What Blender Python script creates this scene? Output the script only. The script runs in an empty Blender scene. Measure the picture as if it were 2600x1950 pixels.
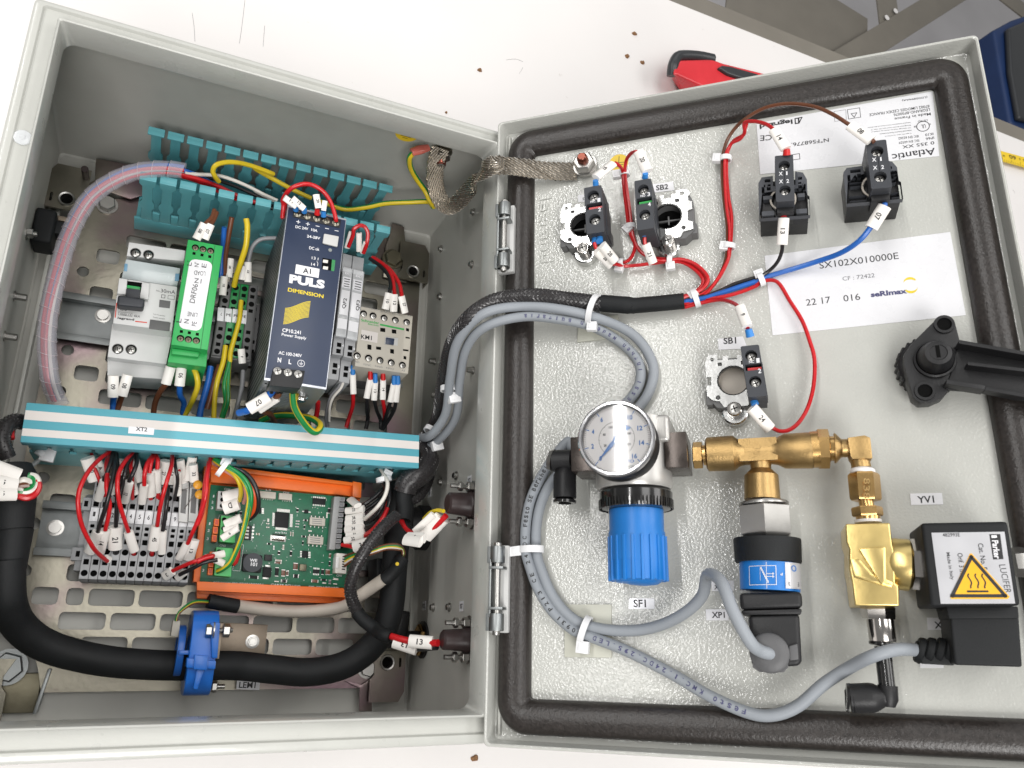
import bpy, bmesh, math, random
from mathutils import Vector, Matrix
random.seed(7)
sc = bpy.context.scene
COL = sc.collection
S = 0.001                                   # everything below is written in millimetres

# ------------------------------------------------------------------ camera
CAM_C = Vector((98.993, 59.515, 613.25))
_r = Vector((2.7787470, 0.1140298, 0.6068837))
CAM_R = Matrix.Rotation(_r.length, 3, _r.normalized())      # rows: right, down, forward
FPX = 2006.4
cd = bpy.data.cameras.new("camera")
cam = bpy.data.objects.new("camera", cd)
COL.objects.link(cam)
cd.sensor_width = 36.0
cd.lens = FPX / 2600 * 36
cd.clip_start = 0.01
cd.clip_end = 60
m3 = Matrix((CAM_R[0], -CAM_R[1], -CAM_R[2])).transposed()
cam.matrix_world = Matrix.Translation(CAM_C * S) @ m3.to_4x4()
cd.dof.use_dof = True
cd.dof.focus_distance = 0.56
cd.dof.aperture_fstop = 24
sc.camera = cam

# ------------------------------------------------------------------ light: a workshop hall
w = bpy.data.worlds.new("World")
sc.world = w
w.use_nodes = True
bg = w.node_tree.nodes["Background"]
bg.inputs[0].default_value = (0.98, 0.98, 0.97, 1)
bg.inputs[1].default_value = 0.27
sc.view_settings.view_transform = 'Standard'
sc.view_settings.look = 'None'
sc.view_settings.exposure = -0.04
sc.view_settings.gamma = 1.0


def lamp(name, loc, target, sx, sy, power, col=(1, 0.985, 0.965)):
    l = bpy.data.lights.new(name, 'AREA')
    l.shape = 'RECTANGLE'
    l.size = sx
    l.size_y = sy
    l.energy = power
    l.color = col
    o = bpy.data.objects.new(name, l)
    COL.objects.link(o)
    loc = Vector(loc)
    z = (loc - Vector(target)).normalized()
    y = Vector((0, 1, 0))
    x = y.cross(z).normalized()
    y = z.cross(x)
    o.matrix_world = Matrix.Translation(loc) @ Matrix((x, y, z)).transposed().to_4x4()


lamp("ceiling_tube_lamp", (-1.78, 1.0, 1.9), (0.35, 0.2, 0.2), 0.02, 2.9, 36)
lamp("overhead_soft_lamp", (0.25, 0.55, 2.3), (0.3, 0.2, 0.1), 0.9, 1.6, 21)
lamp("overhead_soft_lamp", (1.7, 0.5, 2.1), (0.2, 0.2, 0.1), 0.9, 1.6, 20)  # added soft fill from the right to brighten the left inner wall
lamp("overhead_soft_lamp", (-0.1, -1.25, 2.0), (0.2, 0.3, 0.1), 1.1, 0.9, 40)
lamp("window_light", (0.2, 3.0, 1.7), (0.3, 0.2, 0.1), 3.0, 1.4, 12, (0.97, 0.98, 1.0))

# ------------------------------------------------------------------ frames
TH = 0.7397858
class Frame:
    def __init__(s, o, a, b, c):
        s.o = Vector(o); s.M = Matrix((a, b, c))            # rows: axes
        s.W = (Matrix.Translation(s.o * S) @ s.M.transposed().to_4x4())
B = Frame((0, 0, 0), (1, 0, 0), (0, 1, 0), (0, 0, 1))       # the box, lying on its back
D = Frame((283.0, 0, 178.357), (math.cos(TH), 0, math.sin(TH)), (0, 1, 0), (-math.sin(TH), 0, math.cos(TH)))   # the open door
TILE = {'1': (0, 0), '2': (600, 250), '3': (0, 400), '4': (600, 700), '5': (0, 950), '6': (500, 1100), '7': (0, 1425), '8': (600, 1425),
        'd1': (1200, 0), 'd2': (1900, 0), 'd3': (1250, 350), 'd4': (1900, 500), 'd5': (1200, 900), 'd6': (1800, 1000), 'd7': (1200, 1425), 'd8': (1900, 1425)}


def A(t, x, y, h, F=B):
    """survey sheet t, mark (x, y), known height h above the frame's plane -> point in mm"""
    k = 2.765 if t == 'd6' else 3.16
    o = TILE.get(t, (0, 0))
    if t == 's': k = 1
    if t == 'f': k = 0.850769
    X, Y = o[0] + x / k, o[1] + y / k
    d = CAM_R.transposed() @ Vector(((X - 1300) / FPX, (Y - 975) / FPX, 1))
    d = F.M @ d
    c = F.M @ (CAM_C - F.o)
    s = (h - c.z) / d.z
    return c + s * d


# ------------------------------------------------------------------ materials
MATS = {}
def mat(name, col, rough=0.5, metal=0.0, bump=0.0, bscale=400, var=0.05, vscale=60, coat=0.0, alpha=1.0, trans=0.0, rvar=0.1, bdet=2.0, spec=0.5, stretch=None, dirt=None):
    if name in MATS: return MATS[name]
    m = bpy.data.materials.new(name); MATS[name] = m
    m.use_nodes = True
    nt = m.node_tree; b = nt.nodes["Principled BSDF"]
    L = nt.links.new
    b.inputs['Metallic'].default_value = metal
    b.inputs['Coat Weight'].default_value = coat
    b.inputs['Coat Roughness'].default_value = 0.08
    b.inputs['Specular IOR Level'].default_value = spec
    b.inputs['Alpha'].default_value = alpha
    b.inputs['Transmission Weight'].default_value = trans
    tc = nt.nodes.new('ShaderNodeTexCoord')
    src = tc.outputs['Object']
    if stretch:
        mp = nt.nodes.new('ShaderNodeMapping'); mp.inputs['Scale'].default_value = stretch
        L(src, mp.inputs[0]); src = mp.outputs[0]
    n = nt.nodes.new('ShaderNodeTexNoise'); n.inputs['Scale'].default_value = vscale; n.inputs['Detail'].default_value = 4
    L(src, n.inputs['Vector'])
    mx = nt.nodes.new('ShaderNodeMix'); mx.data_type = 'RGBA'
    c = Vector(col)
    lo = c * (1 - var); hi = c * (1 + var)
    mx.inputs[6].default_value = (*lo, 1); mx.inputs[7].default_value = (*[min(1, v) for v in hi], 1)
    rm = nt.nodes.new('ShaderNodeMapRange'); rm.inputs[1].default_value = 0.3; rm.inputs[2].default_value = 0.7
    L(n.outputs[0], rm.inputs[0]); L(rm.outputs[0], mx.inputs[0])
    out = mx.outputs[2]
    if dirt:
        n3 = nt.nodes.new('ShaderNodeTexNoise'); n3.inputs['Scale'].default_value = dirt[1]; n3.inputs['Detail'].default_value = 6
        L(tc.outputs['Object'], n3.inputs['Vector'])
        r3 = nt.nodes.new('ShaderNodeMapRange'); r3.inputs[1].default_value = dirt[2]; r3.inputs[2].default_value = dirt[3]
        L(n3.outputs[0], r3.inputs[0])
        m3_ = nt.nodes.new('ShaderNodeMix'); m3_.data_type = 'RGBA'
        L(r3.outputs[0], m3_.inputs[0]); L(out, m3_.inputs[6]); m3_.inputs[7].default_value = (*dirt[0], 1)
        out = m3_.outputs[2]
    L(out, b.inputs['Base Color'])
    rr = nt.nodes.new('ShaderNodeMapRange'); rr.inputs[3].default_value = max(0.02, rough - rvar); rr.inputs[4].default_value = min(1, rough + rvar)
    L(n.outputs[0], rr.inputs[0]); L(rr.outputs[0], b.inputs['Roughness'])
    if bump:
        n2 = nt.nodes.new('ShaderNodeTexNoise'); n2.inputs['Scale'].default_value = bscale; n2.inputs['Detail'].default_value = bdet
        L(src, n2.inputs['Vector'])
        bp = nt.nodes.new('ShaderNodeBump'); bp.inputs['Strength'].default_value = bump; bp.inputs['Distance'].default_value = 0.0003
        L(n2.outputs[0], bp.inputs['Height']); L(bp.outputs[0], b.inputs['Normal'])
    return m


PAINT = (0.465, 0.468, 0.437)
mat('paint', PAINT, 0.30, bump=0.25, bscale=350, var=0.02, coat=0.25)
mat('paint_peel', PAINT, 0.15, bump=0.65, bscale=700, var=0.02, coat=0.0, bdet=1.0, rvar=.04)
mat('paint_dark', (0.47, 0.465, 0.43), 0.42, bump=0.1, bscale=350, var=0.03)
mat('foam', (0.022, 0.018, 0.016), 0.34, bump=.7, bscale=700, var=0.3, vscale=500, bdet=4)
mat('zinc', (0.23, 0.215, 0.175), 0.34, 1.0, bump=0.25, bscale=300, var=0.22, vscale=25, dirt=((0.20, 0.13, 0.155), 14, 0.48, 0.7))
mat('zinc_dark', (0.17, 0.155, 0.11), 0.45, 1.0, bump=0.2, bscale=500, var=0.2, vscale=60)
mat('galv', (0.30, 0.315, 0.315), 0.42, 1.0, bump=0.15, bscale=300, var=0.08, vscale=80)
mat('steel', (0.44, 0.43, 0.41), 0.34, 1.0, bump=0.1, var=0.06)
mat('chrome', (0.66, 0.66, 0.65), 0.2, 1.0, bump=.1, bscale=300, var=0.03, rvar=0.05)
mat('nickel', (0.55, 0.52, 0.49), 0.14, 1.0, var=0.03, rvar=0.05)
mat('blackmetal', (0.03, 0.03, 0.03), 0.35, var=0.2)
mat('brass', (0.42, 0.28, 0.12), 0.40, 1.0, bump=0.4, bscale=1100, var=0.14, vscale=150, bdet=3)
mat('brass_bright', (0.72, 0.55, 0.22), 0.3, 1.0, bump=0.15, bscale=420, var=0.08, vscale=60, bdet=3)
mat('brass_smooth', (0.60, 0.38, 0.15), 0.24, 1.0, bump=0.1, var=0.08)
mat('black', (0.012, 0.012, 0.013), 0.45, bump=0.3, bscale=900, var=0.15, spec=.35)
mat('black_gloss', (0.012, 0.012, 0.012), 0.18, var=0.1, coat=0.3)
mat('black_matte', (0.010, 0.011, 0.012), 0.6, bump=0.3, bscale=1200, var=0.2, spec=.28)
mat('hole', (0.004, 0.004, 0.004), 0.9, var=0.1, spec=.1)  # near-black that stands in for the shade inside holes, slots and wells
mat('sleeve_mesh', (0.022, 0.020, 0.021), 0.35, var=0.4, vscale=900)
mat('anthracite', (0.040, 0.043, 0.050), 0.48, bump=0.3, bscale=1200, var=0.08, spec=.35)
mat('grey_dark', (0.11, 0.11, 0.11), 0.5, bump=0.2, bscale=900, var=0.1)
mat('grey_block', (0.34, 0.345, 0.355), 0.5, bump=0.25, bscale=800, var=0.05)
mat('grey_light', (0.50, 0.50, 0.49), 0.45, bump=0.15, bscale=900, var=0.03)
mat('breaker', (0.58, 0.58, 0.575), 0.42, bump=0.1, bscale=900, var=0.02)
mat('beige', (0.46, 0.43, 0.37), 0.5, bump=0.15, bscale=900, var=0.03)
mat('teal', (0.10, 0.34, 0.38), 0.42, bump=0.15, bscale=700, var=0.05)
mat('teal_lid', (0.085, 0.33, 0.40), 0.40, bump=0.1, bscale=700, var=0.03)
mat('white_strip', (0.62, 0.58, 0.55), 0.45, var=0.02)
mat('white', (0.72, 0.70, 0.69), 0.45, var=0.02)
mat('sticker', (0.68, 0.68, 0.70), 0.28, var=0.015, coat=0.3)
mat('sleeve', (0.80, 0.77, 0.73), 0.45, var=0.03)
mat('ink', (0.012, 0.012, 0.014), 0.5, var=0.1)
mat('ink_grey', (0.14, 0.14, 0.15), 0.5, var=0.1)
mat('ink_white', (0.70, 0.70, 0.72), 0.5, var=0.03)
mat('ink_blue', (0.02, 0.14, 0.42), 0.5, var=0.05)
mat('ink_navy', (0.05, 0.05, 0.13), 0.5, var=0.05)
mat('ink_yellow', (0.65, 0.50, 0.02), 0.5, var=0.05)
mat('ink_green', (0.02, 0.32, 0.06), 0.5, var=0.05)
mat('ink_red', (0.6, 0.05, 0.02), 0.5, var=0.05)
mat('navy', (0.014, 0.026, 0.062), 0.36, bump=0.1, bscale=900, var=0.04)
mat('green', (0.025, 0.36, 0.085), 0.40, bump=0.1, bscale=900, var=0.04)
mat('green_term', (0.07, 0.42, 0.12), 0.45, var=0.05)
mat('pcb', (0.004, 0.12, 0.055), 0.38, bump=0.2, bscale=1500, var=0.15, vscale=300)
mat('orange', (0.78, 0.15, 0.012), 0.40, bump=0.1, var=0.04)
mat('blue_part', (0.008, 0.115, 0.46), 0.32, bump=0.1, var=0.05)
mat('knob_blue', (0.010, 0.16, 0.50), 0.40, bump=0.15, bscale=900, var=0.04)
mat('cable_grey', (0.26, 0.28, 0.305), 0.5, bump=0.1, bscale=500, var=0.03, spec=.35)
mat('cable_beige', (0.50, 0.45, 0.39), 0.5, var=0.04)
mat('w_red', (0.50, 0.010, 0.014), 0.30, var=0.1)
mat('w_black', (0.014, 0.013, 0.014), 0.30, var=0.1)
mat('w_blue', (0.015, 0.11, 0.42), 0.30, var=0.1)
mat('w_brown', (0.13, 0.045, 0.02), 0.32, var=0.1)
mat('w_yellow', (0.62, 0.46, 0.02), 0.32, var=0.08)
mat('w_green', (0.01, 0.20, 0.05), 0.32, var=0.08)
mat('w_white', (0.66, 0.63, 0.58), 0.32, var=0.05)
mat('w_orange', (0.62, 0.08, 0.015), 0.32, var=0.05)
mat('w_grey', (0.22, 0.22, 0.23), 0.35, var=0.05)
mat('w_pink', (0.62, 0.28, 0.26), 0.35, var=0.05)
mat('ferrule_blue', (0.03, 0.20, 0.55), 0.35, var=0.05)
mat('ferrule_red', (0.55, 0.012, 0.012), 0.35, var=0.05)
mat('ferrule_grey', (0.2, 0.22, 0.22), 0.35, var=0.05)
mat('nylon', (0.74, 0.74, 0.75), 0.38, var=0.02)
mat('mount_pad', (0.50, 0.50, 0.43), 0.45, var=0.03)
mat('clear', (0.62, 0.60, 0.68), 0.25, var=0.02, alpha=0.34)
mat('braid_core', (0.22, 0.19, 0.15), 0.5, 0.8, var=.2)
def glass_mat():
    m = bpy.data.materials.new('glass'); MATS['glass'] = m; m.use_nodes = True; nt = m.node_tree; nt.nodes.remove(nt.nodes["Principled BSDF"])
    t = nt.nodes.new('ShaderNodeBsdfTransparent'); g = nt.nodes.new('ShaderNodeBsdfGlossy'); g.inputs['Roughness'].default_value = 0.04
    f = nt.nodes.new('ShaderNodeFresnel'); f.inputs[0].default_value = 1.5; x = nt.nodes.new('ShaderNodeMixShader')
    nt.links.new(f.outputs[0], x.inputs[0]); nt.links.new(t.outputs[0], x.inputs[1]); nt.links.new(g.outputs[0], x.inputs[2])
    nt.links.new(x.outputs[0], nt.nodes['Material Output'].inputs[0])
glass_mat()
mat('lens_clear', (0.80, 0.82, 0.84), 0.12, var=0.02, alpha=0.5)
mat('braid', (0.68, 0.63, 0.56), 0.28, 1.0, var=0.2, vscale=500)
mat('label_alu', (0.52, 0.52, 0.54), 0.32, 0.3, var=0.02)
mat('amber', (0.68, 0.30, 0.02), 0.35, var=0.05)
mat('hazard', (0.82, 0.42, 0.012), 0.4, var=0.03)
mat('brown_cap', (0.030, 0.018, 0.018), 0.42, var=0.1)
mat('red_tool', (0.62, 0.03, 0.04), 0.30, var=0.05)
mat('table', (0.74, 0.715, 0.70), 0.42, bump=0.25, bscale=40, var=0.02, vscale=8, dirt=((0.60, 0.57, 0.54), 120, 0.72, 0.82))
mat('debris', (0.22, 0.11, 0.045), 0.8, bump=1.0, bscale=900, var=0.5, vscale=800)
mat('floor', (0.42, 0.41, 0.42), 0.6, var=0.1, vscale=3)
mat('frame_grey', (0.17, 0.155, 0.13), 0.5, var=0.06, vscale=20)
mat('crate_blue', (0.008, 0.028, 0.10), 0.5, var=0.1, vscale=20)
mat('tape_yellow', (0.72, 0.50, 0.02), 0.4, var=0.05)
mat('cap_metal', (0.35, 0.35, 0.34), 0.4, 0.8, var=0.1)
mat('alu_silver', (.44, .43, .41), .32, .45, bump=.2, bscale=1500, var=.05)
mat('red_print', (0.55, 0.02, 0.02), 0.5)


# ------------------------------------------------------------------ mesh builder
class MB:
    def __init__(s, *mats):
        s.v = []; s.f = []; s.mi = []; s.mats = list(mats); s.m = 0; s.X = None
    def use(s, name):
        if name not in s.mats: s.mats.append(name)
        s.m = s.mats.index(name); return s
    def pt(s, p):
        p = Vector(p)
        if s.X: p = s.X @ p
        s.v.append(p); return len(s.v) - 1
    def face(s, idx):
        s.f.append(tuple(idx)); s.mi.append(s.m)
    def hexa(s, lo, hi):
        n = len(lo); i = [s.pt(p) for p in lo]; j = [s.pt(p) for p in hi]
        s.face(i[::-1]); s.face(j)
        for k in range(n): s.face((i[k], i[(k + 1) % n], j[(k + 1) % n], j[k]))
        return s
    def box(s, a0, a1, b0, b1, c0, c1):
        a0, a1 = min(a0, a1), max(a0, a1); b0, b1 = min(b0, b1), max(b0, b1); c0, c1 = min(c0, c1), max(c0, c1)
        q = [(a0, b0), (a1, b0), (a1, b1), (a0, b1)]
        return s.prism(q, c0, c1)
    def prism(s, q, c0, c1):
        ar = sum(q[i][0] * q[(i + 1) % len(q)][1] - q[(i + 1) % len(q)][0] * q[i][1] for i in range(len(q)))
        if ar < 0: q = q[::-1]
        return s.hexa([(x, y, c0) for x, y in [(p[0], p[1]) for p in q]], [(x, y, c1) for x, y in [(p[0], p[1]) for p in q]])
    def frame_of(s, d):
        d = Vector(d).normalized()
        u = d.orthogonal().normalized() if abs(d.z) > .95 else Vector((0, 0, 1)).cross(d).normalized()
        return d, u, d.cross(u)
    def lathe(s, p0, axis, prof, n=24, phase=0, caps=True):
        p0 = Vector(p0); d, u, v = s.frame_of(axis); rings = []
        for t, r in prof:
            rings.append([s.pt(p0 + d * t + (u * math.cos(2 * math.pi * (k + phase) / n) + v * math.sin(2 * math.pi * (k + phase) / n)) * r) for k in range(n)])
        for a, b in zip(rings, rings[1:]):
            for k in range(n): s.face((a[k], a[(k + 1) % n], b[(k + 1) % n], b[k]))
        if caps: s.face(rings[0][::-1]); s.face(rings[-1])
        return s
    def cyl(s, p0, p1, r0, r1=None, n=20, phase=0):
        p0 = Vector(p0); p1 = Vector(p1)
        return s.lathe(p0, p1 - p0, [(0, r0), ((p1 - p0).length, r0 if r1 is None else r1)], n, phase)
    def hexnut(s, p0, axis, t, r, hole=0):
        return s.lathe(p0, axis, [(0, r * .93), (r * .07, r), (t - r * .1, r), (t, r * .9)], 6)
    def tube(s, pts, r, n=10, ry=None, up=None, caps=True, m2=None, frac=.4):
        pts = [Vector(p) for p in pts]; rings = []; u = None
        N = len(pts)
        for i, p in enumerate(pts):
            t = (pts[min(i + 1, N - 1)] - pts[max(i - 1, 0)]).normalized()
            if up is not None:
                v = Vector(up); v = (v - t * v.dot(t)).normalized(); u = v.cross(t).normalized() * -1
                u = t.cross(v).normalized()
            else:
                if u is None: u = t.orthogonal().normalized()
                u = (u - t * u.dot(t)).normalized(); v = t.cross(u)
            rr = r[i] if isinstance(r, (list, tuple)) else r
            r2 = rr if ry is None else (ry[i] if isinstance(ry, (list, tuple)) else ry)
            rings.append([s.pt(p + u * math.cos(2 * math.pi * k / n) * rr + v * math.sin(2 * math.pi * k / n) * r2) for k in range(n)])
        m1 = s.m
        for a, b in zip(rings, rings[1:]):
            for k in range(n):
                if m2: s.use(m2) if (k / n) % .5 < frac * .5 else setattr(s, 'm', m1)
                s.face((a[k], a[(k + 1) % n], b[(k + 1) % n], b[k]))
        s.m = m1
        if caps: s.face(rings[0][::-1]); s.face(rings[-1])
        return s
    def loops(s, L, n=6, fill0=False, fill1=False, closed=False):
        """L: list of (a0,a1,b0,b1,radius,c) rounded rectangles, joined into a skin"""
        rings = []
        for a0, a1, b0, b1, r, c in L:
            ring = []
            for cx, cy, q in ((a1 - r, b1 - r, 0), (a0 + r, b1 - r, 1), (a0 + r, b0 + r, 2), (a1 - r, b0 + r, 3)):
                for k in range(n + 1):
                    t = (q + k / n) * math.pi / 2
                    ring.append(s.pt((cx + r * math.cos(t), cy + r * math.sin(t), c)))
            rings.append(ring)
        m = len(rings[0])
        prs = list(zip(rings, rings[1:]))
        if closed: prs.append((rings[-1], rings[0]))
        for a, b in prs:
            for k in range(m): s.face((a[k], a[(k + 1) % m], b[(k + 1) % m], b[k]))
        if fill0: s.face(rings[0][::-1])
        if fill1: s.face(rings[-1])
        return s
    def mesh(s, name, base=(0, 0, 0), bevel=0, seg=2, smooth=True):
        me = bpy.data.meshes.new(name)
        b = Vector(base)
        me.from_pydata([(p - b) * S for p in s.v], [], s.f)
        for nm in s.mats: me.materials.append(MATS[nm])
        me.polygons.foreach_set('material_index', s.mi)
        bm = bmesh.new(); bm.from_mesh(me)
        bmesh.ops.recalc_face_normals(bm, faces=bm.faces)
        if bevel:
            es = [e for e in bm.edges if len(e.link_faces) == 2 and e.calc_face_angle(0) > 0.6]
            bmesh.ops.bevel(bm, geom=es, offset=bevel * S, segments=seg, profile=0.6, affect='EDGES', clamp_overlap=True)
        bm.to_mesh(me); bm.free()
        if smooth:
            me.polygons.foreach_set('use_smooth', [True] * len(me.polygons))
            me.set_sharp_from_angle(angle=math.radians(38))
        return me


def props(o, label=None, cat=None, group=None, kind=None):
    if label: o['label'] = label
    if cat: o['category'] = cat
    if group: o['group'] = group
    if kind: o['kind'] = kind
    return o


class Thing:
    """an Empty in frame F at base; parts are its children"""
    def __init__(s, name, label, cat, base, F=B, group=None, kind=None):
        s.F = F; s.base = Vector(base)
        s.o = bpy.data.objects.new(name, None); COL.objects.link(s.o)
        s.o.empty_display_size = 0.01
        s.o.matrix_world = F.W @ Matrix.Translation(s.base * S)
        props(s.o, label, cat, group, kind)
    def part(s, name, mb, bevel=0, parent=None, seg=2, smooth=True, label=None, kind=None):
        me = mb.mesh(name, s.base, bevel, seg, smooth)
        return s.link(name, me, parent, label, kind)
    def link(s, name, me, parent=None, label=None, kind=None):
        o = bpy.data.objects.new(name, me); COL.objects.link(o)
        o.parent = parent or s.o
        props(o, label, kind=kind)
        return o
    def place(s, name, me, at, parent=None, rz=0):
        """a shared mesh placed at `at` (frame mm)"""
        o = s.link(name, me, parent)
        o.location = (Vector(at) - s.base) * S
        if rz: o.rotation_euler = (0, 0, rz)
        return o


def single(name, label, cat, mb, F=B, base=None, group=None, bevel=0, kind=None):
    """a thing that is one mesh"""
    if base is None:
        base = Vector((sum(p.x for p in mb.v), sum(p.y for p in mb.v), 0)) / len(mb.v); base.z = min(p.z for p in mb.v)
    t = Thing.__new__(Thing); t.F = F; t.base = Vector(base)
    me = mb.mesh(name, base, bevel)
    t.o = bpy.data.objects.new(name, me); COL.objects.link(t.o)
    t.o.matrix_world = F.W @ Matrix.Translation(t.base * S)
    props(t.o, label, cat, group, kind)
    return t


_tc = {}
def textmesh(s, bold=0.0):
    k = (s, bold)
    if k not in _tc:
        cu = bpy.data.curves.new('t', 'FONT'); cu.body = s; cu.resolution_u = 3; cu.offset = bold
        o = bpy.data.objects.new('t', cu)
        me = bpy.data.meshes.new_from_object(o)
        vs = [v.co.copy() for v in me.vertices]; fs = [tuple(p.vertices) for p in me.polygons]
        bpy.data.objects.remove(o); bpy.data.curves.remove(cu); bpy.data.meshes.remove(me)
        x0 = min(v.x for v in vs); x1 = max(v.x for v in vs); y0 = min(v.y for v in vs); y1 = max(v.y for v in vs)
        _tc[k] = (vs, fs, x0, x1, y0, y1)
    return _tc[k]


def text(th, s, p0, p1, m='ink', hh=None, parent=None, bold=0.018, lift=0.12, up=(0, 0, 1), name='lettering', mb=None):
    """flat lettering from p0 to p1 along the baseline; hh = cap height in mm; up = surface normal"""
    vs, fs, x0, x1, y0, y1 = textmesh(s, bold)
    p0 = Vector(p0); p1 = Vector(p1); d = p1 - p0; L = d.length; d.normalize()
    up = Vector(up).normalized(); n = up.cross(d).normalized(); up2 = d.cross(n)
    sx = L / (x1 - x0); sy = sx if hh is None else hh / (y1 - y0)
    own = mb is None
    if own: mb = MB(m)
    else: mb.use(m)
    i0 = len(mb.v)
    for v in vs: mb.pt(p0 + d * (v.x - x0) * sx + n * (v.y - y0) * sy + up2 * lift)
    for f in fs: mb.face([i0 + k for k in f])
    if own: return th.part(name, mb, parent=parent, smooth=False)


def smooth_path(pts, k=6):
    P = [Vector(p) for p in pts]
    if len(P) < 3: return P
    Q = [P[0] * 2 - P[1]] + P + [P[-1] * 2 - P[-2]]
    out = []
    for i in range(1, len(Q) - 2):
        p0, p1, p2, p3 = Q[i - 1:i + 3]
        for j in range(k):
            t = j / k
            out.append(0.5 * ((2 * p1) + (p2 - p0) * t + (2 * p0 - 5 * p1 + 4 * p2 - p3) * t * t + (3 * p1 - p0 - 3 * p2 + p3) * t ** 3))
    out.append(P[-1])
    return out


def plate_mesh(mb, outline, holes, c0, c1):
    """flat plate with holes (lists of 2-D points), real thickness"""
    cu = bpy.data.curves.new('p', 'CURVE'); cu.dimensions = '2D'; cu.fill_mode = 'BOTH'
    cu.extrude = (c1 - c0) / 2
    for poly in [outline] + holes:
        sp = cu.splines.new('POLY'); sp.points.add(len(poly) - 1); sp.use_cyclic_u = True
        for k, p in enumerate(poly): sp.points[k].co = (p[0], p[1], 0, 1)
    o = bpy.data.objects.new('p', cu)
    me = bpy.data.meshes.new_from_object(o)
    i0 = len(mb.v); cz = (c0 + c1) / 2
    for v in me.vertices: mb.pt((v.co.x, v.co.y, v.co.z + cz))
    for p in me.polygons: mb.face([i0 + k for k in p.vertices])
    bpy.data.objects.remove(o); bpy.data.curves.remove(cu); bpy.data.meshes.remove(me)
    return mb


def rrect(a0, a1, b0, b1, r, n=3):
    out = []
    for cx, cy, q in ((a1 - r, b1 - r, 0), (a0 + r, b1 - r, 1), (a0 + r, b0 + r, 2), (a1 - r, b0 + r, 3)):
        for k in range(n + 1):
            t = (q + k / n) * math.pi / 2
            out.append((cx + r * math.cos(t), cy + r * math.sin(t)))
    return out


def circ(a, b, r, n=16, ph=0):
    return [(a + r * math.cos(2 * math.pi * k / n + ph), b + r * math.sin(2 * math.pi * k / n + ph)) for k in range(n)]


def P3(sp, F):
    """(sheet, x, y, height[, frame]) -> point in frame F"""
    G = sp[4] if len(sp) > 4 else F
    p = A(sp[0], sp[1], sp[2], sp[3], G)
    if G is F: return p
    return F.M @ (G.o + G.M.transposed() @ p - F.o)


def wire(label, color, sps, r=1.15, F=B, name='wire', cat='wire', group=None, n=8, k=6, m2=None, up=None, ry=None):
    pts = smooth_path([P3(s_, F) for s_ in sps], k)
    mb = MB(color).tube(pts, r, n, m2=m2, up=up, ry=ry)
    t = single(name, label, cat, mb, F, base=pts[0], group=group)
    t.path = pts
    return t


def sleeve(th, t, q0, q1, h0, h1=None, s='', w=5.4, F=None, flat=.55, flip=False, parent=None, tone='sleeve'):
    """flattened marker sleeve between two marks; s printed on it"""
    F = F or th.F
    p0 = A(t, q0[0], q0[1], h0, F); p1 = A(t, q1[0], q1[1], h0 if h1 is None else h1, F)
    mb = MB(tone).tube([p0, p1], w / 2, 14, ry=w / 2 * flat, up=(0, 0, 1))
    o = th.part('marker_sleeve', mb, parent=parent)
    if s:
        d = (p1 - p0); L = d.length; d.normalize(); up = Vector((0, 0, 1)); up = (up - d * d.z).normalized()
        side = up.cross(d)
        m = (p0 + p1) / 2 + up * (w / 2 * flat)
        hh = w * .42; wd = hh * .62 * len(s)
        if flip: d = -d; side = -side
        text(th, s, m - d * wd / 2 - side * hh / 2, m + d * wd / 2 - side * hh / 2, 'ink', hh, parent=o, lift=.12)
    return o


def ferrule(th, t, q0, q1, h0, h1=None, m='ferrule_blue', r=1.7, parent=None, F=None):
    F = F or th.F
    p0 = A(t, q0[0], q0[1], h0, F); p1 = A(t, q1[0], q1[1], h0 if h1 is None else h1, F)
    return th.part('ferrule', MB(m).cyl(p0, p1, r * .85, r, 12), parent=parent)


def lathe2(mb, t, prs, c0, F=D, n=28, phase=0):
    """turned part from its two outlines: (xa, ya, xb, yb) marks of opposite edges at the axis height c0"""
    C_ = []; R_ = []
    for xa, ya, xb, yb in prs:
        a = A(t, xa, ya, c0, F); b = A(t, xb, yb, c0, F)
        C_.append((a + b) / 2); R_.append((a - b).length / 2)
    d = (C_[-1] - C_[0]).normalized()
    return mb.lathe(C_[0], d, [((c - C_[0]).dot(d), r) for c, r in zip(C_, R_)], n, phase)


def quad(mb, t, picks, c1, c0, F=B):
    q = [A(t, x, y, c1, F) for x, y in picks]
    return mb.prism([(p.x, p.y) for p in q], c0, c1)


def rect(t, x0, y0, x1, y1, c, F=B):
    p = A(t, x0, y0, c, F); q = A(t, x1, y1, c, F)
    return min(p.x, q.x), max(p.x, q.x), min(p.y, q.y), max(p.y, q.y)


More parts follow.
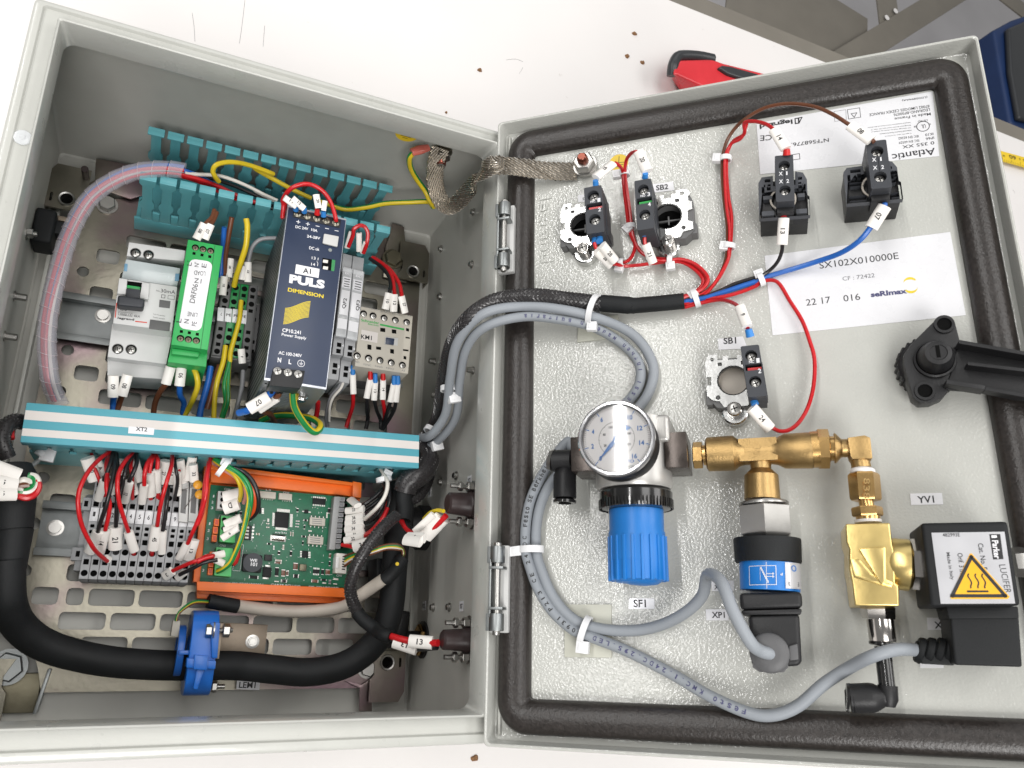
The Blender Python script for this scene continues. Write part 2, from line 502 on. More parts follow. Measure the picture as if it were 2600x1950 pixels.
def tie(label, t, q, dr, h, ra, rc, head, F=D, w=3.2, hs=(5, 6, 4), group='white nylon cable ties', G=None, tail=0):
    """cable tie round a bundle at q; dr = a mark further along the bundle; head = mark of the head"""
    c = A(t, q[0], q[1], h, F); e = A(t, dr[0], dr[1], h, F); hd = A(t, head[0], head[1], h + rc * .2, F)
    d = (e - c).normalized(); up = Vector((0, 0, 1)); u = up.cross(d).normalized()
    mb = MB('nylon')
    n = 22; rings = []
    for k in range(n):
        a = 2 * math.pi * k / n; o = u * math.cos(a) * ra + up * math.sin(a) * rc; nn = (u * math.cos(a) * rc + up * math.sin(a) * ra).normalized()
        rings.append([mb.pt(c + o + d * sx * w / 2 + nn * sr) for sx, sr in ((-1, .1), (1, .1), (1, 1.1), (-1, 1.1))])
    for k in range(n):
        a, b = rings[k], rings[(k + 1) % n]
        for j in range(4): mb.face((a[j], a[(j + 1) % 4], b[(j + 1) % 4], b[j]))
    th = single('cable_tie', label, 'cable tie', mb, F, base=c, group=group)
    mb = MB('nylon'); hu = (hd - c); hu.z = 0; hu.normalize(); hv = up.cross(hu)
    mb.X = Matrix.Translation(hd) @ Matrix((hu, hv, up)).transposed().to_4x4()
    mb.box(-hs[0] / 2, hs[0] / 2, -hs[1] / 2, hs[1] / 2, -hs[2] / 2, hs[2] / 2)
    mb.box(-hs[0] * .25, hs[0] * .25, -hs[1] * .3, hs[1] * .3, hs[2] / 2, hs[2] / 2 + .4)
    th.part('head', mb, bevel=.7)
    return th


def sticker(label, t, picks, h, txt, tp, F=D, m='sticker', hh=None, name='label_sticker', bold=.022, group=None, thick=.25):
    mb = quad(MB(m), t, picks, h + thick, h, F)
    th = single(name, label, 'label', mb, F, group=group)
    if txt: text(th, txt, A(t, *tp[0], h + thick, F), A(t, *tp[1], h + thick, F), 'ink', hh, parent=th.o, lift=.08, bold=bold)
    return th


def screwhead(mb, p, r, h=1.2, m='steel', axis=(0, 0, 1), cross=True):
    mb.use(m); p = Vector(p)
    mb.lathe(p, axis, [(0, r), (h * .6, r), (h, r * .75)], 16)
    if cross:
        mb.use('hole'); ax = Vector(axis).normalized(); u = ax.orthogonal().normalized() if abs(ax.z) < .9 else Vector((1, 0, 0)); v = ax.cross(u)
        u, v = (u + v * .3).normalized(), (v - u * .3).normalized()
        X0 = mb.X; q = Matrix.Translation(p + ax * h) @ Matrix((u, v, ax)).transposed().to_4x4()
        mb.X = q if X0 is None else X0 @ q
        mb.box(-r * .6, r * .6, -r * .1, r * .1, -.02, .05); mb.box(-r * .1, r * .1, -r * .6, r * .6, -.02, .055)
        mb.X = X0


def lerp(a, b, t): return a + (b - a) * t

# ------------------------------------------------------------------ setting: table and what is beyond its edge
TE = 779.0
mb = MB('table')
mb.box(-1500, 3200, -900, TE, -32, -0.6)
tb = single('workbench', 'large white laminate workbench top carrying the grey enclosure', 'workbench', mb, base=(600, 0, -32), bevel=1.5)
mb = MB('floor').box(-4000, 6000, -3000, 6000, -802, -800)
single('floor', None, None, mb, kind='structure')
# ------------------------------------------------------------------ the enclosure: box, door, hinges
BW, BH = 296.0, 400.0
enc = Thing('metal_enclosure', 'open light grey painted steel electrical enclosure lying on its back with its door swung up', 'enclosure', (BW / 2, BH / 2, 0))
mb = MB('paint').loops([(0, BW, 0, BH, 3, 0), (0, BW, 0, BH, 3, 167), (.6, BW - .6, .6, BH - .6, 3, 169.2), (2.2, BW - 2.2, 2.2, BH - 2.2, 3, 170.2), (5.2, BW - 3, 5.2, BH - 4, 2, 170.2), (6, BW - 4, 6, BH - 5, 2, 168.6),
                        (14.4, 285.2, 14.4, 385.8, 1.2, 168.6)])
enc.part('wall', mb)
mb = MB('paint').loops([(14.4, 285.2, 14.4, 385.8, 1.2, 168.6), (14.6, 285, 14.6, 385.4, 1.2, 176.4), (15.2, 284.4, 15.2, 384.8, 1.2, 177.3), (16.0, 283.6, 16.0, 384.0, 1.5, 176.9),
                        (16.3, 283.2, 16.3, 383.7, 3, 175), (17.5, 281.5, 17.5, 382.5, 7, 160), (17, 282, 17, 383, 7, 158.6), (3, 293, 3, 397, 4, 158.2)])
enc.part('rim', mb)
mb = MB('paint_dark').loops([(3, 293, 3, 397, 4, 158.2), (1.5, 294.5, 1.5, 398.5, 3, 155), (1.5, 294.5, 1.5, 398.5, 3, 3.5), (3, 293, 3, 397, 3, 1.8)])
enc.part('inner_wall', mb)
enc.part('back_panel', MB('paint_dark').box(1.2, BW - 1.2, 1.2, BH - 1.2, 0.2, 1.7))
# folded ribs along the bottom and right walls, inside
enc.part('rib', MB('paint_dark').box(8, 10.5, 20, 380, 1.7, 11), bevel=.8)
enc.part('rib', MB('paint_dark').box(285, 288, 30, 380, 1.7, 9), bevel=.8)
# clear round cap in the left gutter
c = A('1', 182, 1105, 169, B)
enc.part('cap', MB('lens_clear').lathe(c, (0, 0, 1), [(0, 4.4), (.5, 4.4), (.8, 4), (.8, 1.5), (1.1, 1.2), (1.1, .1)], 28))

# ---- door: a shallow tray, in frame D
class PF: pass
def dpart(name, mb, bevel=0, parent=None, seg=2):
    """child of the enclosure but modelled in the door's frame"""
    me = mb.mesh(name, (0, 0, 0), bevel, seg)
    o = bpy.data.objects.new(name, me); COL.objects.link(o)
    if parent is not None: o.parent = parent
    else:
        o.parent = enc.o
        o.matrix_local = enc.o.matrix_world.inverted() @ D.W
    return o
enc.o.matrix_world = B.W @ Matrix.Translation(enc.base * S)
DW, DH = 298.5, 400.0
mb = MB('paint_peel').loops([(0, DW, 0, DH, 3, -16), (0, DW, 0, DH, 3, -1.2), (.4, DW - .4, .4, DH - .4, 3, -.3), (1.1, DW - 1.1, 1.1, DH - 1.1, 3, 0), (1.8, DW - 1.8, 1.8, DH - 1.8, 3, -.4),
                        (2.2, DW - 2.2, 2.2, DH - 2.2, 3, -2), (2.6, DW - 2.6, 2.6, DH - 2.6, 3, -12.6), (4.2, DW - 4.2, 4.2, DH - 4.2, 3, -14), (6, DW - 6, 6, DH - 6, 3, -14.02)], fill0=True, fill1=True)
door = dpart('door', mb)
door['label'] = 'swung-up door with textured inner face and brown foam seal'
prof = [(5.2, -13.9), (5.0, -10), (6.5, -7), (9.5, -5.4), (13.5, -4.9), (17.5, -5.4), (21, -7.2), (23.2, -10), (23.4, -13.9)]
L = []
for i, c in prof:
    r = max(22 - i * .95, 2.0)
    L.append((i, DW - i - 1, i + 1, DH - i, r, c))
mb = MB('foam').loops(L, n=8)
for k, p in enumerate(mb.v):                    # the poured foam swells and narrows a little
    q = 1.0 * math.sin(p.y * .045 + p.x * .02) + .6 * math.sin(p.x * .083 + 1)
    mb.v[k] = Vector((p.x, p.y, p.z + (q * .5 if p.z > -12 else 0)))
# subdivide long runs so that the swelling shows
dpart('seal', mb, parent=door)
# horizontal stiffener shadow groove on the left of the door (fold)
dpart('fold', MB('paint').box(4.5, 6.0, 5, DH - 5, -14, -11.5), bevel=.5, parent=door)

# embossed maker's name, running down the panel near the hinge side
def emb(mb_, s, p0, p1, hh):
    text(None, s, p0, p1, 'paint_peel', hh, lift=0.25, mb=mb_)
mb = MB('paint_peel')
vs, fs, x0, x1, y0, y1 = textmesh('legrand', 0.03)
P0 = A('d3', 420, 470, -13.9, D); P1 = A('d3', 430, 1000, -13.9, D)
P0.x -= 1; P1.x -= 1
for dz, base_ in ((0, True),):
    d = (P1 - P0); Ln = d.length; d.normalize(); n = Vector((0, 0, 1)).cross(d)
    for v in vs: mb.pt(P0 - n * 5 + d * (v.x - x0) * Ln / (x1 - x0) + n * (v.y - y0) * 11 / (y1 - y0) + Vector((0, 0, .6)))
    for f in fs: mb.face(f)
dpart('embossed_lettering', mb, parent=door)

# ---- hinges
def hinge(yc, lab):
    # frame D: pin axis along v at u ~ 8
    for v0, v1 in ((yc + 14, yc + 23.5), (yc - 23.5, yc - 14)):
        h = dpart('hinge_knuckle', MB('galv').cyl((7.5, v0, 3.2), (7.5, v1, 3.2), 4.3, n=20).box(1.5, 7.5, v0, v1, 1.2, 4.6), bevel=.4)
    dpart('hinge_leaf', MB('grey_light').box(2, 13, yc - 24.5, yc + 24.5, -6, -1.2), bevel=1)
    s_ = dpart('hinge_strap', MB('galv').box(3.4, 4.8, yc - 16, yc + 16, -2, 6).box(3.4, 12, yc + 10.5, yc + 12, -2, 6.5).box(3.4, 12, yc - 12, yc - 10.5, -2, 6.5), bevel=.3)
    dpart('hinge_pin', MB('steel').lathe((7.5, yc - 26, 3.2), (0, 1, 0), [(0, 1.6), (.8, 2.2), (3, 2.2), (3.2, 2), (49, 2), (49.2, 2.4), (51.4, 2.4), (52, 1.6)], 16))
hinge(309, 'u'); hinge(84, 'l')
# ------------------------------------------------------------------ on the door: contact blocks
FL = -14.0            # the door's inner face
def contact_unit(label, t, hc, face, kind, nums, ear=1):
    """hc: mark of the collar's opening centre (at -3); face: 4 marks of the contact block's front (at 22)"""
    c = A(t, hc[0], hc[1], -2, D); x, y = c.x, c.y
    th = Thing('contact_block', label, 'contact block', (x, y, FL), D, group='push button contact blocks on the door')
    mb = plate_mesh(MB('grey_dark'), [(x - 13, y - 11), (x - 10, y - 15), (x - 4, y - 16), (x + 10, y - 16), (x + 16, y - 11), (x + 16, y + 9), (x + 14, y + 14), (x - 12, y + 14)], [circ(x, y, 9.3, 28)], FL, -4.2)
    mb.box(x - 16, x - 12, y - 13, y - 4, FL, -5).box(x + 12, x + 17.5, y - 13, y - 6, FL, -5)
    th.part('body', mb, bevel=.8)
    out = [(x - 15, y - 8), (x - 15, y - 2), (x - 12.2, y - 2), (x - 12.2, y + 3), (x - 15, y + 3), (x - 15, y + 12), (x - 13, y + 16.5), (x - 8, y + 16.5), (x - 8, y + 13), (x - 5, y + 13), (x - 5, y + 15), (x - 2, y + 15),
           (x - 2, y + 12.6), (x + 3, y + 12.6), (x + 3, y + 15), (x + 6, y + 15), (x + 6, y + 17.5), (x + 12.5, y + 17.5), (x + 15, y + 14), (x + 13.2, y + 12), (x + 13.2, y + 9), (x + 15.3, y + 8), (x + 15.3, y + 3), (x + 12.4, y + 2),
           (x + 12.4, y - 5), (x + 15.2, y - 6), (x + 15.2, y - 11), (x + 9, y - 12), (x + 7, y - 15.5), (x - 6, y - 15.5), (x - 8, y - 12), (x - 12, y - 11)]
    holes = [circ(x, y, 9.0, 28), circ(x - 11, y + 13.5, 1.2, 8), circ(x + 9.5, y + 14.6, 1.4, 8), circ(x - 9, y - 9.6, 1.4, 8), circ(x + 9.4, y - 9.4, 1.4, 8), rrect(x + 5, x + 7.6, y + 9, y + 11.4, .3, 1), rrect(x - 8, x - 5.6, y + 9.2, y + 11.4, .3, 1)]
    th.part('collar', plate_mesh(MB('chrome'), out, holes, -4.0, -2.6), bevel=.25)
    if kind == 'SB1':
        mb = MB('cable_beige').cyl((x, y, -13.6), (x, y, -9.5), 8.9, n=32)
        th.part('button_base', mb)
        th.part('ring', MB('chrome').lathe((x, y, -12), (0, 0, 1), [(0, 9.6), (5, 9.6), (5, 8.8), (0, 8.8)], 36, caps=False))
    else:
        th.part('well', MB('hole').cyl((x, y, -13.9), (x, y, -12.6), 9.2, n=28))
        mb = MB('grey_dark').box(x - 8.6, x + 8.6, y - .5, y + .5, -10.5, -8.6).box(x - .5, x + .5, y - 3, y + 3, -10.5, -8.4)
        th.part('cross_bar', mb, bevel=.15)
    th.part('ring', MB('black_gloss').lathe((x, y, -4.2), (0, 0, 1), [(0, 9.2), (1.2, 9.3), (1.2, 8.2), (0, 8.2)], 32, caps=False))
    sm = MB(); 
    th.part('clamp_skirt', MB('chrome').lathe((x - .5, y - 17.5, FL), (0, 0, 1), [(0, 7.5), (5.5, 7.2), (6.2, 6.4), (6.2, 4)], 24), smooth=True)
    sm.use('nickel').lathe((x - .5, y - 17, -8), (0, 0, 1), [(0, 4.2), (5.5, 4.2), (6, 3.6)], 20)
    screwhead(sm, (x - .5, y - 17, -2.2), 3.2, .8)
    th.part('screw', sm)
    # the contact block proper
    q = [A(t, px_, py_, 22, D) for px_, py_ in face]
    tl, tr, br, bl = q
    ex = (tr - tl + br - bl).normalized(); W_ = ((tr - tl).length + (br - bl).length) / 2; H_ = ((tl - bl).length + (tr - br).length) / 2
    ey = (tl - bl + tr - br).normalized(); o = (tl + tr + br + bl) / 4
    M = Matrix.Translation(o) @ Matrix((ex, ey, Vector((0, 0, 1)))).transposed().to_4x4()
    hw, hh = W_ / 2, H_ / 2
    mb = MB('anthracite'); mb.X = M
    out = rrect(-hw, hw, -hh, hh, .6, 1)
    y1, y2 = hh * .60, -hh * .42
    plate_mesh(mb, out, [circ(0, y1, hw * .66, 18), circ(0, y2, hw * .66, 18), rrect(-hw * .82, hw * .95, hh * .02, hh * .26, .2, 1)], -3.5, 0)
    mb.box(-hw, hw, -hh, hh, -24.5, -3.6)
    mb.box(hw * .2, hw + .6, -hh * .86, hh * .5, -22, -9)
    b = th.part('block', mb, bevel=.25)
    mb = MB('hole'); mb.X = M
    mb.box(-hw * .84, hw * .94, -hh * .85, hh * .85, -3.58, -3.45)
    th.part('recess', mb, parent=b, smooth=False)
    for yy in (y1, y2):
        mb = MB('steel'); mb.X = M
        screwhead(mb, (0.2, yy - .3, -3.3), hw * .55, .9)
        th.part('terminal_screw', mb, parent=b)
    mb = MB('ink_green' if kind == 'SB2' else 'w_red'); mb.X = M
    mb.box(-hw * .6, hw * .9, hh * .04, hh * .15, -3.4, -1.4)
    th.part('indicator', mb, parent=b)
    def tx(s, a, b_, yy, h_): text(th, s, M @ Vector((a, yy, 0)), M @ Vector((b_, yy, 0)), 'ink_white', h_, parent=b, lift=.08)
    tx('NC' if kind != 'SB2' else 'NO', -hw * .35, hw * .2, hh * .30, 1.5)
    tx(nums[0], hw * .45, hw * .78, hh * .29, 2.6); tx(nums[1], hw * .45, hw * .78, -hh * .12, 2.6)
    th.M = M; th.hw = hw; th.hh = hh
    return th

contact_unit('contact block with a red stripe left of the red wire pair, nearest the hinge', 'd3', (728, 690), [(738, 400), (870, 380), (905, 750), (752, 775)], 'SA', '12')
contact_unit('contact block with a green stripe, right of the red wire pair beside the SB2 label', 'd3', (1405, 625), [(1140, 345), (1272, 325), (1300, 720), (1160, 745)], 'SB2', '34')
contact_unit('contact block with a red stripe under the SB1 label, above the brass tee', 'd5', (2090, 205), [(2145, -65), (2300, -80), (2360, 330), (2215, 345)], 'SB1', '12')

# ---- two pilot lamp bodies
def pilot(label, pk, cx, wl, wr, hb, ht, sc_=1.0):
    q = [A(t, x_, y_, 22, D) for t, x_, y_ in pk]
    tl, tr, br, bl = q
    ex = (tr - tl + br - bl).normalized(); ey = (tl - bl + tr - br).normalized(); o = (tl + tr + br + bl) / 4
    hw = ((tr - tl).length + (br - bl).length) / 4; hh = ((tl - bl).length + (tr - br).length) / 4
    M = Matrix.Translation(o) @ Matrix((ex, ey, Vector((0, 0, 1)))).transposed().to_4x4()
    Mi = M.inverted()
    th = Thing('pilot_lamp_base', label, 'pilot lamp', (o.x, o.y, FL), D, group='pilot lamp bodies on the door')
    mb = MB('anthracite'); mb.X = M
    plate_mesh(mb, rrect(-hw, hw, -hh, hh, .5, 1), [circ(0, hh * .55, hw * .62, 18), circ(0, -hh * .52, hw * .62, 18)], -4, 0)
    mb.box(-hw, hw, -hh, hh, -24, -4.1)
    b = th.part('block', mb, bevel=.3)
    mb = MB('hole'); mb.X = M; mb.box(-.12, .12, -hh * .3, hh * .32, -.02, .06); mb.box(-hw * .8, hw * .8, -hh * .8, hh * .8, -4.08, -3.9)
    th.part('groove', mb, parent=b, smooth=False)
    for yy in (.55, -.52):
        mb = MB('steel'); mb.X = M; screwhead(mb, (0, hh * yy, -3.8), hw * .5, 1.0); th.part('terminal_screw', mb, parent=b)
    for s, yy in (('1', .12), ('2', -.22)):
        text(th, 'X', M @ Vector((-hw * .62, hh * yy, 0)), M @ Vector((-hw * .2, hh * yy, 0)), 'ink_white', 2.4, parent=b, lift=.08, bold=.02)
        text(th, s, M @ Vector((hw * .18, hh * yy, 0)), M @ Vector((hw * .18 + (.7 if s == '1' else 1.4), hh * yy, 0)), 'ink_white', 2.4, parent=b, lift=.08, bold=.02)
    # the two side wings of the holder and its frame, 16 mm lower
    zt = -11.5
    x0, x1, yb, yt = -wl, wr, -hb, ht
    mb = MB('pilot_grey') if 'pilot_grey' in MATS else (mat('pilot_grey', (.062, .066, .076), .45, bump=.2, var=.08, spec=.4) and MB('pilot_grey')); mb.X = M
    out = [(x0, yb), (x1, yb), (x1, yb * .35), (x1 - 1, yb * .3), (x1 - 1, yt * .5), (x1 - 3, yt), (hw + 1.2, yt + 1.2), (hw + 1.2, yt * .2), (-hw - 1.2, yt * .2), (-hw - 1.2, yt - .6), (x0 + 2, yt - 1), (x0, yt * .5)]
    H = []
    def hr(a0, a1, b0, b1): H.append(rrect(a0, a1, b0, b1, .25, 1))
    for sgn, xe in ((-1, -x0), (1, x1)):
        def h2(a0, a1, b0, b1):
            hr(min(sgn * a0, sgn * a1), max(sgn * a0, sgn * a1), b0, b1)
        h2(hw + 2.6, xe - 3.6, yt - 4.6, yt - 2.6)
        h2(hw + 2.6, hw + 4.4, yt - 8, yt - 6); h2(hw + 5.6, xe - 3, yt - 8, yt - 6)
        h2(hw + 2.6, hw + 4.8, yt * .1 - 1.5, yt * .1 + 1.2); h2(xe - 3.4, xe - 1.8, yt * .1 - 3, yt * .1 + 1.2)
        h2(hw + 2, xe - 2.5, yb * .35, yb * .35 + 2.4); h2(hw + 1, xe - 1.6, yb + 1.5, yb + 4.4)
    plate_mesh(mb, out, H, zt - 4, zt)
    wing = th.part('holder', mb, bevel=.3)
    mb = MB('black'); mb.X = M; mb.box(x0 + .6, x1 - .8, yb + .5, yt - 1.8, FL - 22 + .05, zt - 4.05)
    th.part('holder_core', mb, parent=wing, bevel=.3)
    mb = MB('ink_green'); mb.X = M; mb.lathe((0, -1.5, -34), (0, 0, 1), [(0, 12.0), (4, 12.0), (4.5, 11)], 30)
    th.part('green_ring', mb, parent=wing)
    mb = MB('cable_beige'); mb.X = M; mb.lathe((-hw * .2, -hh * .45, zt - 1.5), (0, 0, 1), [(0, 7.4), (1.2, 7.4), (1.2, 6.4), (0, 6.4)], 30, caps=False)
    th.part('inner_ring', mb, parent=wing)
    mb = MB('black'); mb.X = M; mb.box(-hw * .9, hw * .9, -hh - 3.2, -hh + 1, -22, -7)
    th.part('clip', mb, parent=b, bevel=.3)
    return th
pilot('left dark grey pilot lamp body with X1 X2 terminals, fed by red and black wires', [('d2', 213, 1250), ('d2', 358, 1240), ('d2', 374, 1608), ('d2', 222, 1622)], 0, 14.5, 13.5, 18.5, 9.5)
pilot('right dark grey pilot lamp body with X1 X2 terminals, fed by brown and blue wires', [('d2', 945, 1135), ('d2', 1103, 1120), ('d2', 1158, 1500), ('d2', 985, 1518)], 0, 17, 12, 16.5, 7.5)

# ------------------------------------------------------------------ printed plates and stickers on the door
Z = FL + .05
th = Thing('rating_plate', 'large white maker rating plate stuck upside down in the upper right corner of the door', 'label', A('d2', 800, 1000, Z, D), D)
mb = quad(MB('sticker'), 'd2', [(65, 990), (1478, 732), (1532, 1252), (96, 1398)], Z + .25, Z, D)
pl = th.part('plate', mb)
def ut(s, x0, y0, x1, y1, px=None, m='ink', bold=.01, t='d2', th_=None, par=None):
    h = Z + .25
    a = A(t, x0, y0, h, D); b = A(t, x1, y1, h, D)
    hh = None
    if px: hh = (A(t, x0, y0, h, D) - A(t, x0, y0 + px, h, D)).length
    text(th_ or th, s, a, b, m, hh, lift=.06, bold=bold, parent=par)
for a in [('(LD05894AA)', 1435, 768, 1232, 796, 19), ('87002 LIMOGES CEDEX FRANCE', 1452, 840, 970, 912, 22), ('LEGRAND-BP30076', 1455, 868, 1165, 912, 22), ('Made in France', 1462, 903, 1172, 945, 22),
          ('LISTED', 1437, 958, 1360, 968, 15), ('Respect installation instructions of the device', 1300, 978, 958, 1020, 9), ('Recognized devices rated type 4X, type 12', 1303, 1000, 985, 1038, 9),
          ('All openings shall be closed by Listed or', 1305, 1020, 985, 1055, 9), ('Industrial Control Panel Enclosure', 1308, 1042, 1055, 1072, 9), ('A type 4X, type 12 enclosure', 1310, 1064, 1095, 1090, 9),
          ('IK10', 1483, 1063, 1418, 1073, 21), ('IEC EN 62262', 1365, 1083, 1203, 1103, 19), ('IP66', 1488, 1094, 1422, 1106, 21), ('IEC EN 60529', 1370, 1118, 1207, 1138, 19),
          ('0 355 XX', 1490, 1132, 1235, 1168, 26), ('Atlantic', 1495, 1185, 1150, 1238, 55), ('N\u00b0F568776.', 645, 1107, 345, 1147, 32)]:
    ut(*a)
ut('legrand', 352, 946, 88, 990, 48, bold=.035); ut('CE', 190, 1080, 95, 1088, 44)
ut('UL', 1420, 995, 1385, 1001, 32); ut('c', 1463, 990, 1452, 992, 12); ut('us', 1352, 1008, 1328, 1011, 14)
mb = MB('ink'); c = A('d2', 1402, 1013, Z + .32, D); mb.lathe(c, (0, 0, 1), [(0, 3.6), (.05, 3.6), (.05, 3.2), (0, 3.2)], 32, caps=False)
def outline(mb, t, pk, w, h, F=D):
    P = [A(t, x, y, h, F) for x, y in pk]
    for a, b in zip(P, P[1:] + P[:1]):
        d = (b - a).normalized(); n = Vector((-d.y, d.x, 0)) * w / 2; e = d * w / 2
        mb.prism([(p.x, p.y) for p in (a - n - e, b - n + e, b + n + e, a + n - e)], h, h + .05)
outline(mb, 'd2', [(795, 880), (893, 865), (902, 940), (805, 955)], .3, Z + .3)
outline(mb, 'd2', [(825, 912), (870, 905), (850, 942)], .35, Z + .3)
outline(mb, 'd2', [(688, 895), (782, 880), (786, 960), (693, 975)], .15, Z + .3)
outline(mb, 'd2', [(345, 1243), (410, 1232), (414, 1275), (350, 1284)], .35, Z + .3)
outline(mb, 'd2', [(375, 952), (402, 948), (404, 988), (378, 992)], .7, Z + .3); outline(mb, 'd2', [(430, 942), (404, 946), (408, 985)], .6, Z + .3)
th.part('printed_mark', mb, smooth=False)

th = Thing('identification_sheet', 'plain white paper rectangle printed with serial numbers, below the pilot lamps', 'label', A('d4', 900, 700, Z, D), D)
pl = th.part('sheet', quad(MB('sticker'), 'd4', [(130, 472), (1620, 281), (1745, 948), (195, 1110)], Z + .2, Z, D))
h = Z + .2
for s, a, b, px, m, bo in (('SX102X010000E', (574, 577), (1208, 497), 52, 'ink', .0), ('CF : 72422', (758, 673), (1015, 644), 32, 'ink_grey', .0), ('22 17', (467, 874), (662, 850), 52, 'ink', 0), ('016', (767, 841), (900, 825), 52, 'ink', 0), ('seRImax', (985, 806), (1277, 774), 42, 'ink_navy', .045)):
    A0 = A('d4', *a, h, D); text(th, s, A0, A('d4', *b, h, D), m, (A0 - A('d4', a[0], a[1] - px, h, D)).length, lift=.06, bold=bo)
mb = MB('ink_yellow'); c = A('d4', 1302, 708, h + .06, D)
for k0, s_ in ((0, 1), (1, -1)):
    pts = []
    for k in range(13):
        a_ = math.radians(20 + k * 14) + (0 if k0 else math.pi) - math.radians(90) * 0
        pts.append((a_, 3.4 - .0 * k, 3.4 - 1.5 * math.sin(math.pi * min(1, (k + 2) / 13))))
    off = Vector((0, 1.6 * -s_, 0))
    ou = [(c.x + off.x + r1 * math.cos(a_), c.y + off.y + r1 * math.sin(a_)) for a_, r1, r2 in pts]; inn = [(c.x + off.x + r2 * math.cos(a_), c.y + off.y + r2 * math.sin(a_)) for a_, r1, r2 in pts]
    for i in range(12): mb.prism([ou[i], ou[i + 1], inn[i + 1], inn[i]], h + .06, h + .1)
th.part('emblem', mb, smooth=False)

sticker('small white sticker printed SB2 above the right chromed collar', 'd3', [(1278, 372), (1450, 350), (1460, 420), (1290, 440)], Z, 'SB2', ((1314, 424), (1412, 412)))
sticker('small white sticker beside the first contact block, showing only its S', 'd3', [(687, 458), (740, 455), (742, 512), (688, 516)], Z, 'S', ((724, 502), (738, 500)))
sticker('small white sticker printed SB1 above the lower chromed collar', 'd3', [(1810, 1612), (2010, 1592), (2050, 1690), (1815, 1700)], Z, 'SB1', ((1856, 1656), (1958, 1650)))
sticker('small white sticker printed SF1 below the blue regulator knob', 'd7', [(1256, 298), (1458, 298), (1460, 382), (1250, 382)], Z, 'SF1', ((1292, 370), (1392, 370)))
sticker('small white sticker printed YV1 above the solenoid coil', 'd6', [(1412, 700), (1636, 695), (1645, 776), (1420, 780)], Z, 'YV1', ((1468, 768), (1584, 764)))
sticker('small white sticker ending in 1 behind the bend of the grey cable', 'd7', [(1915, 155), (2095, 155), (2098, 240), (1920, 240)], Z, 'XP 1', ((1940, 226), (2030, 226)))
sticker('small white sticker printed XP1 below the grey cable bend', 'd7', [(1870, 385), (2050, 385), (2055, 475), (1875, 475)], Z, 'XP1', ((1920, 455), (2025, 455)))
sticker('small white sticker printed XP, half hidden by the solenoid plug', 'd8', [(1432, 452), (1640, 455), (1645, 552), (1440, 550)], Z, 'XP2', ((1496, 540), (1640, 540)))
sticker('blank white sticker peeping out below the ribbed cable boot', 'd8', [(1375, 770), (1565, 770), (1568, 856), (1380, 856)], Z, '', None)
# earth symbol discs
def earth_disc(label, F, c, r, ax, up, z):
    """yellow disc at c with normal up; ax = reading direction"""
    mb = MB('tape_yellow'); mb.lathe(c, up, [(0, r), (.15, r)], 32)
    th = single('earth_symbol_sticker', label, 'label', mb, F, base=c)
    ax = Vector(ax); up = Vector(up); n = up.cross(ax)
    mb = MB('ink'); mb.X = Matrix.Translation(Vector(c) + up * .17) @ Matrix((ax, n, up)).transposed().to_4x4()
    mb.box(-.2, .2, 0, r * .75, 0, .05).box(-r * .6, r * .6, -.2, .2, 0, .05).box(-r * .5, r * .5, -r * .25 - .2, -r * .25 + .2, 0, .05).box(-r * .25, r * .25, -r * .5 - .2, -r * .5 + .2, 0, .05)
    th.part('earth_symbol', mb, parent=th.o, smooth=False)
c = A('d3', 1015, 200, Z, D)
earth_disc('round yellow earth symbol sticker on the door behind the red wires', D, c, 6.4, (1, -.08, 0), (0, 0, 1), Z)
earth_disc('round yellow earth symbol sticker inside the enclosure near the braid bolt', B, Vector((229.5, 398.2, 139)), 8, (1, 0, 0), (0, -1, 0), 0)
# ------------------------------------------------------------------ pressure regulator with gauge
RC = 10.0                                   # height of the regulator's axis above the door frame plane
base = A('d5', 1310, 1000, FL, D); base.z = FL
reg = Thing('pressure_regulator', 'air pressure regulator with round dial gauge, silver body and blue ribbed knob', 'regulator', base, D)
mb = lathe2(MB('alu_silver'), 'd5', [(985, 560, 1580, 540), (985, 1010, 1592, 990), (990, 1070, 1600, 1050), (1010, 1095, 1590, 1085)], RC, n=40)
mb2 = MB('alu_silver')
q = rect('d5', 1290, 500, 1585, 700, 22, D)
mb2.box(q[0], q[1], q[2], q[3], FL, 24)
body = reg.part('body', mb)
reg.part('body_block', mb2, bevel=2.5, seg=3)
ringm = MB('black_gloss'); lathe2(ringm, 'd5', [(1040, 1096, 1585, 1096), (1022, 1120, 1602, 1112), (1024, 1215, 1604, 1200), (1045, 1250, 1590, 1235), (1090, 1255, 1540, 1245)], RC, n=44)
rg = reg.part('lock_ring', ringm)
# knurls
ca = (A('d5', 1022, 1165, RC, D) + A('d5', 1603, 1158, RC, D)) / 2; rr = (A('d5', 1022, 1165, RC, D) - A('d5', 1603, 1158, RC, D)).length / 2
v0 = A('d5', 1310, 1125, RC + rr, D).y; v1 = A('d5', 1310, 1200, RC + rr, D).y
mb = MB('black_gloss')
for k in range(64):
    t_ = 2 * math.pi * k / 64
    mb.X = Matrix.Translation((ca.x, 0, RC)) @ Matrix.Rotation(t_, 4, 'Y')
    mb.box(-.45, .45, v1, v0, rr - .3, rr + .45)
mb.X = None
reg.part('knurling', mb, parent=rg, smooth=False, kind='stuff')
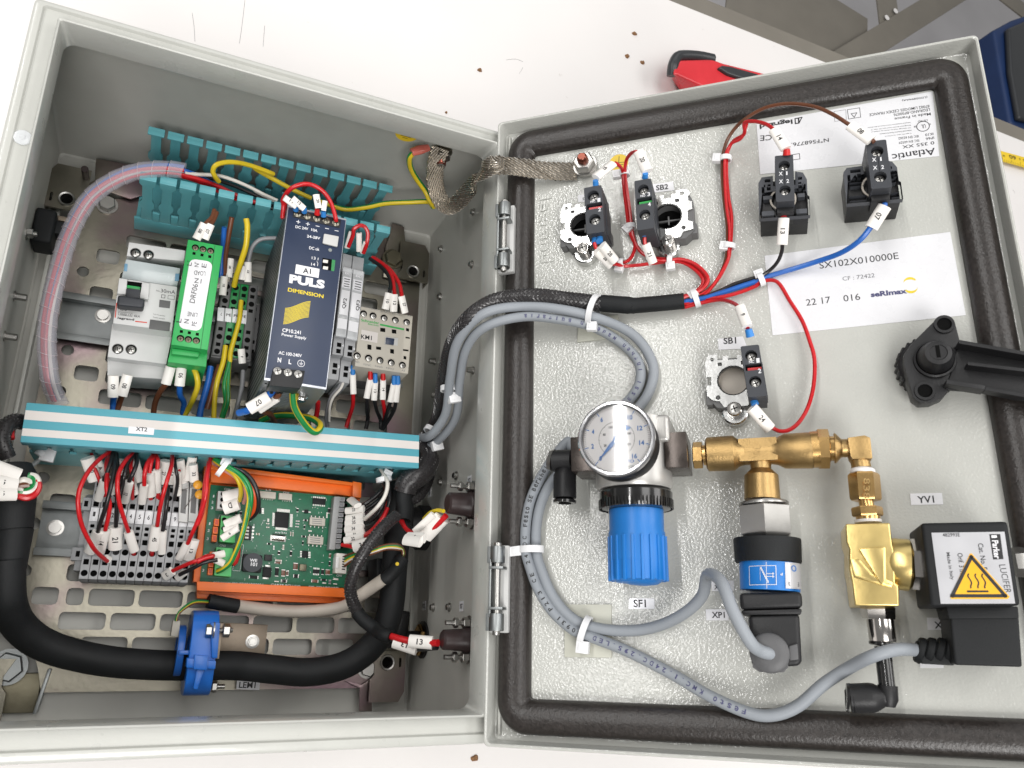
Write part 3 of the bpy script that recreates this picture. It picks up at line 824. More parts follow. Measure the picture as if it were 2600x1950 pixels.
# blue knob
kb = MB('knob_blue')
lathe2(kb, 'd5', [(1098, 1255, 1530, 1250), (1100, 1420, 1535, 1415), (1094, 1440, 1545, 1435), (1095, 1660, 1555, 1655)], RC, n=48)
knob = reg.part('knob', kb)
kb = MB('knob_blue')
lathe2(kb, 'd7', [(1100, -10, 1556, -12), (1108, 150, 1558, 150), (1150, 166, 1515, 166), (1155, 172, 1510, 172)], RC, n=48)
lathe2(kb, 'd7', [(1160, 160, 1505, 160), (1180, 176, 1480, 176), (1260, 192, 1400, 192)], RC, n=40)
reg.part('knob_end', kb, parent=knob)
kc = (A('d5', 1096, 1500, RC, D) + A('d5', 1550, 1500, RC, D)) / 2; kr = (A('d5', 1096, 1500, RC, D) - A('d5', 1550, 1500, RC, D)).length / 2
yt = A('d5', 1310, 1440, RC + kr, D).y; yb = A('d7', 1330, 145, RC + kr, D).y
for k in range(20):
    mb = MB('knob_blue'); mb.X = Matrix.Translation((kc.x, 0, RC)) @ Matrix.Rotation(2 * math.pi * k / 20, 4, 'Y')
    mb.hexa([(-1.1, yb, kr - .8), (1.1, yb, kr - .8), (1.1, yt, kr - .8), (-1.1, yt, kr - .8)], [(-.75, yb, kr + .8), (.75, yb, kr + .8), (.75, yt + .2, kr + .7), (-.75, yt + .2, kr + .7)])
    reg.part('rib', mb, parent=knob, bevel=.2)
# side blocks

mat('bronze_block', (0.075, 0.062, 0.055), 0.28, 0.6, bump=.15, var=.25, vscale=120)
mb = quad(MB('bronze_block'), 'd5', [(782, 662), (985, 655), (1000, 938), (790, 938)], 22, -4, D)
reg.part('side_block', mb, bevel=.8)
mb = quad(MB('bronze_block'), 'd5', [(1532, 625), (1712, 615), (1730, 908), (1546, 912)], 22, -4, D)
sb = reg.part('side_block', mb, bevel=.8)
# gauge
GT = 47.0
gc = (A('d5', 846, 670, GT, D) + A('d5', 1458, 670, GT, D)) / 2
gr = (A('d5', 846, 670, GT, D) - A('d5', 1458, 670, GT, D)).length / 2
gt_, gb_ = A('d5', 1150, 368, GT, D), A('d5', 1150, 975, GT, D)
gc = Vector((gc.x, (gt_.y + gb_.y) / 2, GT)); gr = (gr + (gt_ - gb_).length / 2) / 2
mb = MB('black').lathe((gc.x, gc.y, 26), (0, 0, 1), [(0, gr * .8), (2, gr + .2), (15.5, gr + .5), (16.4, gr)], 48)
ga = reg.part('gauge', mb)
mb = MB('white').lathe((gc.x, gc.y, GT - 3.6), (0, 0, 1), [(0, gr - 1.6), (.6 - .1, gr - 1.6)], 48)
reg.part('dial', mb, parent=ga)
mb = MB('chrome').lathe((gc.x, gc.y, GT - 3), (0, 0, 1), [(-.5, gr + .3), (2.2, gr + .3), (3.2, gr - .5), (3.2, gr - 1.6), (1.6, gr - 2.4), (-.5, gr - 2.4)], 56, caps=False)
mb.mats[0] = 'rim_clear'
mat('rim_clear', (.30, .30, .31), .08, .6, var=.05, coat=1)
reg.part('bezel', mb, parent=ga)
th_dial = GT - 3.0
def dp(ang, r, h=th_dial): return Vector((gc.x + r * math.cos(math.radians(ang)), gc.y + r * math.sin(math.radians(ang)), h + .05))
# scale angles read off the dial: 0 at lower left, 16 at lower right
def ang(v): return 229 - v * (229 + 49 - 2) / 16
mb = MB('ink_blue')
R0 = gr - 2.6
for k in range(0, 81):
    a_ = ang(k / 5); big = k % 10 == 0
    d = Vector((math.cos(math.radians(a_)), math.sin(math.radians(a_)), 0)); n = Vector((-d.y, d.x, 0)) * (.22 if big else .08)
    r1, r2 = (R0 - (2.0 if big else 1.1)), R0
    p, q_ = dp(a_, r1), dp(a_, r2)
    mb.use('ink_blue' if big else 'ink_grey'); mb.prism([((p - n).x, (p - n).y), ((q_ - n).x, (q_ - n).y), ((q_ + n).x, (q_ + n).y), ((p + n).x, (p + n).y)], th_dial, th_dial + .04)
for k in range(0, 13):
    a_ = ang(k * 240 / 14.5 / 12)
    d = Vector((math.cos(math.radians(a_)), math.sin(math.radians(a_)), 0)); n = Vector((-d.y, d.x, 0)) * .06
    p, q_ = dp(a_, R0 * .50), dp(a_, R0 * .54)
    mb.use('ink'); mb.prism([((p - n).x, (p - n).y), ((q_ - n).x, (q_ - n).y), ((q_ + n).x, (q_ + n).y), ((p + n).x, (p + n).y)], th_dial, th_dial + .04)
arc = [math.radians(ang(k * 16 / 40)) for k in range(41)]
for a, b in zip(arc, arc[1:]):
    r1, r2 = R0 * .535, R0 * .545
    mb.prism([(gc.x + r1 * math.cos(a), gc.y + r1 * math.sin(a)), (gc.x + r2 * math.cos(a), gc.y + r2 * math.sin(a)), (gc.x + r2 * math.cos(b), gc.y + r2 * math.sin(b)), (gc.x + r1 * math.cos(b), gc.y + r1 * math.sin(b))], th_dial, th_dial + .04)
reg.part('scale', mb, parent=ga, smooth=False, kind='stuff')
for v in range(0, 17, 2):
    p = dp(ang(v), R0 * .76); s_ = str(v); wd = 1.7 * len(s_) * .78
    text(reg, s_, p - Vector((wd / 2, 1.2, 0)), p + Vector((wd / 2, -1.2, 0)), 'ink_blue', 2.6, parent=ga, lift=.02, bold=.035)
for s_, v in (('20', 1.2), ('60', 4.1), ('100', 6.6), ('140', 9.3), ('180', 12.1), ('220', 14.9)):
    p = dp(ang(v), R0 * .40); wd = .72 * len(s_)
    text(reg, s_, p - Vector((wd / 2, .55, 0)), p + Vector((wd / 2, -.55, 0)), 'ink', 1.35, parent=ga, lift=.02, bold=.03)
p = dp(-70, R0 * .74); text(reg, 'FESTO', p - Vector((4.4, .8, 0)), p + Vector((4.4, -.8, 0)), 'ink_blue', 1.6, parent=ga, lift=.02, bold=.03)
p = dp(-72, R0 * .9); text(reg, '100 3637', p - Vector((3.0, .4, 0)), p + Vector((3.6, -.4, 0)), 'ink_grey', 1.0, parent=ga, lift=.02)
a_ = ang(0); mb = MB('ink_blue'); d = (dp(a_, 1) - dp(a_, 0)).normalized(); n = Vector((-d.y, d.x, 0)); c0 = Vector((gc.x, gc.y, 0))
def P2(x, y): v = c0 + d * x + n * y; return (v.x, v.y)
mb.prism([P2(R0 * .88, 0), P2(4, 1.1), P2(0, .8), P2(-5, 1.1), P2(-9.3, 2.3), P2(-8.6, -2.3), P2(-5, -1.1), P2(0, -.8), P2(4, -1.1)], th_dial + .5, th_dial + .8)
mb.cyl((gc.x, gc.y, th_dial + .1), (gc.x, gc.y, th_dial + 1.4), 1.6)
reg.part('needle', mb, parent=ga)
mb = MB('glass').lathe((gc.x, gc.y, GT - 1.4), (0, 0, 1), [(0, gr - 1.5), (.5, gr - 1.6)], 48)
reg.part('glass', mb, parent=ga)
reg.part('gauge_stem', MB('bronze_block').cyl((gc.x, gc.y, 14), (gc.x, gc.y, 28), 9, n=24))

# push-in elbow on the left of the regulator
c = A('d5', 720, 850, 8, D)
el = Thing('push_in_elbow', 'black push-in air elbow screwed into the left side of the regulator', 'air fitting', (c.x, c.y, FL), D)
el.part('nut', lathe2(MB('brass'), 'd5', [(612, 772, 618, 925), (642, 762, 655, 945)], 8, n=24, phase=.2)).data.materials[0] = MATS['steel']
el.part('body', lathe2(MB('black'), 'd5', [(645, 768, 655, 940), (790, 765, 800, 935)], 8, n=28))
br = lathe2(MB('black'), 'd5', [(690, 900, 790, 900), (672, 925, 805, 920), (648, 975, 825, 965), (650, 1155, 830, 1150)], 8, n=30)
el.part('barrel', br)
el.part('release_ring', lathe2(MB('black_gloss'), 'd5', [(680, 1150, 800, 1150), (648, 1175, 830, 1170), (650, 1195, 828, 1190)], 8, n=30))
mb = MB('hole'); lathe2(mb, 'd5', [(690, 1196, 790, 1194), (690, 1199, 790, 1197)], 8, n=24); el.part('bore', mb)

# ---- brass chain: tee, elbow, valve
BC = 9.0
tee = Thing('brass_tee', 'dull brass pipe tee between the regulator and the brass elbow', 'pipe fitting', A('d6', 340, 400, BC, D), D)
tee.part('hex_nipple', lathe2(MB('brass_smooth'), 'd5', [(1762, 715, 1775, 905), (1770, 705, 1782, 915), (1835, 705, 1850, 912), (1842, 715, 1850, 900)], BC, n=6, phase=.1))
tee.part('thread', lathe2(MB('brass_smooth'), 'd5', [(1845, 730, 1850, 890), (1890, 725, 1895, 885)], BC))
mb = MB('brass')
lathe2(mb, 'd5', [(1868, 690, 1878, 915), (1880, 672, 1895, 940), (2085, 662, 2105, 938), (2125, 690, 2140, 910), (2180, 690, 2185, 885)], BC, n=32)
lathe2(mb, 'd6', [(180, 330, 190, 500), (420, 320, 430, 490), (470, 312, 490, 500), (520, 285, 545, 525), (715, 272, 730, 522)], BC, n=32)
lathe2(mb, 'd6', [(285, 470, 440, 465), (290, 530, 435, 525), (250, 575, 490, 570), (248, 740, 505, 745)], BC, n=32)
bx = rect('d6', 208, 335, 485, 478, BC, D); mb.box(bx[0], bx[1], bx[2], bx[3], BC - 5, BC + 6.5)
tee.part('body', mb)
tee.part('collar', lathe2(MB('brass_smooth'), 'd6', [(712, 268, 728, 520), (762, 262, 780, 518)], BC, n=32))
tee.part('hex_bush', lathe2(MB('brass_smooth'), 'd6', [(748, 262, 768, 512), (756, 248, 775, 520), (832, 248, 850, 520), (838, 262, 856, 510)], BC, n=6, phase=.12))
m_ = MB('brass'); text(tee, 'mC', A('d6', 330, 445, BC + 6.6, D), A('d6', 372, 360, BC + 6.6, D), 'brass', 4.5, lift=.25, mb=m_); tee.part('cast_mark', m_)

elb = Thing('brass_elbow', 'small brass elbow turning down from the tee towards the valve', 'pipe fitting', A('d6', 1050, 400, BC, D), D)
elb.part('thread', lathe2(MB('brass_smooth'), 'd6', [(838, 300, 850, 470), (888, 298, 898, 470)], BC))
mb = MB('brass'); lathe2(mb, 'd6', [(868, 275, 890, 490), (885, 280, 905, 478), (925, 325, 938, 450), (1010, 318, 1018, 445)], BC, n=28)
lathe2(mb, 'd6', [(965, 425, 1140, 420), (1000, 480, 1140, 478), (1000, 525, 1143, 522)], BC, n=28)
mb.X = None
q_ = [A('d6', x_, y_, BC, D) for x_, y_ in [(965, 325), (1085, 308), (1125, 325), (1140, 470), (1000, 475), (985, 450)]]
mb.prism([(p.x, p.y) for p in q_], BC - 6.5, BC + 6)
elb.part('body', mb, bevel=.6)
elb.part('sealing_tape', lathe2(MB('white'), 'd6', [(1005, 522, 1150, 522), (988, 535, 1165, 532), (985, 558, 1168, 552), (1000, 566, 1160, 562)], BC)).name = 'sealing_tape'
ad = Thing('hex_adapter', 'bright brass hexagon adapter with stamped figures between elbow and valve', 'pipe fitting', A('d6', 1090, 700, BC, D), D)
ad.part('hex', lathe2(MB('brass_smooth'), 'd6', [(985, 558, 1185, 556), (970, 575, 1198, 570), (990, 738, 1215, 730), (1000, 752, 1205, 746)], BC, n=6, phase=.0))
ad.part('neck', lathe2(MB('brass_smooth'), 'd6', [(1045, 740, 1155, 740), (1058, 800, 1165, 796)], BC))
ad.part('lower_hex', lathe2(MB('brass_smooth'), 'd6', [(1005, 797, 1210, 793), (996, 808, 1220, 803), (1003, 852, 1226, 848), (1012, 864, 1220, 858)], BC, n=6, phase=.0))
ad.part('thread', lathe2(MB('brass_smooth'), 'd6', [(1030, 860, 1205, 858), (1032, 890, 1208, 888)], BC))
ad.part('sealing_tape', lathe2(MB('white'), 'd6', [(1020, 886, 1212, 884), (1022, 906, 1215, 904)], BC))
for i, (yy, s_) in enumerate(((610, '8'), (660, '3'), (712, '8'))):
    m_ = MB('brass'); text(ad, s_, A('d6', 1085, yy - 18, BC + 9.6, D), A('d6', 1088, yy + 22, BC + 9.6, D), 'brass', 2.8, lift=.0, mb=m_, bold=0); ad.part('stamped_figure', m_, smooth=False)

val = Thing('solenoid_valve', 'shiny yellow brass valve body with black solenoid coil carrying a silver label', 'solenoid valve', A('d6', 1150, 1200, BC, D), D)
mb = MB('brass_bright')
q_ = [A('d6', x_, y_, BC + 11, D) for x_, y_ in [(958, 912), (1270, 905), (1290, 1055), (1300, 1100), (1310, 1330), (1335, 1345), (1338, 1490), (1025, 1488), (1005, 1330), (985, 1230), (985, 1090), (965, 1040)]]
mb.prism([(p.x, p.y) for p in q_], FL + 2, BC + 11)
vb = val.part('body', mb, bevel=1.3, seg=3)
mb = MB('brass_bright'); q_ = [A('d6', x_, y_, BC + 14, D) for x_, y_ in [(1050, 1085), (1245, 1070), (1250, 1325), (1215, 1345)]]
mb.prism([(p.x, p.y) for p in q_], BC + 9, BC + 13)
q_ = [A('d6', x_, y_, BC + 13, D) for x_, y_ in [(990, 1160), (1060, 1155), (1150, 1260), (1300, 1320), (1290, 1360), (1020, 1290)]]
mb.prism([(p.x, p.y) for p in q_], BC + 8, BC + 12)
val.part('cast_web', mb, bevel=1.2)
val.part('port', lathe2(MB('brass_bright'), 'd6', [(1235, 1030, 1250, 1345), (1275, 1015, 1300, 1375), (1385, 1020, 1412, 1385), (1400, 1040, 1430, 1370)], BC, n=36))
val.part('hex_nut', lathe2(MB('nickel'), 'd6', [(1402, 1040, 1418, 1350), (1410, 1015, 1430, 1370), (1490, 1018, 1512, 1378), (1500, 1040, 1520, 1360)], BC, n=6, phase=.07))
CT = 28.0
mb = quad(MB('black_matte'), 'd6', [(1488, 905), (2098, 893), (2190, 1488), (1555, 1492)], CT, -10, D)
coil = val.part('coil', mb, bevel=2.0, seg=3)
lb = quad(MB('label_alu'), 'd6', [(1562, 975), (2075, 968), (2150, 1472), (1628, 1474)], CT + .3, CT, D)
lab = val.part('label_plate', lb, bevel=.0, parent=coil)
def lt(s, a, b, px, m='ink', bold=.012, h=CT + .3):
    A0 = A('d6', *a, h, D); text(val, s, A0, A('d6', *b, h, D), m, None if px is None else px, parent=coil, lift=.06, bold=bold)
lt('482993E', (1642, 1004), (1763, 1002), 1.7)
lt('Cat. No. 5', (1886, 1050), (1918, 1235), 2.2); lt('Orif. 3 mm', (1742, 1118), (1766, 1290), 2.2); lt('Made in Italy', (1658, 1114), (1690, 1306), 1.9); lt('LUCIFER', (2035, 1200), (2080, 1400), 2.6, bold=.0)
mb = MB('ink'); quad(mb, 'd6', [(1968, 985), (2045, 984), (2068, 1160), (1995, 1163)], CT + .36, CT + .3, D); val.part('logo_field', mb, parent=coil, smooth=False)
lt('Parker', (1985, 1028), (2003, 1158), 2.6, 'ink_white', .03, CT + .42)
mb = MB('ink_white'); quad(mb, 'd6', [(1982, 993), (2020, 992), (2023, 1010), (1985, 1012)], CT + .42, CT + .37, D); val.part('logo_mark', mb, parent=coil, smooth=False)
# hot surface triangle
mb = MB('hazard'); quad(mb, 'd6', [(1845, 1120), (2112, 1425), (2098, 1440), (1700, 1440), (1694, 1425), (1832, 1122)], CT + .45, CT + .3, D)
tr_ = val.part('warning_triangle', mb, parent=coil, smooth=False)
mb = MB('ink'); outline(mb, 'd6', [(1842, 1145), (2080, 1418), (1708, 1418)], 1.45, CT + .5)
for x in (1832, 1882, 1930):
    P = [A('d6', x + dx, y_, CT + .5, D) for dx, y_ in ((-8, 1262), (-14, 1280), (2, 1305), (12, 1328), (6, 1350), (8, 1366))]
    P = smooth_path(P, 3)
    for a, b in zip(P, P[1:]):
        d = (b - a).normalized(); n = Vector((-d.y, d.x, 0)) * .3
        mb.prism([(p.x, p.y) for p in (a - n, b - n, b + n, a + n)], CT + .5, CT + .55)
quad(mb, 'd6', [(1810, 1380), (1962, 1380), (1964, 1393), (1812, 1394)], CT + .55, CT + .5, D)
val.part('warning_sign', mb, parent=coil, smooth=False)
val.part('coil_nut', lathe2(MB('steel'), 'd6', [(2125, 1080, 2150, 1285), (2180, 1075, 2210, 1290), (2215, 1080, 2240, 1280)], 8, n=6))
val.part('coil_step', quad(MB('black_matte'), 'd8', [(1545, 340), (1560, 345), (1565, 400), (1548, 398)], 5, -8, D), bevel=.5)

# plug under the coil, with ribbed boot
plug = Thing('solenoid_plug', 'square black plug with ribbed strain relief below the solenoid coil', 'connector', A('d8', 1800, 600, FL, D), D)
mb = quad(MB('black_matte'), 'd8', [(1590, 365), (2165, 362), (2175, 458), (1612, 462)], 18, -8, D)
plug.part('gasket_block', mb, bevel=.6)
mb = quad(MB('black_matte'), 'd8', [(1618, 440), (2172, 438), (2200, 850), (1658, 832)], 17, -9, D)
plug.part('body', mb, bevel=1.2, seg=3)
BO = 2.0
for i, (x0, x1) in enumerate(((1345, 1400), (1420, 1478), (1498, 1555), (1572, 1640))):
    plug.part('rib', lathe2(MB('black_matte'), 'd8', [(x0, 608, x0 + 5, 800), (x0 + 10, 604, x0 + 12, 812), (x1 - 12, 608, x1 + 8, 832), (x1, 625, x1 + 8, 825)], BO, n=20))
plug.part('boot_core', lathe2(MB('black_matte'), 'd8', [(1352, 640, 1356, 790), (1660, 640, 1664, 800)], BO, n=20))
plug.part('boot_base', quad(MB('black_matte'), 'd8', [(1362, 735), (1655, 735), (1655, 838), (1395, 824)], BO + 4, -8, D), bevel=.8)

# fittings below the valve
sf = Thing('straight_fitting', 'nickel plated straight push-in fitting under the brass valve', 'air fitting', A('d8', 1060, 500, BC, D), D)
sf.part('hex', lathe2(MB('nickel'), 'd8', [(905, 362, 1170, 360), (897, 372, 1178, 370), (908, 452, 1180, 450), (915, 466, 1175, 462)], BC, n=6, phase=.2))
sf.part('barrel', lathe2(MB('nickel'), 'd8', [(945, 468, 1172, 464), (948, 480, 1175, 474), (970, 640, 1190, 636), (975, 648, 1185, 644)], BC, n=30))
sf.part('release_ring', lathe2(MB('black_gloss'), 'd8', [(985, 645, 1180, 642), (960, 655, 1195, 652), (962, 676, 1195, 672), (985, 684, 1180, 682)], BC, n=28))
ae = Thing('elbow_fitting', 'black push-in elbow with open barrel hanging under the nickel fitting', 'air fitting', A('d8', 1100, 1080, BC, D), D)
ae.part('stem', lathe2(MB('black_gloss'), 'd8', [(1008, 684, 1145, 682), (1045, 1010, 1182, 1005)], BC, n=26))
mb = lathe2(MB('black'), 'd8', [(1035, 995, 1200, 998), (1042, 1110, 1208, 1110), (1070, 1170, 1180, 1168)], BC, n=26)
lathe2(mb, 'd8', [(1170, 1030, 1170, 1160), (1090, 1018, 1085, 1172), (1070, 1010, 1062, 1175)], BC, n=26)
ae.part('body', mb)
ae.part('barrel', lathe2(MB('black'), 'd8', [(1085, 1012, 1075, 1172), (1020, 985, 1020, 1212), (985, 975, 975, 1215), (840, 982, 828, 1218)], BC, n=32))
mb = lathe2(MB('black'), 'd8', [(838, 980, 826, 1218), (820, 980, 808, 1218)], BC, n=32)
ae.part('release_ring', mb)
lp = lathe2(MB('black_gloss'), 'd8', [(812, 978, 800, 1216), (790, 985, 778, 1212), (786, 1010, 776, 1180), (800, 1030, 790, 1160)], BC, n=32)
ae.part('lip', lp)
ae.part('bore', lathe2(MB('hole'), 'd8', [(789, 1030, 779, 1160), (786, 1032, 776, 1158)], BC, n=26))

# ---- pressure switch
PC = 9.0
ps = Thing('pressure_switch', 'pressure switch with nickel hexagon, blue band and black cable head under the tee', 'pressure switch', A('d6', 420, 1200, PC, D), D)
ps.part('washer', lathe2(MB('steel'), 'd6', [(212, 762, 553, 758), (205, 772, 560, 768), (208, 785, 562, 780)], PC, n=36))
ps.part('hex', lathe2(MB('steel'), 'd6', [(215, 782, 560, 778), (192, 800, 588, 795), (195, 985, 597, 980), (225, 1012, 580, 1008)], PC, n=6, phase=.5))
ps.part('black_ring', lathe2(MB('black_matte'), 'd6', [(172, 1022, 646, 1016), (170, 1032, 648, 1026), (182, 1178, 655, 1172), (186, 1190, 650, 1184)], PC, n=40))
bl_ = lathe2(MB('knob_blue'), 'd6', [(212, 1190, 640, 1186), (220, 1386, 642, 1382)], PC, n=44)
bb = ps.part('band', bl_)
# white end of the band and its switch diagram, wrapped as thin sheets over the drum
c1 = (A('d6', 212, 1195, PC, D) + A('d6', 640, 1190, PC, D)) / 2; c2 = (A('d6', 220, 1384, PC, D) + A('d6', 642, 1380, PC, D)) / 2; R1 = (A('d6', 212, 1195, PC, D) - A('d6', 640, 1190, PC, D)).length / 2
def drum(mb, a0, a1, t0, t1, n=8, lift=.12):
    def P(a, t): c = c1.lerp(c2, t); return Vector((c.x + (R1 + lift) * math.sin(a), c.y, PC + (R1 + lift) * math.cos(a)))
    for k in range(n):
        b0, b1 = lerp(a0, a1, k / n), lerp(a0, a1, (k + 1) / n)
        i = [mb.pt(P(b0, t0)), mb.pt(P(b1, t0)), mb.pt(P(b1, t1)), mb.pt(P(b0, t1))]; mb.face(i)
mb = MB('label_alu'); drum(mb, .52, 1.75, .03, .97, 12); ps.part('white_field', mb, parent=bb)
mb = MB('ink_white'); 
for a0, a1, t0, t1 in ((-.7, -.68, .15, .85), (.2, .22, .15, .85), (-.7, .22, .15, .17), (-.7, .22, .83, .85), (-.1, -.085, .02, .98), (-.3, -.29, .2, .7), (-.1, .15, .44, .46), (-.1, .15, .54, .56), (.1, .12, .4, .6)):
    drum(mb, a0, a1, t0, t1, 4, .15)
for k in range(8): drum(mb, -.28 + k * .03, -.245 + k * .03, .2 + k * .07, .29 + k * .07, 1, .16)
ps.part('switch_diagram', mb, parent=bb, smooth=False)
def drum_text(s, a0, a1, t0, m, hh):
    p = [Vector((c1.lerp(c2, t0).x + (R1 + .2) * math.sin(a_), c1.lerp(c2, t0).y, PC + (R1 + .2) * math.cos(a_))) for a_ in (a0, a1)]
    text(ps, s, p[0], p[1], m, hh, parent=bb, lift=.08, up=(math.sin((a0 + a1) / 2), 0, math.cos((a0 + a1) / 2)))
drum_text('FESTO'[-1], 1.0, .75, .12, 'ink_blue', 3.2); drum_text('B-OD', 1.15, .62, .72, 'ink_grey', 2.2); drum_text('P', .42, .34, .42, 'ink_white', 1.2)
mb = quad(MB('black'), 'd6', [(213, 1398), (650, 1390), (660, 1500), (220, 1515)], PC + 13, PC - 14, D)
ps.part('socket', mb, bevel=2.2, seg=3)
mb = quad(MB('black'), 'd6', [(222, 1520), (655, 1508), (650, 1548), (235, 1555)], PC + 12.5, PC - 14, D)
ps.part('gasket', mb, bevel=1.2)
mb = quad(MB('black'), 'd8', [(2, 435), (410, 425), (430, 800), (410, 840), (330, 845), (25, 838)], PC + 12, PC - 13, D)
hd = ps.part('head', mb, bevel=2.2, seg=3)
mb = MB('ink_grey'); mb.mats[0] = 'rubber'; mat('rubber', (.085, .085, .088), .5, bump=.3, var=.1)
c = A('d8', 170, 735, PC + 12, D); mb.lathe(c, (0, 0, 1), [(0, 9.5), (3.5, 9.2), (4.5, 8.2), (5, 4.5)], 32)
q_ = [A('d8', x_, y_, PC + 12, D) for x_, y_ in [(30, 740), (315, 730), (320, 850), (285, 890), (90, 888), (35, 850)]]
mb.prism([(p.x, p.y) for p in q_], PC + 6, PC + 14)
ps.part('grommet', mb, parent=hd, bevel=.0)
mb = MB('rubber'); q_ = [A('d8', x_, y_, PC + 13, D) for x_, y_ in [(325, 680), (395, 660), (405, 790), (330, 800)]]; mb.prism([(p.x, p.y) for p in q_], PC + 8, PC + 13.5)
ps.part('latch', mb, parent=hd, bevel=.8)

# ---- lock handle
lk = Thing('door_lock', 'black plastic door lock with domed hub and lever running off the door edge', 'lock', A('d4', 1480, 1300, FL, D), D)
kn = MB('black'); c = A('d4', 1440, 1370, FL + 4, D)
kp = A('d4', 1190, 1370, FL + 4, D); kr_ = (c - kp).length
kn.lathe((c.x, c.y, FL), (0, 0, 1), [(0, kr_), (9, kr_), (10, kr_ - 1)], 36)
nutp = lk.part('round_nut', kn)
mb = MB('black')
for k in range(26):
    t_ = 2 * math.pi * k / 26; mb.cyl((c.x + kr_ * math.cos(t_), c.y + kr_ * math.sin(t_), FL), (c.x + kr_ * math.cos(t_), c.y + kr_ * math.sin(t_), FL + 9), 1.0, n=8)
lk.part('grip_rib', mb, parent=nutp, kind='stuff')
HP = 3.0
pk = [(1500, 985), (1530, 965), (1620, 970), (1660, 1000), (1698, 1145), (1705, 1250), (1660, 1400), (1620, 1540), (1560, 1610), (1470, 1650), (1375, 1655), (1320, 1610), (1245, 1340), (1250, 1260), (1310, 1175)]
mb = quad(MB('black'), 'd4', pk, HP, HP - 10, D)
pl_ = lk.part('base_plate', mb, bevel=1.0)
for x_, y_ in ((1570, 1025), (1415, 1560)):
    c = A('d4', x_, y_, HP, D); mb = MB('black').lathe((c.x, c.y, HP), (0, 0, 1), [(-.5, 5.2), (1.2, 5.0), (1.2, 3.6), (-.2, 3.4)], 26, caps=False); bs = lk.part('boss', mb)
    mb = MB('hole').cyl((c.x, c.y, HP - .1), (c.x, c.y, HP + .15), 3.5); lk.part('bore', mb, parent=bs)
c = A('d4', 1490, 1310, HP, D); R_ = (A('d4', 1325, 1310, HP, D) - A('d4', 1670, 1300, HP, D)).length / 2
mb = MB('black').lathe((c.x, c.y, HP), (0, 0, 1), [(0, R_), (2.5, R_), (3, R_ - 1), (1.5, R_ - 2), (4, R_ * .86), (9, R_ * .76), (12.5, R_ * .62), (13, R_ * .42), (12.6, R_ * .38), (12.6, .1)], 40)
hub = lk.part('hub', mb)
c = A('d4', 1522, 1240, HP + 12.6, D); mb = MB('hole').box(c.x - .9, c.x + .9, c.y - 3.2, c.y + 3.2, HP + 12.4, HP + 12.9); lk.part('slot', mb, parent=hub, smooth=False)
mb = MB('black'); HL = 9.0
q_ = [A('d4', x_, y_, HL, D) for x_, y_ in [(1690, 1200), (1800, 1170), (2620, 1330), (2620, 1640), (2170, 1600), (1880, 1540), (1600, 1520), (1640, 1400)]]
mb.prism([(p.x, p.y) for p in q_], HL - 8, HL - 5)
lv = lk.part('lever', mb, bevel=.5)
for a_, b_, w_, z1 in (((1690, 1160), (2650, 1330), 2.0, HL + 4), ((1760, 1335), (2650, 1440), 1.8, HL + 3), ((1590, 1480), (1900, 1530), 2.4, HL + 2), ((1900, 1535), (2650, 1670), 2.0, HL)):
    p, q2 = A('d4', *a_, z1, D), A('d4', *b_, z1, D); d = (q2 - p).normalized(); n = Vector((-d.y, d.x, 0)) * w_ / 2
    mb = MB('black').prism([(v.x, v.y) for v in (p - n, q2 - n, q2 + n, p + n)], HL - 7, z1); lk.part('lever_wall', mb, parent=lv, bevel=.3)

# ------------------------------------------------------------------ grey cables over the door and into the box
DD = D
cA = wire('grey round cable with printed line, ending at the ribbed solenoid plug', 'cable_grey',
          [('4', 1480, 1400, 62, B), ('f', 948, 950, 85, B), ('f', 985, 900, 112, B), ('f', 993, 820, 140, B), ('f', 1008, 750, 166, B), ('f', 1050, 705, 186, B), ('f', 1130, 684, 8, D), ('f', 1210, 690, 3, D), ('f', 1280, 706, -4, D), ('f', 1340, 740, -8, D), ('f', 1378, 780, -9, D), ('f', 1382, 825, -9, D), ('f', 1355, 868, -9, D),
           ('f', 1300, 905, -9.5, D), ('f', 1240, 965, -9.5, D), ('d5', 760, 700, -9, D), ('d5', 600, 900, -8, D), ('d5', 478, 1130, -7, D), ('d5', 430, 1340, -5, D), ('d5', 425, 1560, -4, D), ('d7', 465, 60, -4, D), ('d7', 530, 230, -5, D), ('d7', 640, 400, -7, D), ('d7', 800, 545, -8, D), ('d7', 960, 610, -8, D),
           ('d7', 1250, 725, -9, D), ('d7', 1600, 905, -8, D), ('d7', 1900, 1080, -4, D), ('d7', 2212, 1215, -2, D), ('d8', 200, 1235, -1, D), ('d8', 400, 1160, 0, D), ('d8', 600, 990, 2, D), ('d8', 800, 860, 5, D), ('d8', 1000, 760, 16, D), ('d8', 1200, 708, 14, D), ('d8', 1370, 715, 2, D)], 3.05, D, 'cable', 'cable', n=20, k=8)
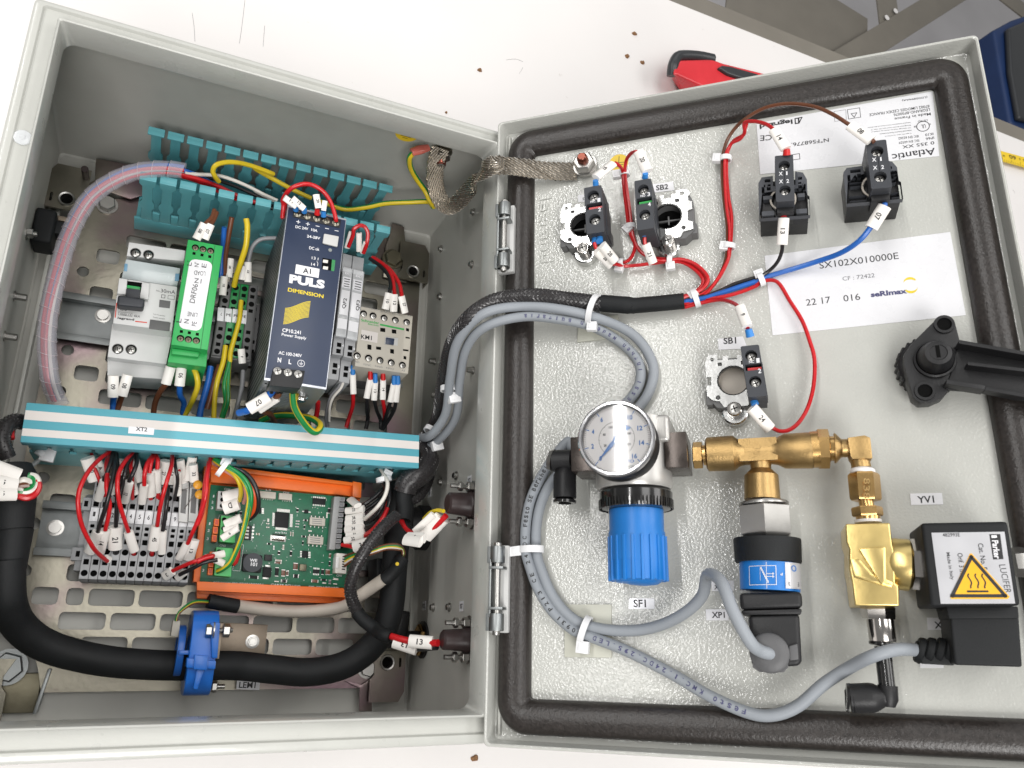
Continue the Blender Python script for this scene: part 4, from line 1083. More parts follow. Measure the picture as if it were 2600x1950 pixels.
cB = wire('plain grey round cable that ends in the black head of the pressure switch', 'cable_grey',
          [('4', 1480, 1300, 66, B), ('f', 930, 940, 88, B), ('f', 962, 895, 112, B), ('f', 972, 820, 140, B), ('f', 988, 740, 168, B), ('f', 1040, 680, 190, B), ('f', 1120, 662, 11, D), ('f', 1210, 668, 7, D), ('f', 1300, 690, -2, D), ('f', 1370, 725, -7, D), ('f', 1408, 780, -9, D), ('f', 1408, 830, -9, D), ('f', 1380, 880, -9.5, D),
           ('f', 1320, 930, -9.5, D), ('f', 1260, 980, -9.5, D), ('d5', 760, 890, -9, D), ('d5', 610, 1060, -9, D), ('d5', 525, 1290, -8, D), ('d5', 510, 1560, -7, D), ('d7', 560, 90, -6, D), ('d7', 650, 290, -7, D), ('d7', 790, 450, -8, D), ('d7', 950, 525, -9, D), ('d7', 1200, 558, -9, D), ('d7', 1450, 530, -6, D), ('d7', 1680, 430, 0, D), ('d7', 1840, 280, 8, D),
           ('d7', 1885, 110, 20, D), ('d7', 1990, 160, 34, D), ('d7', 2090, 400, 38, D), ('d8', 10, 640, 34, D), ('d8', 90, 715, 28, D), ('d8', 175, 745, 24, D), ('d8', 200, 765, 16, D)], 3.05, D, 'cable', 'cable', n=20, k=8)
def along(th, s, i0, i1, hh, wd, m='ink_grey', flip=False, F=D, lift=3.1):
    """print s along the cable path between path indices i0..i1"""
    P = th.path; L = [0]; seg = P[i0:i1 + 1] if i1 > i0 else P[i1:i0 + 1][::-1]
    for a, b in zip(seg, seg[1:]): L.append(L[-1] + (b - a).length)
    mb = MB(m); step = L[-1] / len(s)
    for k, ch in enumerate(s):
        if ch == ' ': continue
        x = (k + .5) * step; j = max(i for i in range(len(L)) if L[i] <= x); j = min(j, len(seg) - 2)
        p = seg[j].lerp(seg[j + 1], (x - L[j]) / max(1e-6, L[j + 1] - L[j])); d = (seg[j + 1] - seg[j]).normalized()
        view = (CAM_C - (F.o + F.M.transposed() @ p)).normalized(); up = F.M @ view; up = (up * .6 + Vector((0, 0, .4))); up = (up - d * up.dot(d)).normalized(); side = up.cross(d)
        vs, fs, x0, x1, y0, y1 = textmesh(ch, .02)
        ww = min(wd, step * .8) * (.35 if ch in 'il1.I-' else 1)
        text(None, ch, p - d * ww / 2 + up * lift - side * hh / 2, p + d * ww / 2 + up * lift - side * hh / 2, m, hh if ch not in '.-' else .3, lift=.06, up=up, mb=mb)
    th.part('printed_line', mb, parent=th.o, smooth=False, kind='stuff')
def idx(th, t, x, y, h): 
    p = A(t, x, y, h, D); return min(range(len(th.path)), key=lambda i: (th.path[i] - p).length)
mat('ink_navy2', (.03, .03, .07), .5)
along(cA, 'Festo SE Berkheim', idx(cA, 'd5', 420, 1400, -4), idx(cA, 'd5', 620, 880, -8), 2.4, 1.8, 'ink')
along(cA, 'Festo KMC-1-24DC-2,5-LED', idx(cA, 'd8', 0, 1225, -1), idx(cA, 'd7', 960, 610, -8), 2.4, 1.9, 'ink_navy')
along(cA, '30931 P213 CE 24 DC', idx(cA, 'd7', 900, 590, -8), idx(cA, 'd5', 420, 1440, -4), 2.4, 1.8, 'ink')
along(cA, 'Essl Inghen Made in Bulgaria', idx(cA, 'f', 1355, 868, -9), idx(cA, 'f', 1130, 688, 7), 2.2, 1.6, 'ink_navy')
# black mesh sleeve with heat shrink on its door end
br_ = wire('black braided mesh sleeve carrying the door wiring out of the enclosure', 'sleeve_mesh',
           [('4', 1500, 1330, 58, B), ('f', 945, 905, 84, B), ('f', 958, 830, 122, B), ('f', 975, 750, 154, B), ('f', 1010, 690, 182, B), ('f', 1070, 650, 12, D), ('f', 1150, 640, 10, D), ('f', 1230, 648, 4, D), ('f', 1300, 656, -4, D)], 4.7, D, 'braided_sleeve', 'cable sleeve', n=24, k=10)
mb = MB('w_black')      # the crossed filaments of the braid
P = br_.path
def weave(th, P, r, turns, m='black', w_=.42, n_=9, name='filament', step=1):
    mb = MB(m)
    for sgn in (-1, 1):
        for s0 in range(n_):
            pts = []; u = None
            for i in range(0, len(P), step):
                t = (P[min(i + 1, len(P) - 1)] - P[max(i - 1, 0)]).normalized()
                if u is None: u = t.orthogonal().normalized()
                u = (u - t * u.dot(t)).normalized(); v = t.cross(u)
                a_ = 2 * math.pi * (s0 / n_ + sgn * turns * i / len(P))
                pts.append(P[i] + (u * math.cos(a_) + v * math.sin(a_)) * r)
            mb.tube(pts, w_, 4, caps=False)
    return th.part(name, mb, parent=th.o, smooth=True, kind='stuff')
def resample(P, d):
    out = [P[0]]; acc = 0
    for a, b in zip(P, P[1:]):
        L = (b - a).length; t = d - acc
        while t <= L: out.append(a.lerp(b, t / L)); t += d
        acc = (acc + L) % d
    return out
mat('filament', (.035, .033, .034), .22, var=.3)
weave(br_, resample(P, 2.2), 4.75, 9, 'filament', .45, 10)
hs = wire('smooth black heat shrink tube at the door end of the mesh sleeve', 'black_matte', [('f', 1278, 652, -3, D), ('f', 1300, 655, -4, D), ('f', 1365, 660, -5, D), ('f', 1372, 660, -5, D), ('f', 1440, 654, -5.5, D), ('f', 1478, 650, -6, D)], [5.2] * 6 + [5.4] * 6 + [5.0] * 6 + [4.9] * 13, D, 'heat_shrink_tube', 'heat shrink', n=24, k=6)
# ------------------------------------------------------------------ inside the box: mounting plate, rails, ducts
PZ = 12.5
out = [(30, 20), (276, 20), (280, 24), (280, 60), (288, 66), (288, 340), (280, 346), (280, 384), (50, 384), (46, 362), (22, 350), (20, 346), (20, 60), (50, 42), (54, 20.5)]
out = [(54, 20), (262, 20), (272, 34), (284, 40), (284, 350), (270, 372), (262, 384), (58, 384), (50, 368), (20, 352), (20, 60), (44, 48), (50, 34)]
H = []
for k in range(20):
    bc = 48 + 15 * k
    if k % 2 == 0:
        H.append(rrect(39, 54, bc - 5.4, bc + 5.4, 2.6, 2)); xs = [85 + 30 * j for j in range(6)]
        H.append(rrect(64 - 6, 68, bc - 5.4, bc + 5.4, 2.6, 2)) if 0 else None
    else:
        H.append(circ(32.5, bc, 4, 12)); xs = [70 + 30 * j for j in range(7)]
    if k % 2 == 0: xs = xs
    for xc in xs: H.append(rrect(xc - 13.6, xc + 13.6, bc - 5.4, bc + 5.4, 2.8, 3))
    if k % 2 == 0: H.append(rrect(255, 268, bc - 5.4, bc + 5.4, 2.6, 2))
    if k % 2 == 0: H.append(rrect(58.5, 68.5, bc - 5.4, bc + 5.4, 2.6, 2)) 
H = [h for h in H if h and not (h[0][1] < 60 and min(p[0] for p in h) < 52) and not (max(p[1] for p in h) > 325 and min(p[0] for p in h) < 56)]
mb = plate_mesh(MB('zinc'), out, H, PZ - 2, PZ)
plate = enc.part('mounting_plate', mb, bevel=.3)
def bracket(cx, cy, sx, sy, lab):
    """corner bracket; cx, cy = its bushed hole; sx, sy = towards the corner"""
    def R(a0, a1, b0, b1): return [(cx + sx * a0, cy + sy * b0), (cx + sx * a1, cy + sy * b0), (cx + sx * a1, cy + sy * b1), (cx + sx * a0, cy + sy * b1)]
    o = [(cx + sx * a, cy + sy * b) for a, b in ((-14, -8), (14, -8), (14, 20), (10, 27), (-12, 27), (-12, 12), (-9, 8), (-9, 2))]
    mb = plate_mesh(MB('zinc'), o, [circ(cx, cy, 4.6, 20), rrect(min(cx + sx * 9, cx + sx * 10.8), max(cx + sx * 9, cx + sx * 10.8), cy - 3.4, cy + 3.4, .5, 1)], 18, 20)
    mb.prism(R(12.6, 14, -8, 20), 2, 18)
    p = enc.part('corner_bracket', mb, bevel=.4)
    enc.part('bushing', MB('steel').lathe((cx, cy, 14), (0, 0, 1), [(0, 4.5), (7, 5.6), (7.6, 5.2), (7.2, 4.1), (0, 3.8)], 24, caps=False), parent=p)
    mb = MB('hole').cyl((cx, cy, 13), (cx, cy, 14.5), 4.4); enc.part('bore', mb, parent=p)
def pk(t, x, y, h, F=B): p = A(t, x, y, h, F); return p.x, p.y
x, y = pk('3', 535, 335, 20); bracket(x, y, -1, 1, '')
x, y = pk('8', 1210, 812, 20); bracket(x, y, 1, -1, '')
x, y = pk('2', 1415, 1390, 20); bracket(x, y, 1, 1, '')
bracket(24, 32, -1, -1, '')
# folded saddle pieces under the plate corners
for t, pts_, c1_, c0_ in (('3', [(770, 5), (1160, 80), (1160, 300), (1050, 330), (820, 260), (660, 230), (760, 180)], 17, 15.5), ('8', [(870, 960), (1010, 990), (1135, 905), (1085, 980), (1090, 1205), (985, 1205), (990, 1020)], 16, 14.5), ('2', [(1250, 1000), (1345, 1030), (1370, 1270), (1365, 1480), (1180, 1430), (1200, 1180), (1245, 1060)], 16, 14.5)):
    enc.part('saddle', quad(MB('zinc'), t, pts_, c1_, c0_), bevel=.4)
mb = MB('zinc_dark'); p = A('7', 0, 930, 14); q = A('7', 240, 1270, 14)
mb.box(p.x - 30, q.x + 2, 8, p.y + 2, 2, 9); enc.part('foot', mb, bevel=.8)
mb = MB('galv').hexa([(q.x + 1, 8, 2), (q.x + 3, 8, 2), (q.x + 7, 34, 2), (q.x + 5, 34, 2)], [(q.x + 1, 8, 17), (q.x + 3, 8, 17), (q.x + 7, 34, 17), (q.x + 5, 34, 17)]); enc.part('foot_flange', mb, bevel=.3)
# bolts holding the plate
def bolt(t, x, y, z, r, m='steel', lab=None, mark=None, parent=plate):
    p = A(t, x, y, z + 4)
    mb = MB(m).lathe((p.x, p.y, z), (0, 0, 1), [(0, r * 1.2), (1.2, r * 1.2), (1.2, r)], 24); mb.hexnut((p.x, p.y, z + 1.2), (0, 0, 1), 4.2, r)
    o = enc.part('bolt', mb, parent=parent)
    return p
bolt('7', 60, 850, PZ, 9.0, 'galv'); bolt('3', 860, 365, PZ, 6.0); bolt('2', 1262, 1275, 16, 7.4, 'zinc_dark'); bolt('8', 1060, 860, PZ, 6)
enc.part('stud', MB('brown_cap').cyl(A('3', 690, 160, 20), A('3', 680, 90, 34), 2.4, n=12), parent=plate)
# DIN rails
def rail(bc, a0, a1, label):
    mb = MB('galv')
    mb.box(a0, a1, bc - 12.5, bc + 12.5, PZ + .1, PZ + 1.3)
    for s_ in (-1, 1):
        mb.box(a0, a1, bc + s_ * 12.5, bc + s_ * 13.6, PZ + .12, PZ + 7.5); mb.box(a0, a1, bc + s_ * 12.5, bc + s_ * 17.5, PZ + 6.4, PZ + 7.7)
    return single('din_rail', label, 'mounting rail', mb, bevel=.25, group='mounting rails on the perforated plate')
r1_ = rail(265.5, 23.5, 272, 'upper galvanised mounting rail carrying the breaker and power supply')
r2_ = rail(120, 36, 272, 'lower galvanised mounting rail carrying the numbered terminal blocks')
for t, x, y, rl in (('3', 825, 1260, r1_), ('5', 440, 1230, r2_)):
    p = A(t, x, y, 17); mb = MB('steel').lathe((p.x, p.y, PZ + 1.3), (0, 0, 1), [(0, 5.2), (1, 5.2), (1.2, 3.6), (3.4, 3.6)], 24); mb.hexnut((p.x, p.y, PZ + 2.4), (0, 0, 1), 2.2, 3.7)
    rl.part('screw', mb, parent=rl.o)

# ---- cable ducts
def finger_mesh(w=1.7, lipdir=1, c0=32, c1=90, solid=0):
    mb = MB('teal')
    o = [(-3.9, c0), (3.9, c0), (3.3, c0 + 16), (4.9, c0 + 20), (4.9, c0 + 25), (3.3, c0 + 29), (3.3, c1 - 9), (5.2, c1 - 6), (5.2, c1), (-5.2, c1), (-5.2, c1 - 6), (-3.3, c1 - 9), (-3.3, c0 + 29), (-4.9, c0 + 25), (-4.9, c0 + 20), (-3.3, c0 + 16)]
    mb.hexa([(x, -w / 2, c) for x, c in o], [(x, w / 2, c) for x, c in o])
    y0, y1 = (w / 2 - .2, w / 2 + 4.2)
    if lipdir < 0: y0, y1 = -y1, -y0
    mb.box(-5.2, 5.2, min(y0, y1), max(y0, y1), c1 - 1.6, c1 - .02)
    mb.box(-5.2, 5.2, (y1 - .7) if lipdir > 0 else y1, y1 if lipdir > 0 else y1 + .7, c1 - 5, c1 - 1.6)
    return mb
fm = finger_mesh(lipdir=1).mesh('finger', (0, 0, 0), bevel=.35)
fm2 = finger_mesh(lipdir=-1).mesh('finger', (0, 0, 0), bevel=.35)
ud = Thing('cable_duct', 'open teal slotted cable duct without lid along the top of the mounting plate', 'cable duct', (150, 364, PZ))
mb = MB('teal').box(60, 241, 344, 385, PZ + .1, PZ + 2)
mb.box(60, 241, 343.9, 345.6, PZ + 2, 31.5); mb.box(60, 241, 383.4, 385.1, PZ + 2, 31.5)
ud.part('channel', mb, bevel=.3)
def fx(n, t0, x0, y0, t1, x1, y1, bb, me, hh=90):
    a0 = A(t0, x0, y0, hh).x; a1 = A(t1, x1, y1, hh).x
    for k in range(n):
        x = lerp(a0, a1, k / (n - 1)); ud.place('finger', me, (x, bb, 0))
        mb = None
fx(14, '1', 1252, 1075, '2', 1200, 740, 384.2, fm2)
fx(14, '3', 1185, 190, '2', 1180, 1060, 344.8, fm)
# small windows between finger feet: short tabs
tm = MB('teal').box(-2.4, 2.4, -.85, .85, 31, 44).mesh('tab', (0, 0, 0), bevel=.3)
for k in range(13):
    a0 = A('3', 1185, 190, 90).x; a1 = A('2', 1180, 1060, 90).x; ud.place('tab', tm, (lerp(a0, a1, (k + .5) / 13), 344.8, 0))
    a0 = A('1', 1252, 1075, 90).x; a1 = A('2', 1200, 740, 90).x; ud.place('tab', tm, (lerp(a0, a1, (k + .5) / 13), 384.2, 0))

LH = 90.0
tl, tr, br2, bl = A('5', 210, 225, LH), A('4', 1468, 1280, LH), A('4', 1466, 1545, LH), A('5', 160, 545, LH)
md = Thing('lidded_cable_duct', 'closed teal cable duct with white striped lid and XT2 sticker across the box', 'cable duct', (145, 175, PZ))
ex = ((tr - tl) + (br2 - bl)).normalized(); ey = Vector((-ex.y, ex.x, 0)); o_ = bl.copy(); Lx = ((tr - bl).dot(ex) + (br2 - bl).dot(ex)) / 2; Ly = ((tl - bl).dot(ey) + (tr - bl).dot(ey)) / 2
MX = Matrix.Translation((bl.x, bl.y, 0)) @ Matrix((ex, ey, Vector((0, 0, 1)))).transposed().to_4x4()
mb = MB('teal_lid'); mb.X = MX
mb.box(0, Lx, 0, Ly, LH - 1.2, LH).box(0, Lx, 0, 1.1, LH - 9, LH - 1.2).box(0, Lx, Ly - 1.1, Ly, LH - 9, LH - 1.2)
lid = md.part('lid', mb, bevel=.6)
for y0, y1 in ((.16, .345), (.565, .80)):
    mb = MB('white_strip'); mb.X = MX; mb.box(.2, Lx - .2, Ly * y0, Ly * y1, LH, LH + .12)
    md.part('stripe', mb, parent=lid, smooth=False)
mb = MB('teal'); mb.X = MX; mb.box(1, Lx - 1, 1.4, Ly - 1.4, PZ + .1, PZ + 2).box(1, Lx - 1, 1.4, 3, PZ + 2, 55).box(1, Lx - 1, Ly - 3, Ly - 1.4, PZ + 2, 40)
md.part('channel', mb)
mb = MB('hole'); mb.X = MX; mb.box(2, Lx - 2, 4.5, 5.5, 40, 80); md.part('inner_dark', mb) if 0 else None
f3 = MB('teal'); o3 = [(-3.9, 55), (3.9, 55), (3.9, 64), (5.0, 66), (5.0, 71), (3.2, 73.5), (3.2, 77), (5.7, 79.5), (5.7, 88), (-5.7, 88), (-5.7, 79.5), (-3.2, 77), (-3.2, 73.5), (-5.0, 71), (-5.0, 66), (-3.9, 64)]
f3.hexa([(x, -.8, c) for x, c in o3], [(x, .8, c) for x, c in o3])
f3m = f3.mesh('finger', (0, 0, 0), bevel=.25)
rz = math.atan2(ex.y, ex.x)
for k in range(20):
    p = MX @ Vector((7 + k * (Lx - 14) / 19, 2.2, 0)); md.place('finger', f3m, p, rz=rz)
    p = MX @ Vector((7 + k * (Lx - 14) / 19, Ly - 2.2, 0)); md.place('finger', f3m, p, rz=rz)
sticker('white sticker printed XT2 on the striped duct lid', '5', [(1032, 418), (1240, 432), (1232, 488), (1028, 474)], LH + .14, 'XT2', ((1088, 455), (1180, 461)), F=B)

# ---- circuit breaker
HB = 66.0
cb = Thing('circuit_breaker', 'light grey C6 circuit breaker with black toggle lever at the left of the rail', 'circuit breaker', A('3', 1150, 1200, PZ + 8))
mb = quad(MB('breaker'), '3', [(1035, 678), (1488, 745), (1475, 830), (1015, 790)], HB - 8, 22)
cb.part('upper_body', mb, bevel=.6)
mb = quad(MB('breaker'), '3', [(900, 1330), (1390, 1385), (1335, 1659), (862, 1600)], HB - 8, 22)
body = cb.part('body', mb, bevel=.6)
mb = quad(MB('breaker'), '5', [(862, -143), (1340, -90), (1310, 40), (860, 10)], HB - 16, 22); cb.part('foot', mb, bevel=.6)
mb = quad(MB('breaker'), '3', [(955, 965), (1425, 1035), (1382, 1392), (905, 1330)], HB + 6, 24); fr = cb.part('front', mb, bevel=.8)
mb = quad(MB('lens_clear'), '3', [(1010, 815), (1448, 888), (1422, 1035), (975, 968)], HB - 1, 30)
mb.mats[0] = 'breaker_glaze'; mat('breaker_glaze', (.47, .52, .53), .25, coat=.5, var=.02)
cb.part('label_cover', mb, bevel=.5)
for x0, x1, y0, y1 in ((1000, 1025, 850, 912), (1408, 1440, 930, 990)):
    mb = MB('ferrule_blue'); mb.mats[0] = 'pale_blue'; mat('pale_blue', (.12, .27, .40), .4)
    quad(mb, '3', [(x0, y0), (x1, y0 + 3), (x1 - 6, y1), (x0 - 6, y1 - 3)], HB - .4, HB - 1.2); cb.part('clip', mb, bevel=.1)
for x_, y_, hh_ in ((1088, 765, HB - 8), (1192, 780, HB - 8), (945, 1535, HB - 8), (1053, 1540, HB - 8)):
    p = A('3', x_, y_, hh_); mb = MB('grey_dark').lathe((p.x, p.y, hh_), (0, 0, 1), [(.05, 3.5), (.3, 3.5), (.3, 3.1), (-2.5, 3.0)], 22, caps=False); mb.use('hole').cyl((p.x, p.y, hh_ + .02), (p.x, p.y, hh_ + .08), 3.1)
    screwhead(mb, (p.x, p.y - .3, hh_ - .4), 2.5, 1.0); cb.part('terminal', mb)
def bt(s, x0, y0, x1, y1, hh, m='ink', h=HB + 6, bold=.0, th=cb, t='3', par=None): return text(th, s, A(t, x0, y0, h), A(t, x1, y1, h), m, hh, lift=.1, bold=bold, parent=par)
bt('C6', 958, 1225, 1018, 1232, 3.1); bt('30mA', 1288, 1082, 1405, 1096, 2.6); bt('6kA', 1076, 1278, 1122, 1286, 1.7); bt('legrand', 942, 1300, 1075, 1315, 2.0, bold=.03); bt('4500 13', 962, 1262, 1048, 1272, 1.3)
bt('Test frequently', 1228, 1262, 1325, 1278, .9); bt('Tester souvent', 1226, 1286, 1323, 1300, .9); bt('Idn', 1252, 1072, 1282, 1078, 1.0)
mb = MB('ink'); outline(mb, '3', [(952, 1238), (1060, 1250), (1058, 1275), (950, 1262)], .18, HB + 6.1, B); outline(mb, '3', [(1350, 1105), (1402, 1112), (1398, 1140), (1346, 1133)], .2, HB + 6.1, B); outline(mb, '3', [(1298, 1100), (1325, 1104), (1322, 1128), (1294, 1124)], .3, HB + 6.1, B)
cb.part('printed_mark', mb, smooth=False, kind='stuff')
mb = MB('ink_red'); quad(mb, '3', [(932, 1165), (940, 1165), (928, 1285), (920, 1284)], HB + 6.15, HB + 6.05); quad(mb, '3', [(1085, 1310), (1180, 1320), (1180, 1328), (1084, 1318)], HB + 6.15, HB + 6.05); cb.part('red_line', mb, smooth=False, kind='stuff')
mb = MB('grey_dark'); quad(mb, '3', [(1280, 1140), (1368, 1152), (1362, 1210), (1275, 1200)], HB + 6.2, HB + 6.0); cb.part('window', mb, bevel=.1)
mb = MB('grey_dark'); quad(mb, '3', [(1205, 1298), (1368, 1322), (1360, 1392), (1195, 1372)], HB + 6.8, HB + 6.0); cb.part('test_button', mb, bevel=.3)
mb = quad(MB('breaker'), '3', [(955, 965), (1022, 975), (1012, 1100), (940, 1090)], HB + 10, HB + 6); quad(mb, '3', [(1140, 1000), (1200, 1010), (1190, 1140), (1120, 1125)], HB + 10, HB + 6); cb.part('toggle_guard', mb, bevel=.6)
mb = quad(MB('hole'), '3', [(1020, 990), (1140, 1005), (1128, 1120), (1010, 1105)], HB + 6.4, HB + 6); cb.part('toggle_slot', mb)
mb = quad(MB('green'), '3', [(1018, 1022), (1128, 1038), (1124, 1062), (1014, 1046)], HB + 7.5, HB + 6); cb.part('green_mark', mb, bevel=.3)
mb = quad(MB('anthracite'), '3', [(1012, 1046), (1128, 1058), (1120, 1130), (1008, 1118)], HB + 11, HB + 6); tg = cb.part('toggle', mb, bevel=.8)
mb = quad(MB('anthracite'), '3', [(946, 1100), (1165, 1135), (1150, 1205), (936, 1180)], HB + 19, HB + 10); cb.part('toggle_bar', mb, bevel=1.6, seg=3, parent=tg)

# ---- green line filter
HG = 88.0
gf = Thing('line_filter', 'bright green mains filter module with white rounded label beside the breaker', 'line filter', A('3', 1560, 1200, PZ + 8))
mb = quad(MB('green'), '3', [(1508, 656), (1790, 710), (1668, 1545), (1372, 1500)], HG, 26); gb = gf.part('body', mb, bevel=.6)
mb = quad(MB('green'), '3', [(1372, 1520), (1666, 1560), (1655, 1680), (1345, 1640)], HG - 10, 26); gf.part('terminal_foot', mb, bevel=.5)
mb = quad(MB('green'), '3', [(1385, 1530), (1600, 1560), (1592, 1600), (1378, 1575)], HG - 6, HG - 12); gf.part('latch', mb, bevel=.4)
mb = quad(MB('green'), '3', [(1722, 702), (1728, 703), (1612, 1540), (1606, 1538)], HG + .1, HG - 1); mb.mats[0] = 'green_seam'; mat('green_seam', (.012, .16, .04), .5); gf.part('seam', mb)
q_ = [A('3', x_, y_, HG + .2) for x_, y_ in ((1525, 810), (1708, 838), (1612, 1395), (1430, 1368))]
def rquad(mb, q, r, z0, z1, n=5):
    """rounded quadrilateral through four corners"""
    o = []
    for i in range(4):
        p, a, b = q[i], q[i - 1], q[(i + 1) % 4]
        u = (a - p).normalized() * r; v = (b - p).normalized() * r
        for k in range(n + 1):
            t = k / n; o.append(p + u * (1 - t) ** 2 + v * t ** 2)
    return mb.prism([(v.x, v.y) for v in o], z0, z1)
lbm = gf.part('label_plate', rquad(MB('sticker'), q_, 4.5, HG, HG + .25), parent=gb)
for (x0, y0), (x1, y1) in ((((1568, 722)), (1690, 748)), ((1448, 1450), (1575, 1468))):
    for k in range(3):
        p = A('3', lerp(x0, x1, k / 2), lerp(y0, y1, k / 2), HG)
        mb = MB('hole').cyl((p.x, p.y, HG - .1), (p.x, p.y, HG + .1), 2.3, n=18); screwhead(mb, (p.x, p.y - .5, HG + .02), 1.7, .25, 'zinc_dark'); gf.part('terminal_screw', mb)
for x_, y_ in ((1557, 770), (1621, 782), (1683, 795), (1455, 1396), (1519, 1406), (1583, 1418)):
    p = A('3', x_, y_, HG); gf.part('test_slot', MB('hole').box(p.x - .95, p.x + .95, p.y - .95, p.y + .95, HG - .1, HG + .1), smooth=False)
bt('DRF06', 1562, 1170, 1590, 1020, 3.3, h=HG + .25, th=gf, par=gb); bt('Z1', 1556, 1003, 1614, 1012, 3.3, h=HG + .25, th=gf, par=gb)
bt('LOAD', 1648, 915, 1558, 905, 3.2, h=HG + .25, th=gf, par=gb); bt('LINE', 1585, 1248, 1506, 1237, 3.0, h=HG + .25, th=gf, par=gb)
for s_, x0, y0 in (("L'", 1536, 860), ("N'", 1594, 870), ('E', 1654, 876), ('L', 1453, 1316), ('N', 1514, 1322), ('PE', 1576, 1345)):
    bt(s_, x0, y0 + 10, x0 + 4, y0 + (-22 if len(s_) == 1 else -26), 2.9, h=HG + .25, th=gf, par=gb)

# ---- power supply
HP_ = 130.0
pw = Thing('power_supply', 'tall dark blue 24 volt DC power supply with silver mesh sides in the middle', 'power supply', A('4', 480, 500, PZ + 8))
f4 = [A('2', 415, 856, HP_), A('2', 884, 966, HP_), A('4', 722, 914, HP_), A('4', 222, 836, HP_)]
mb = MB('galv').prism([(p.x, p.y) for p in f4], 30, HP_ - 1.2); mb.mats[0] = 'alu_grey'; mat('alu_grey', (.20, .21, .22), .4, .5, bump=.1, var=.08)
case = pw.part('case', mb, bevel=.5)
mat('alu_edge', (.55, .57, .62), .3, .7, var=.04)
mb = MB('alu_edge').prism([(p.x, p.y) for p in f4], HP_ - 1.2, HP_); pw.part('front_edge', mb, parent=case, bevel=.2)
cc = sum(f4, Vector()) / 4
inn = [cc + (p - cc) * s_ for p, s_ in zip(f4, (.976,) * 4)]
fp = pw.part('front_plate', MB('navy').prism([(p.x, p.y) for p in inn], HP_, HP_ + .4), bevel=.1)
# bottom grille: bars over a thin black sheet standing in for inner shade
def bil(q, s, t): return q[3].lerp(q[2], s).lerp(q[0].lerp(q[1], s), t)
xb0, yb0 = f4[3].x, f4[3].y; xb1 = f4[2].x
sl = MB('grey_light'); sl.mats[0] = 'alu_bar'; mat('alu_bar', (.33, .35, .36), .4, .6, var=.08)
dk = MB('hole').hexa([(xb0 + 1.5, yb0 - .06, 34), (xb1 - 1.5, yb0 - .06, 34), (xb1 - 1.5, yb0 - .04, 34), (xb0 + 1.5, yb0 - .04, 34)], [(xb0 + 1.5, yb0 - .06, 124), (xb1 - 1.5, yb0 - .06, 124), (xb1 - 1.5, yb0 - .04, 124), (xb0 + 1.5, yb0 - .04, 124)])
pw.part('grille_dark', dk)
for k in range(22):
    z = 34 + k * 4.1; sl.box(xb0 + 1, xb1 - 1, yb0 - .5, yb0 - .1, z, z + 1.7)
for k in range(8):
    x = xb0 + 1.5 + k * 5.1; sl.box(x, x + 1.5, yb0 - .55, yb0 - .1, 34, 122)
pw.part('grille', sl, smooth=False, kind='stuff')
# left side slots: flat black marks, the shade inside them painted on
sl = MB('alu_bar'); xl0, yl0 = f4[3].x, f4[3].y; xl1, yl1 = f4[0].x, f4[0].y
dk = MB('hole'); 
for i in range(26):
    for j in range(14):
        y = lerp(yl0 + 4, yl1 - 4, i / 25); x = lerp(xl0, xl1, (y - yl0) / (yl1 - yl0)) - .12; z = 38 + j * 6.4
        k0 = len(dk.v); 
        for dy, dz in ((-1.1, 0), (.6, 0), (1.6, 4.2), (-.1, 4.2)): dk.pt((x, y + dy, z + dz))
        dk.face((k0, k0 + 1, k0 + 2, k0 + 3))
pw.part('side_slots', dk, smooth=False, kind='stuff')
hF = HP_ + .4
def pt_(s, x0, y0, x1, y1, hh, m='ink_white', t='2', bold=.01): text(pw, s, A(t, x0, y0, hF), A(t, x1, y1, hF), m, hh, lift=.08, bold=bold, parent=fp)
for s_, x_, y_ in (('+', 497, 990), ('+', 574, 1007), ('-', 652, 1025), ('-', 728, 1044), ('-', 805, 1062)): 
    p = A('2', x_, y_, hF); mb = MB('ink_white').box(p.x - 1.3, p.x + 1.3, p.y - .22, p.y + .22, hF, hF + .06)
    if s_ == '+': mb.box(p.x - .22, p.x + .22, p.y - 1.3, p.y + 1.3, hF, hF + .07)
    pw.part('printed_sign', mb, parent=fp, smooth=False)
pt_('DC 24V', 474, 1040, 576, 1058, 2.0, bold=.02); pt_('10A', 600, 1062, 650, 1074, 2.0, bold=.02); pt_('24-28V', 566, 1115, 672, 1134, 2.0, bold=.02); pt_('DC ok', 584, 1210, 666, 1224, 2.2, bold=.02); pt_('13', 605, 1290, 636, 1294, 2.0); pt_('14', 600, 1340, 632, 1345, 2.0)
pt_('PULS', 422, 1480, 706, 1530, 6.2, bold=.06); pt_('DIMENSION', 412, 1548, 698, 1604, 2.7, 'ink_yellow', bold=.03)
pt_('CP10.241', 368, 450, 516, 472, 2.5, t='4', bold=.02); pt_('Power Supply', 362, 488, 560, 520, 2.5, t='4', bold=.02); pt_('AC 100-240V', 338, 630, 524, 656, 2.2, t='4', bold=.02); pt_('N', 330, 694, 358, 698, 3.1, t='4', bold=.03); pt_('L', 418, 708, 440, 711, 3.1, t='4', bold=.03)
p = A('4', 520, 704, hF); mb = MB('ink_white').lathe((p.x, p.y, hF), (0, 0, 1), [(0, 2.3), (.06, 2.3), (.06, 2.0), (0, 2.0)], 28, caps=False)
mb.box(p.x - .15, p.x + .15, p.y, p.y + 1.5, hF, hF + .06).box(p.x - 1.2, p.x + 1.2, p.y - .15, p.y + .15, hF, hF + .06).box(p.x - .8, p.x + .8, p.y - .75, p.y - .5, hF, hF + .06).box(p.x - .4, p.x + .4, p.y - 1.25, p.y - 1.0, hF, hF + .06)
pw.part('earth_symbol', mb, parent=fp, smooth=False, kind='stuff')
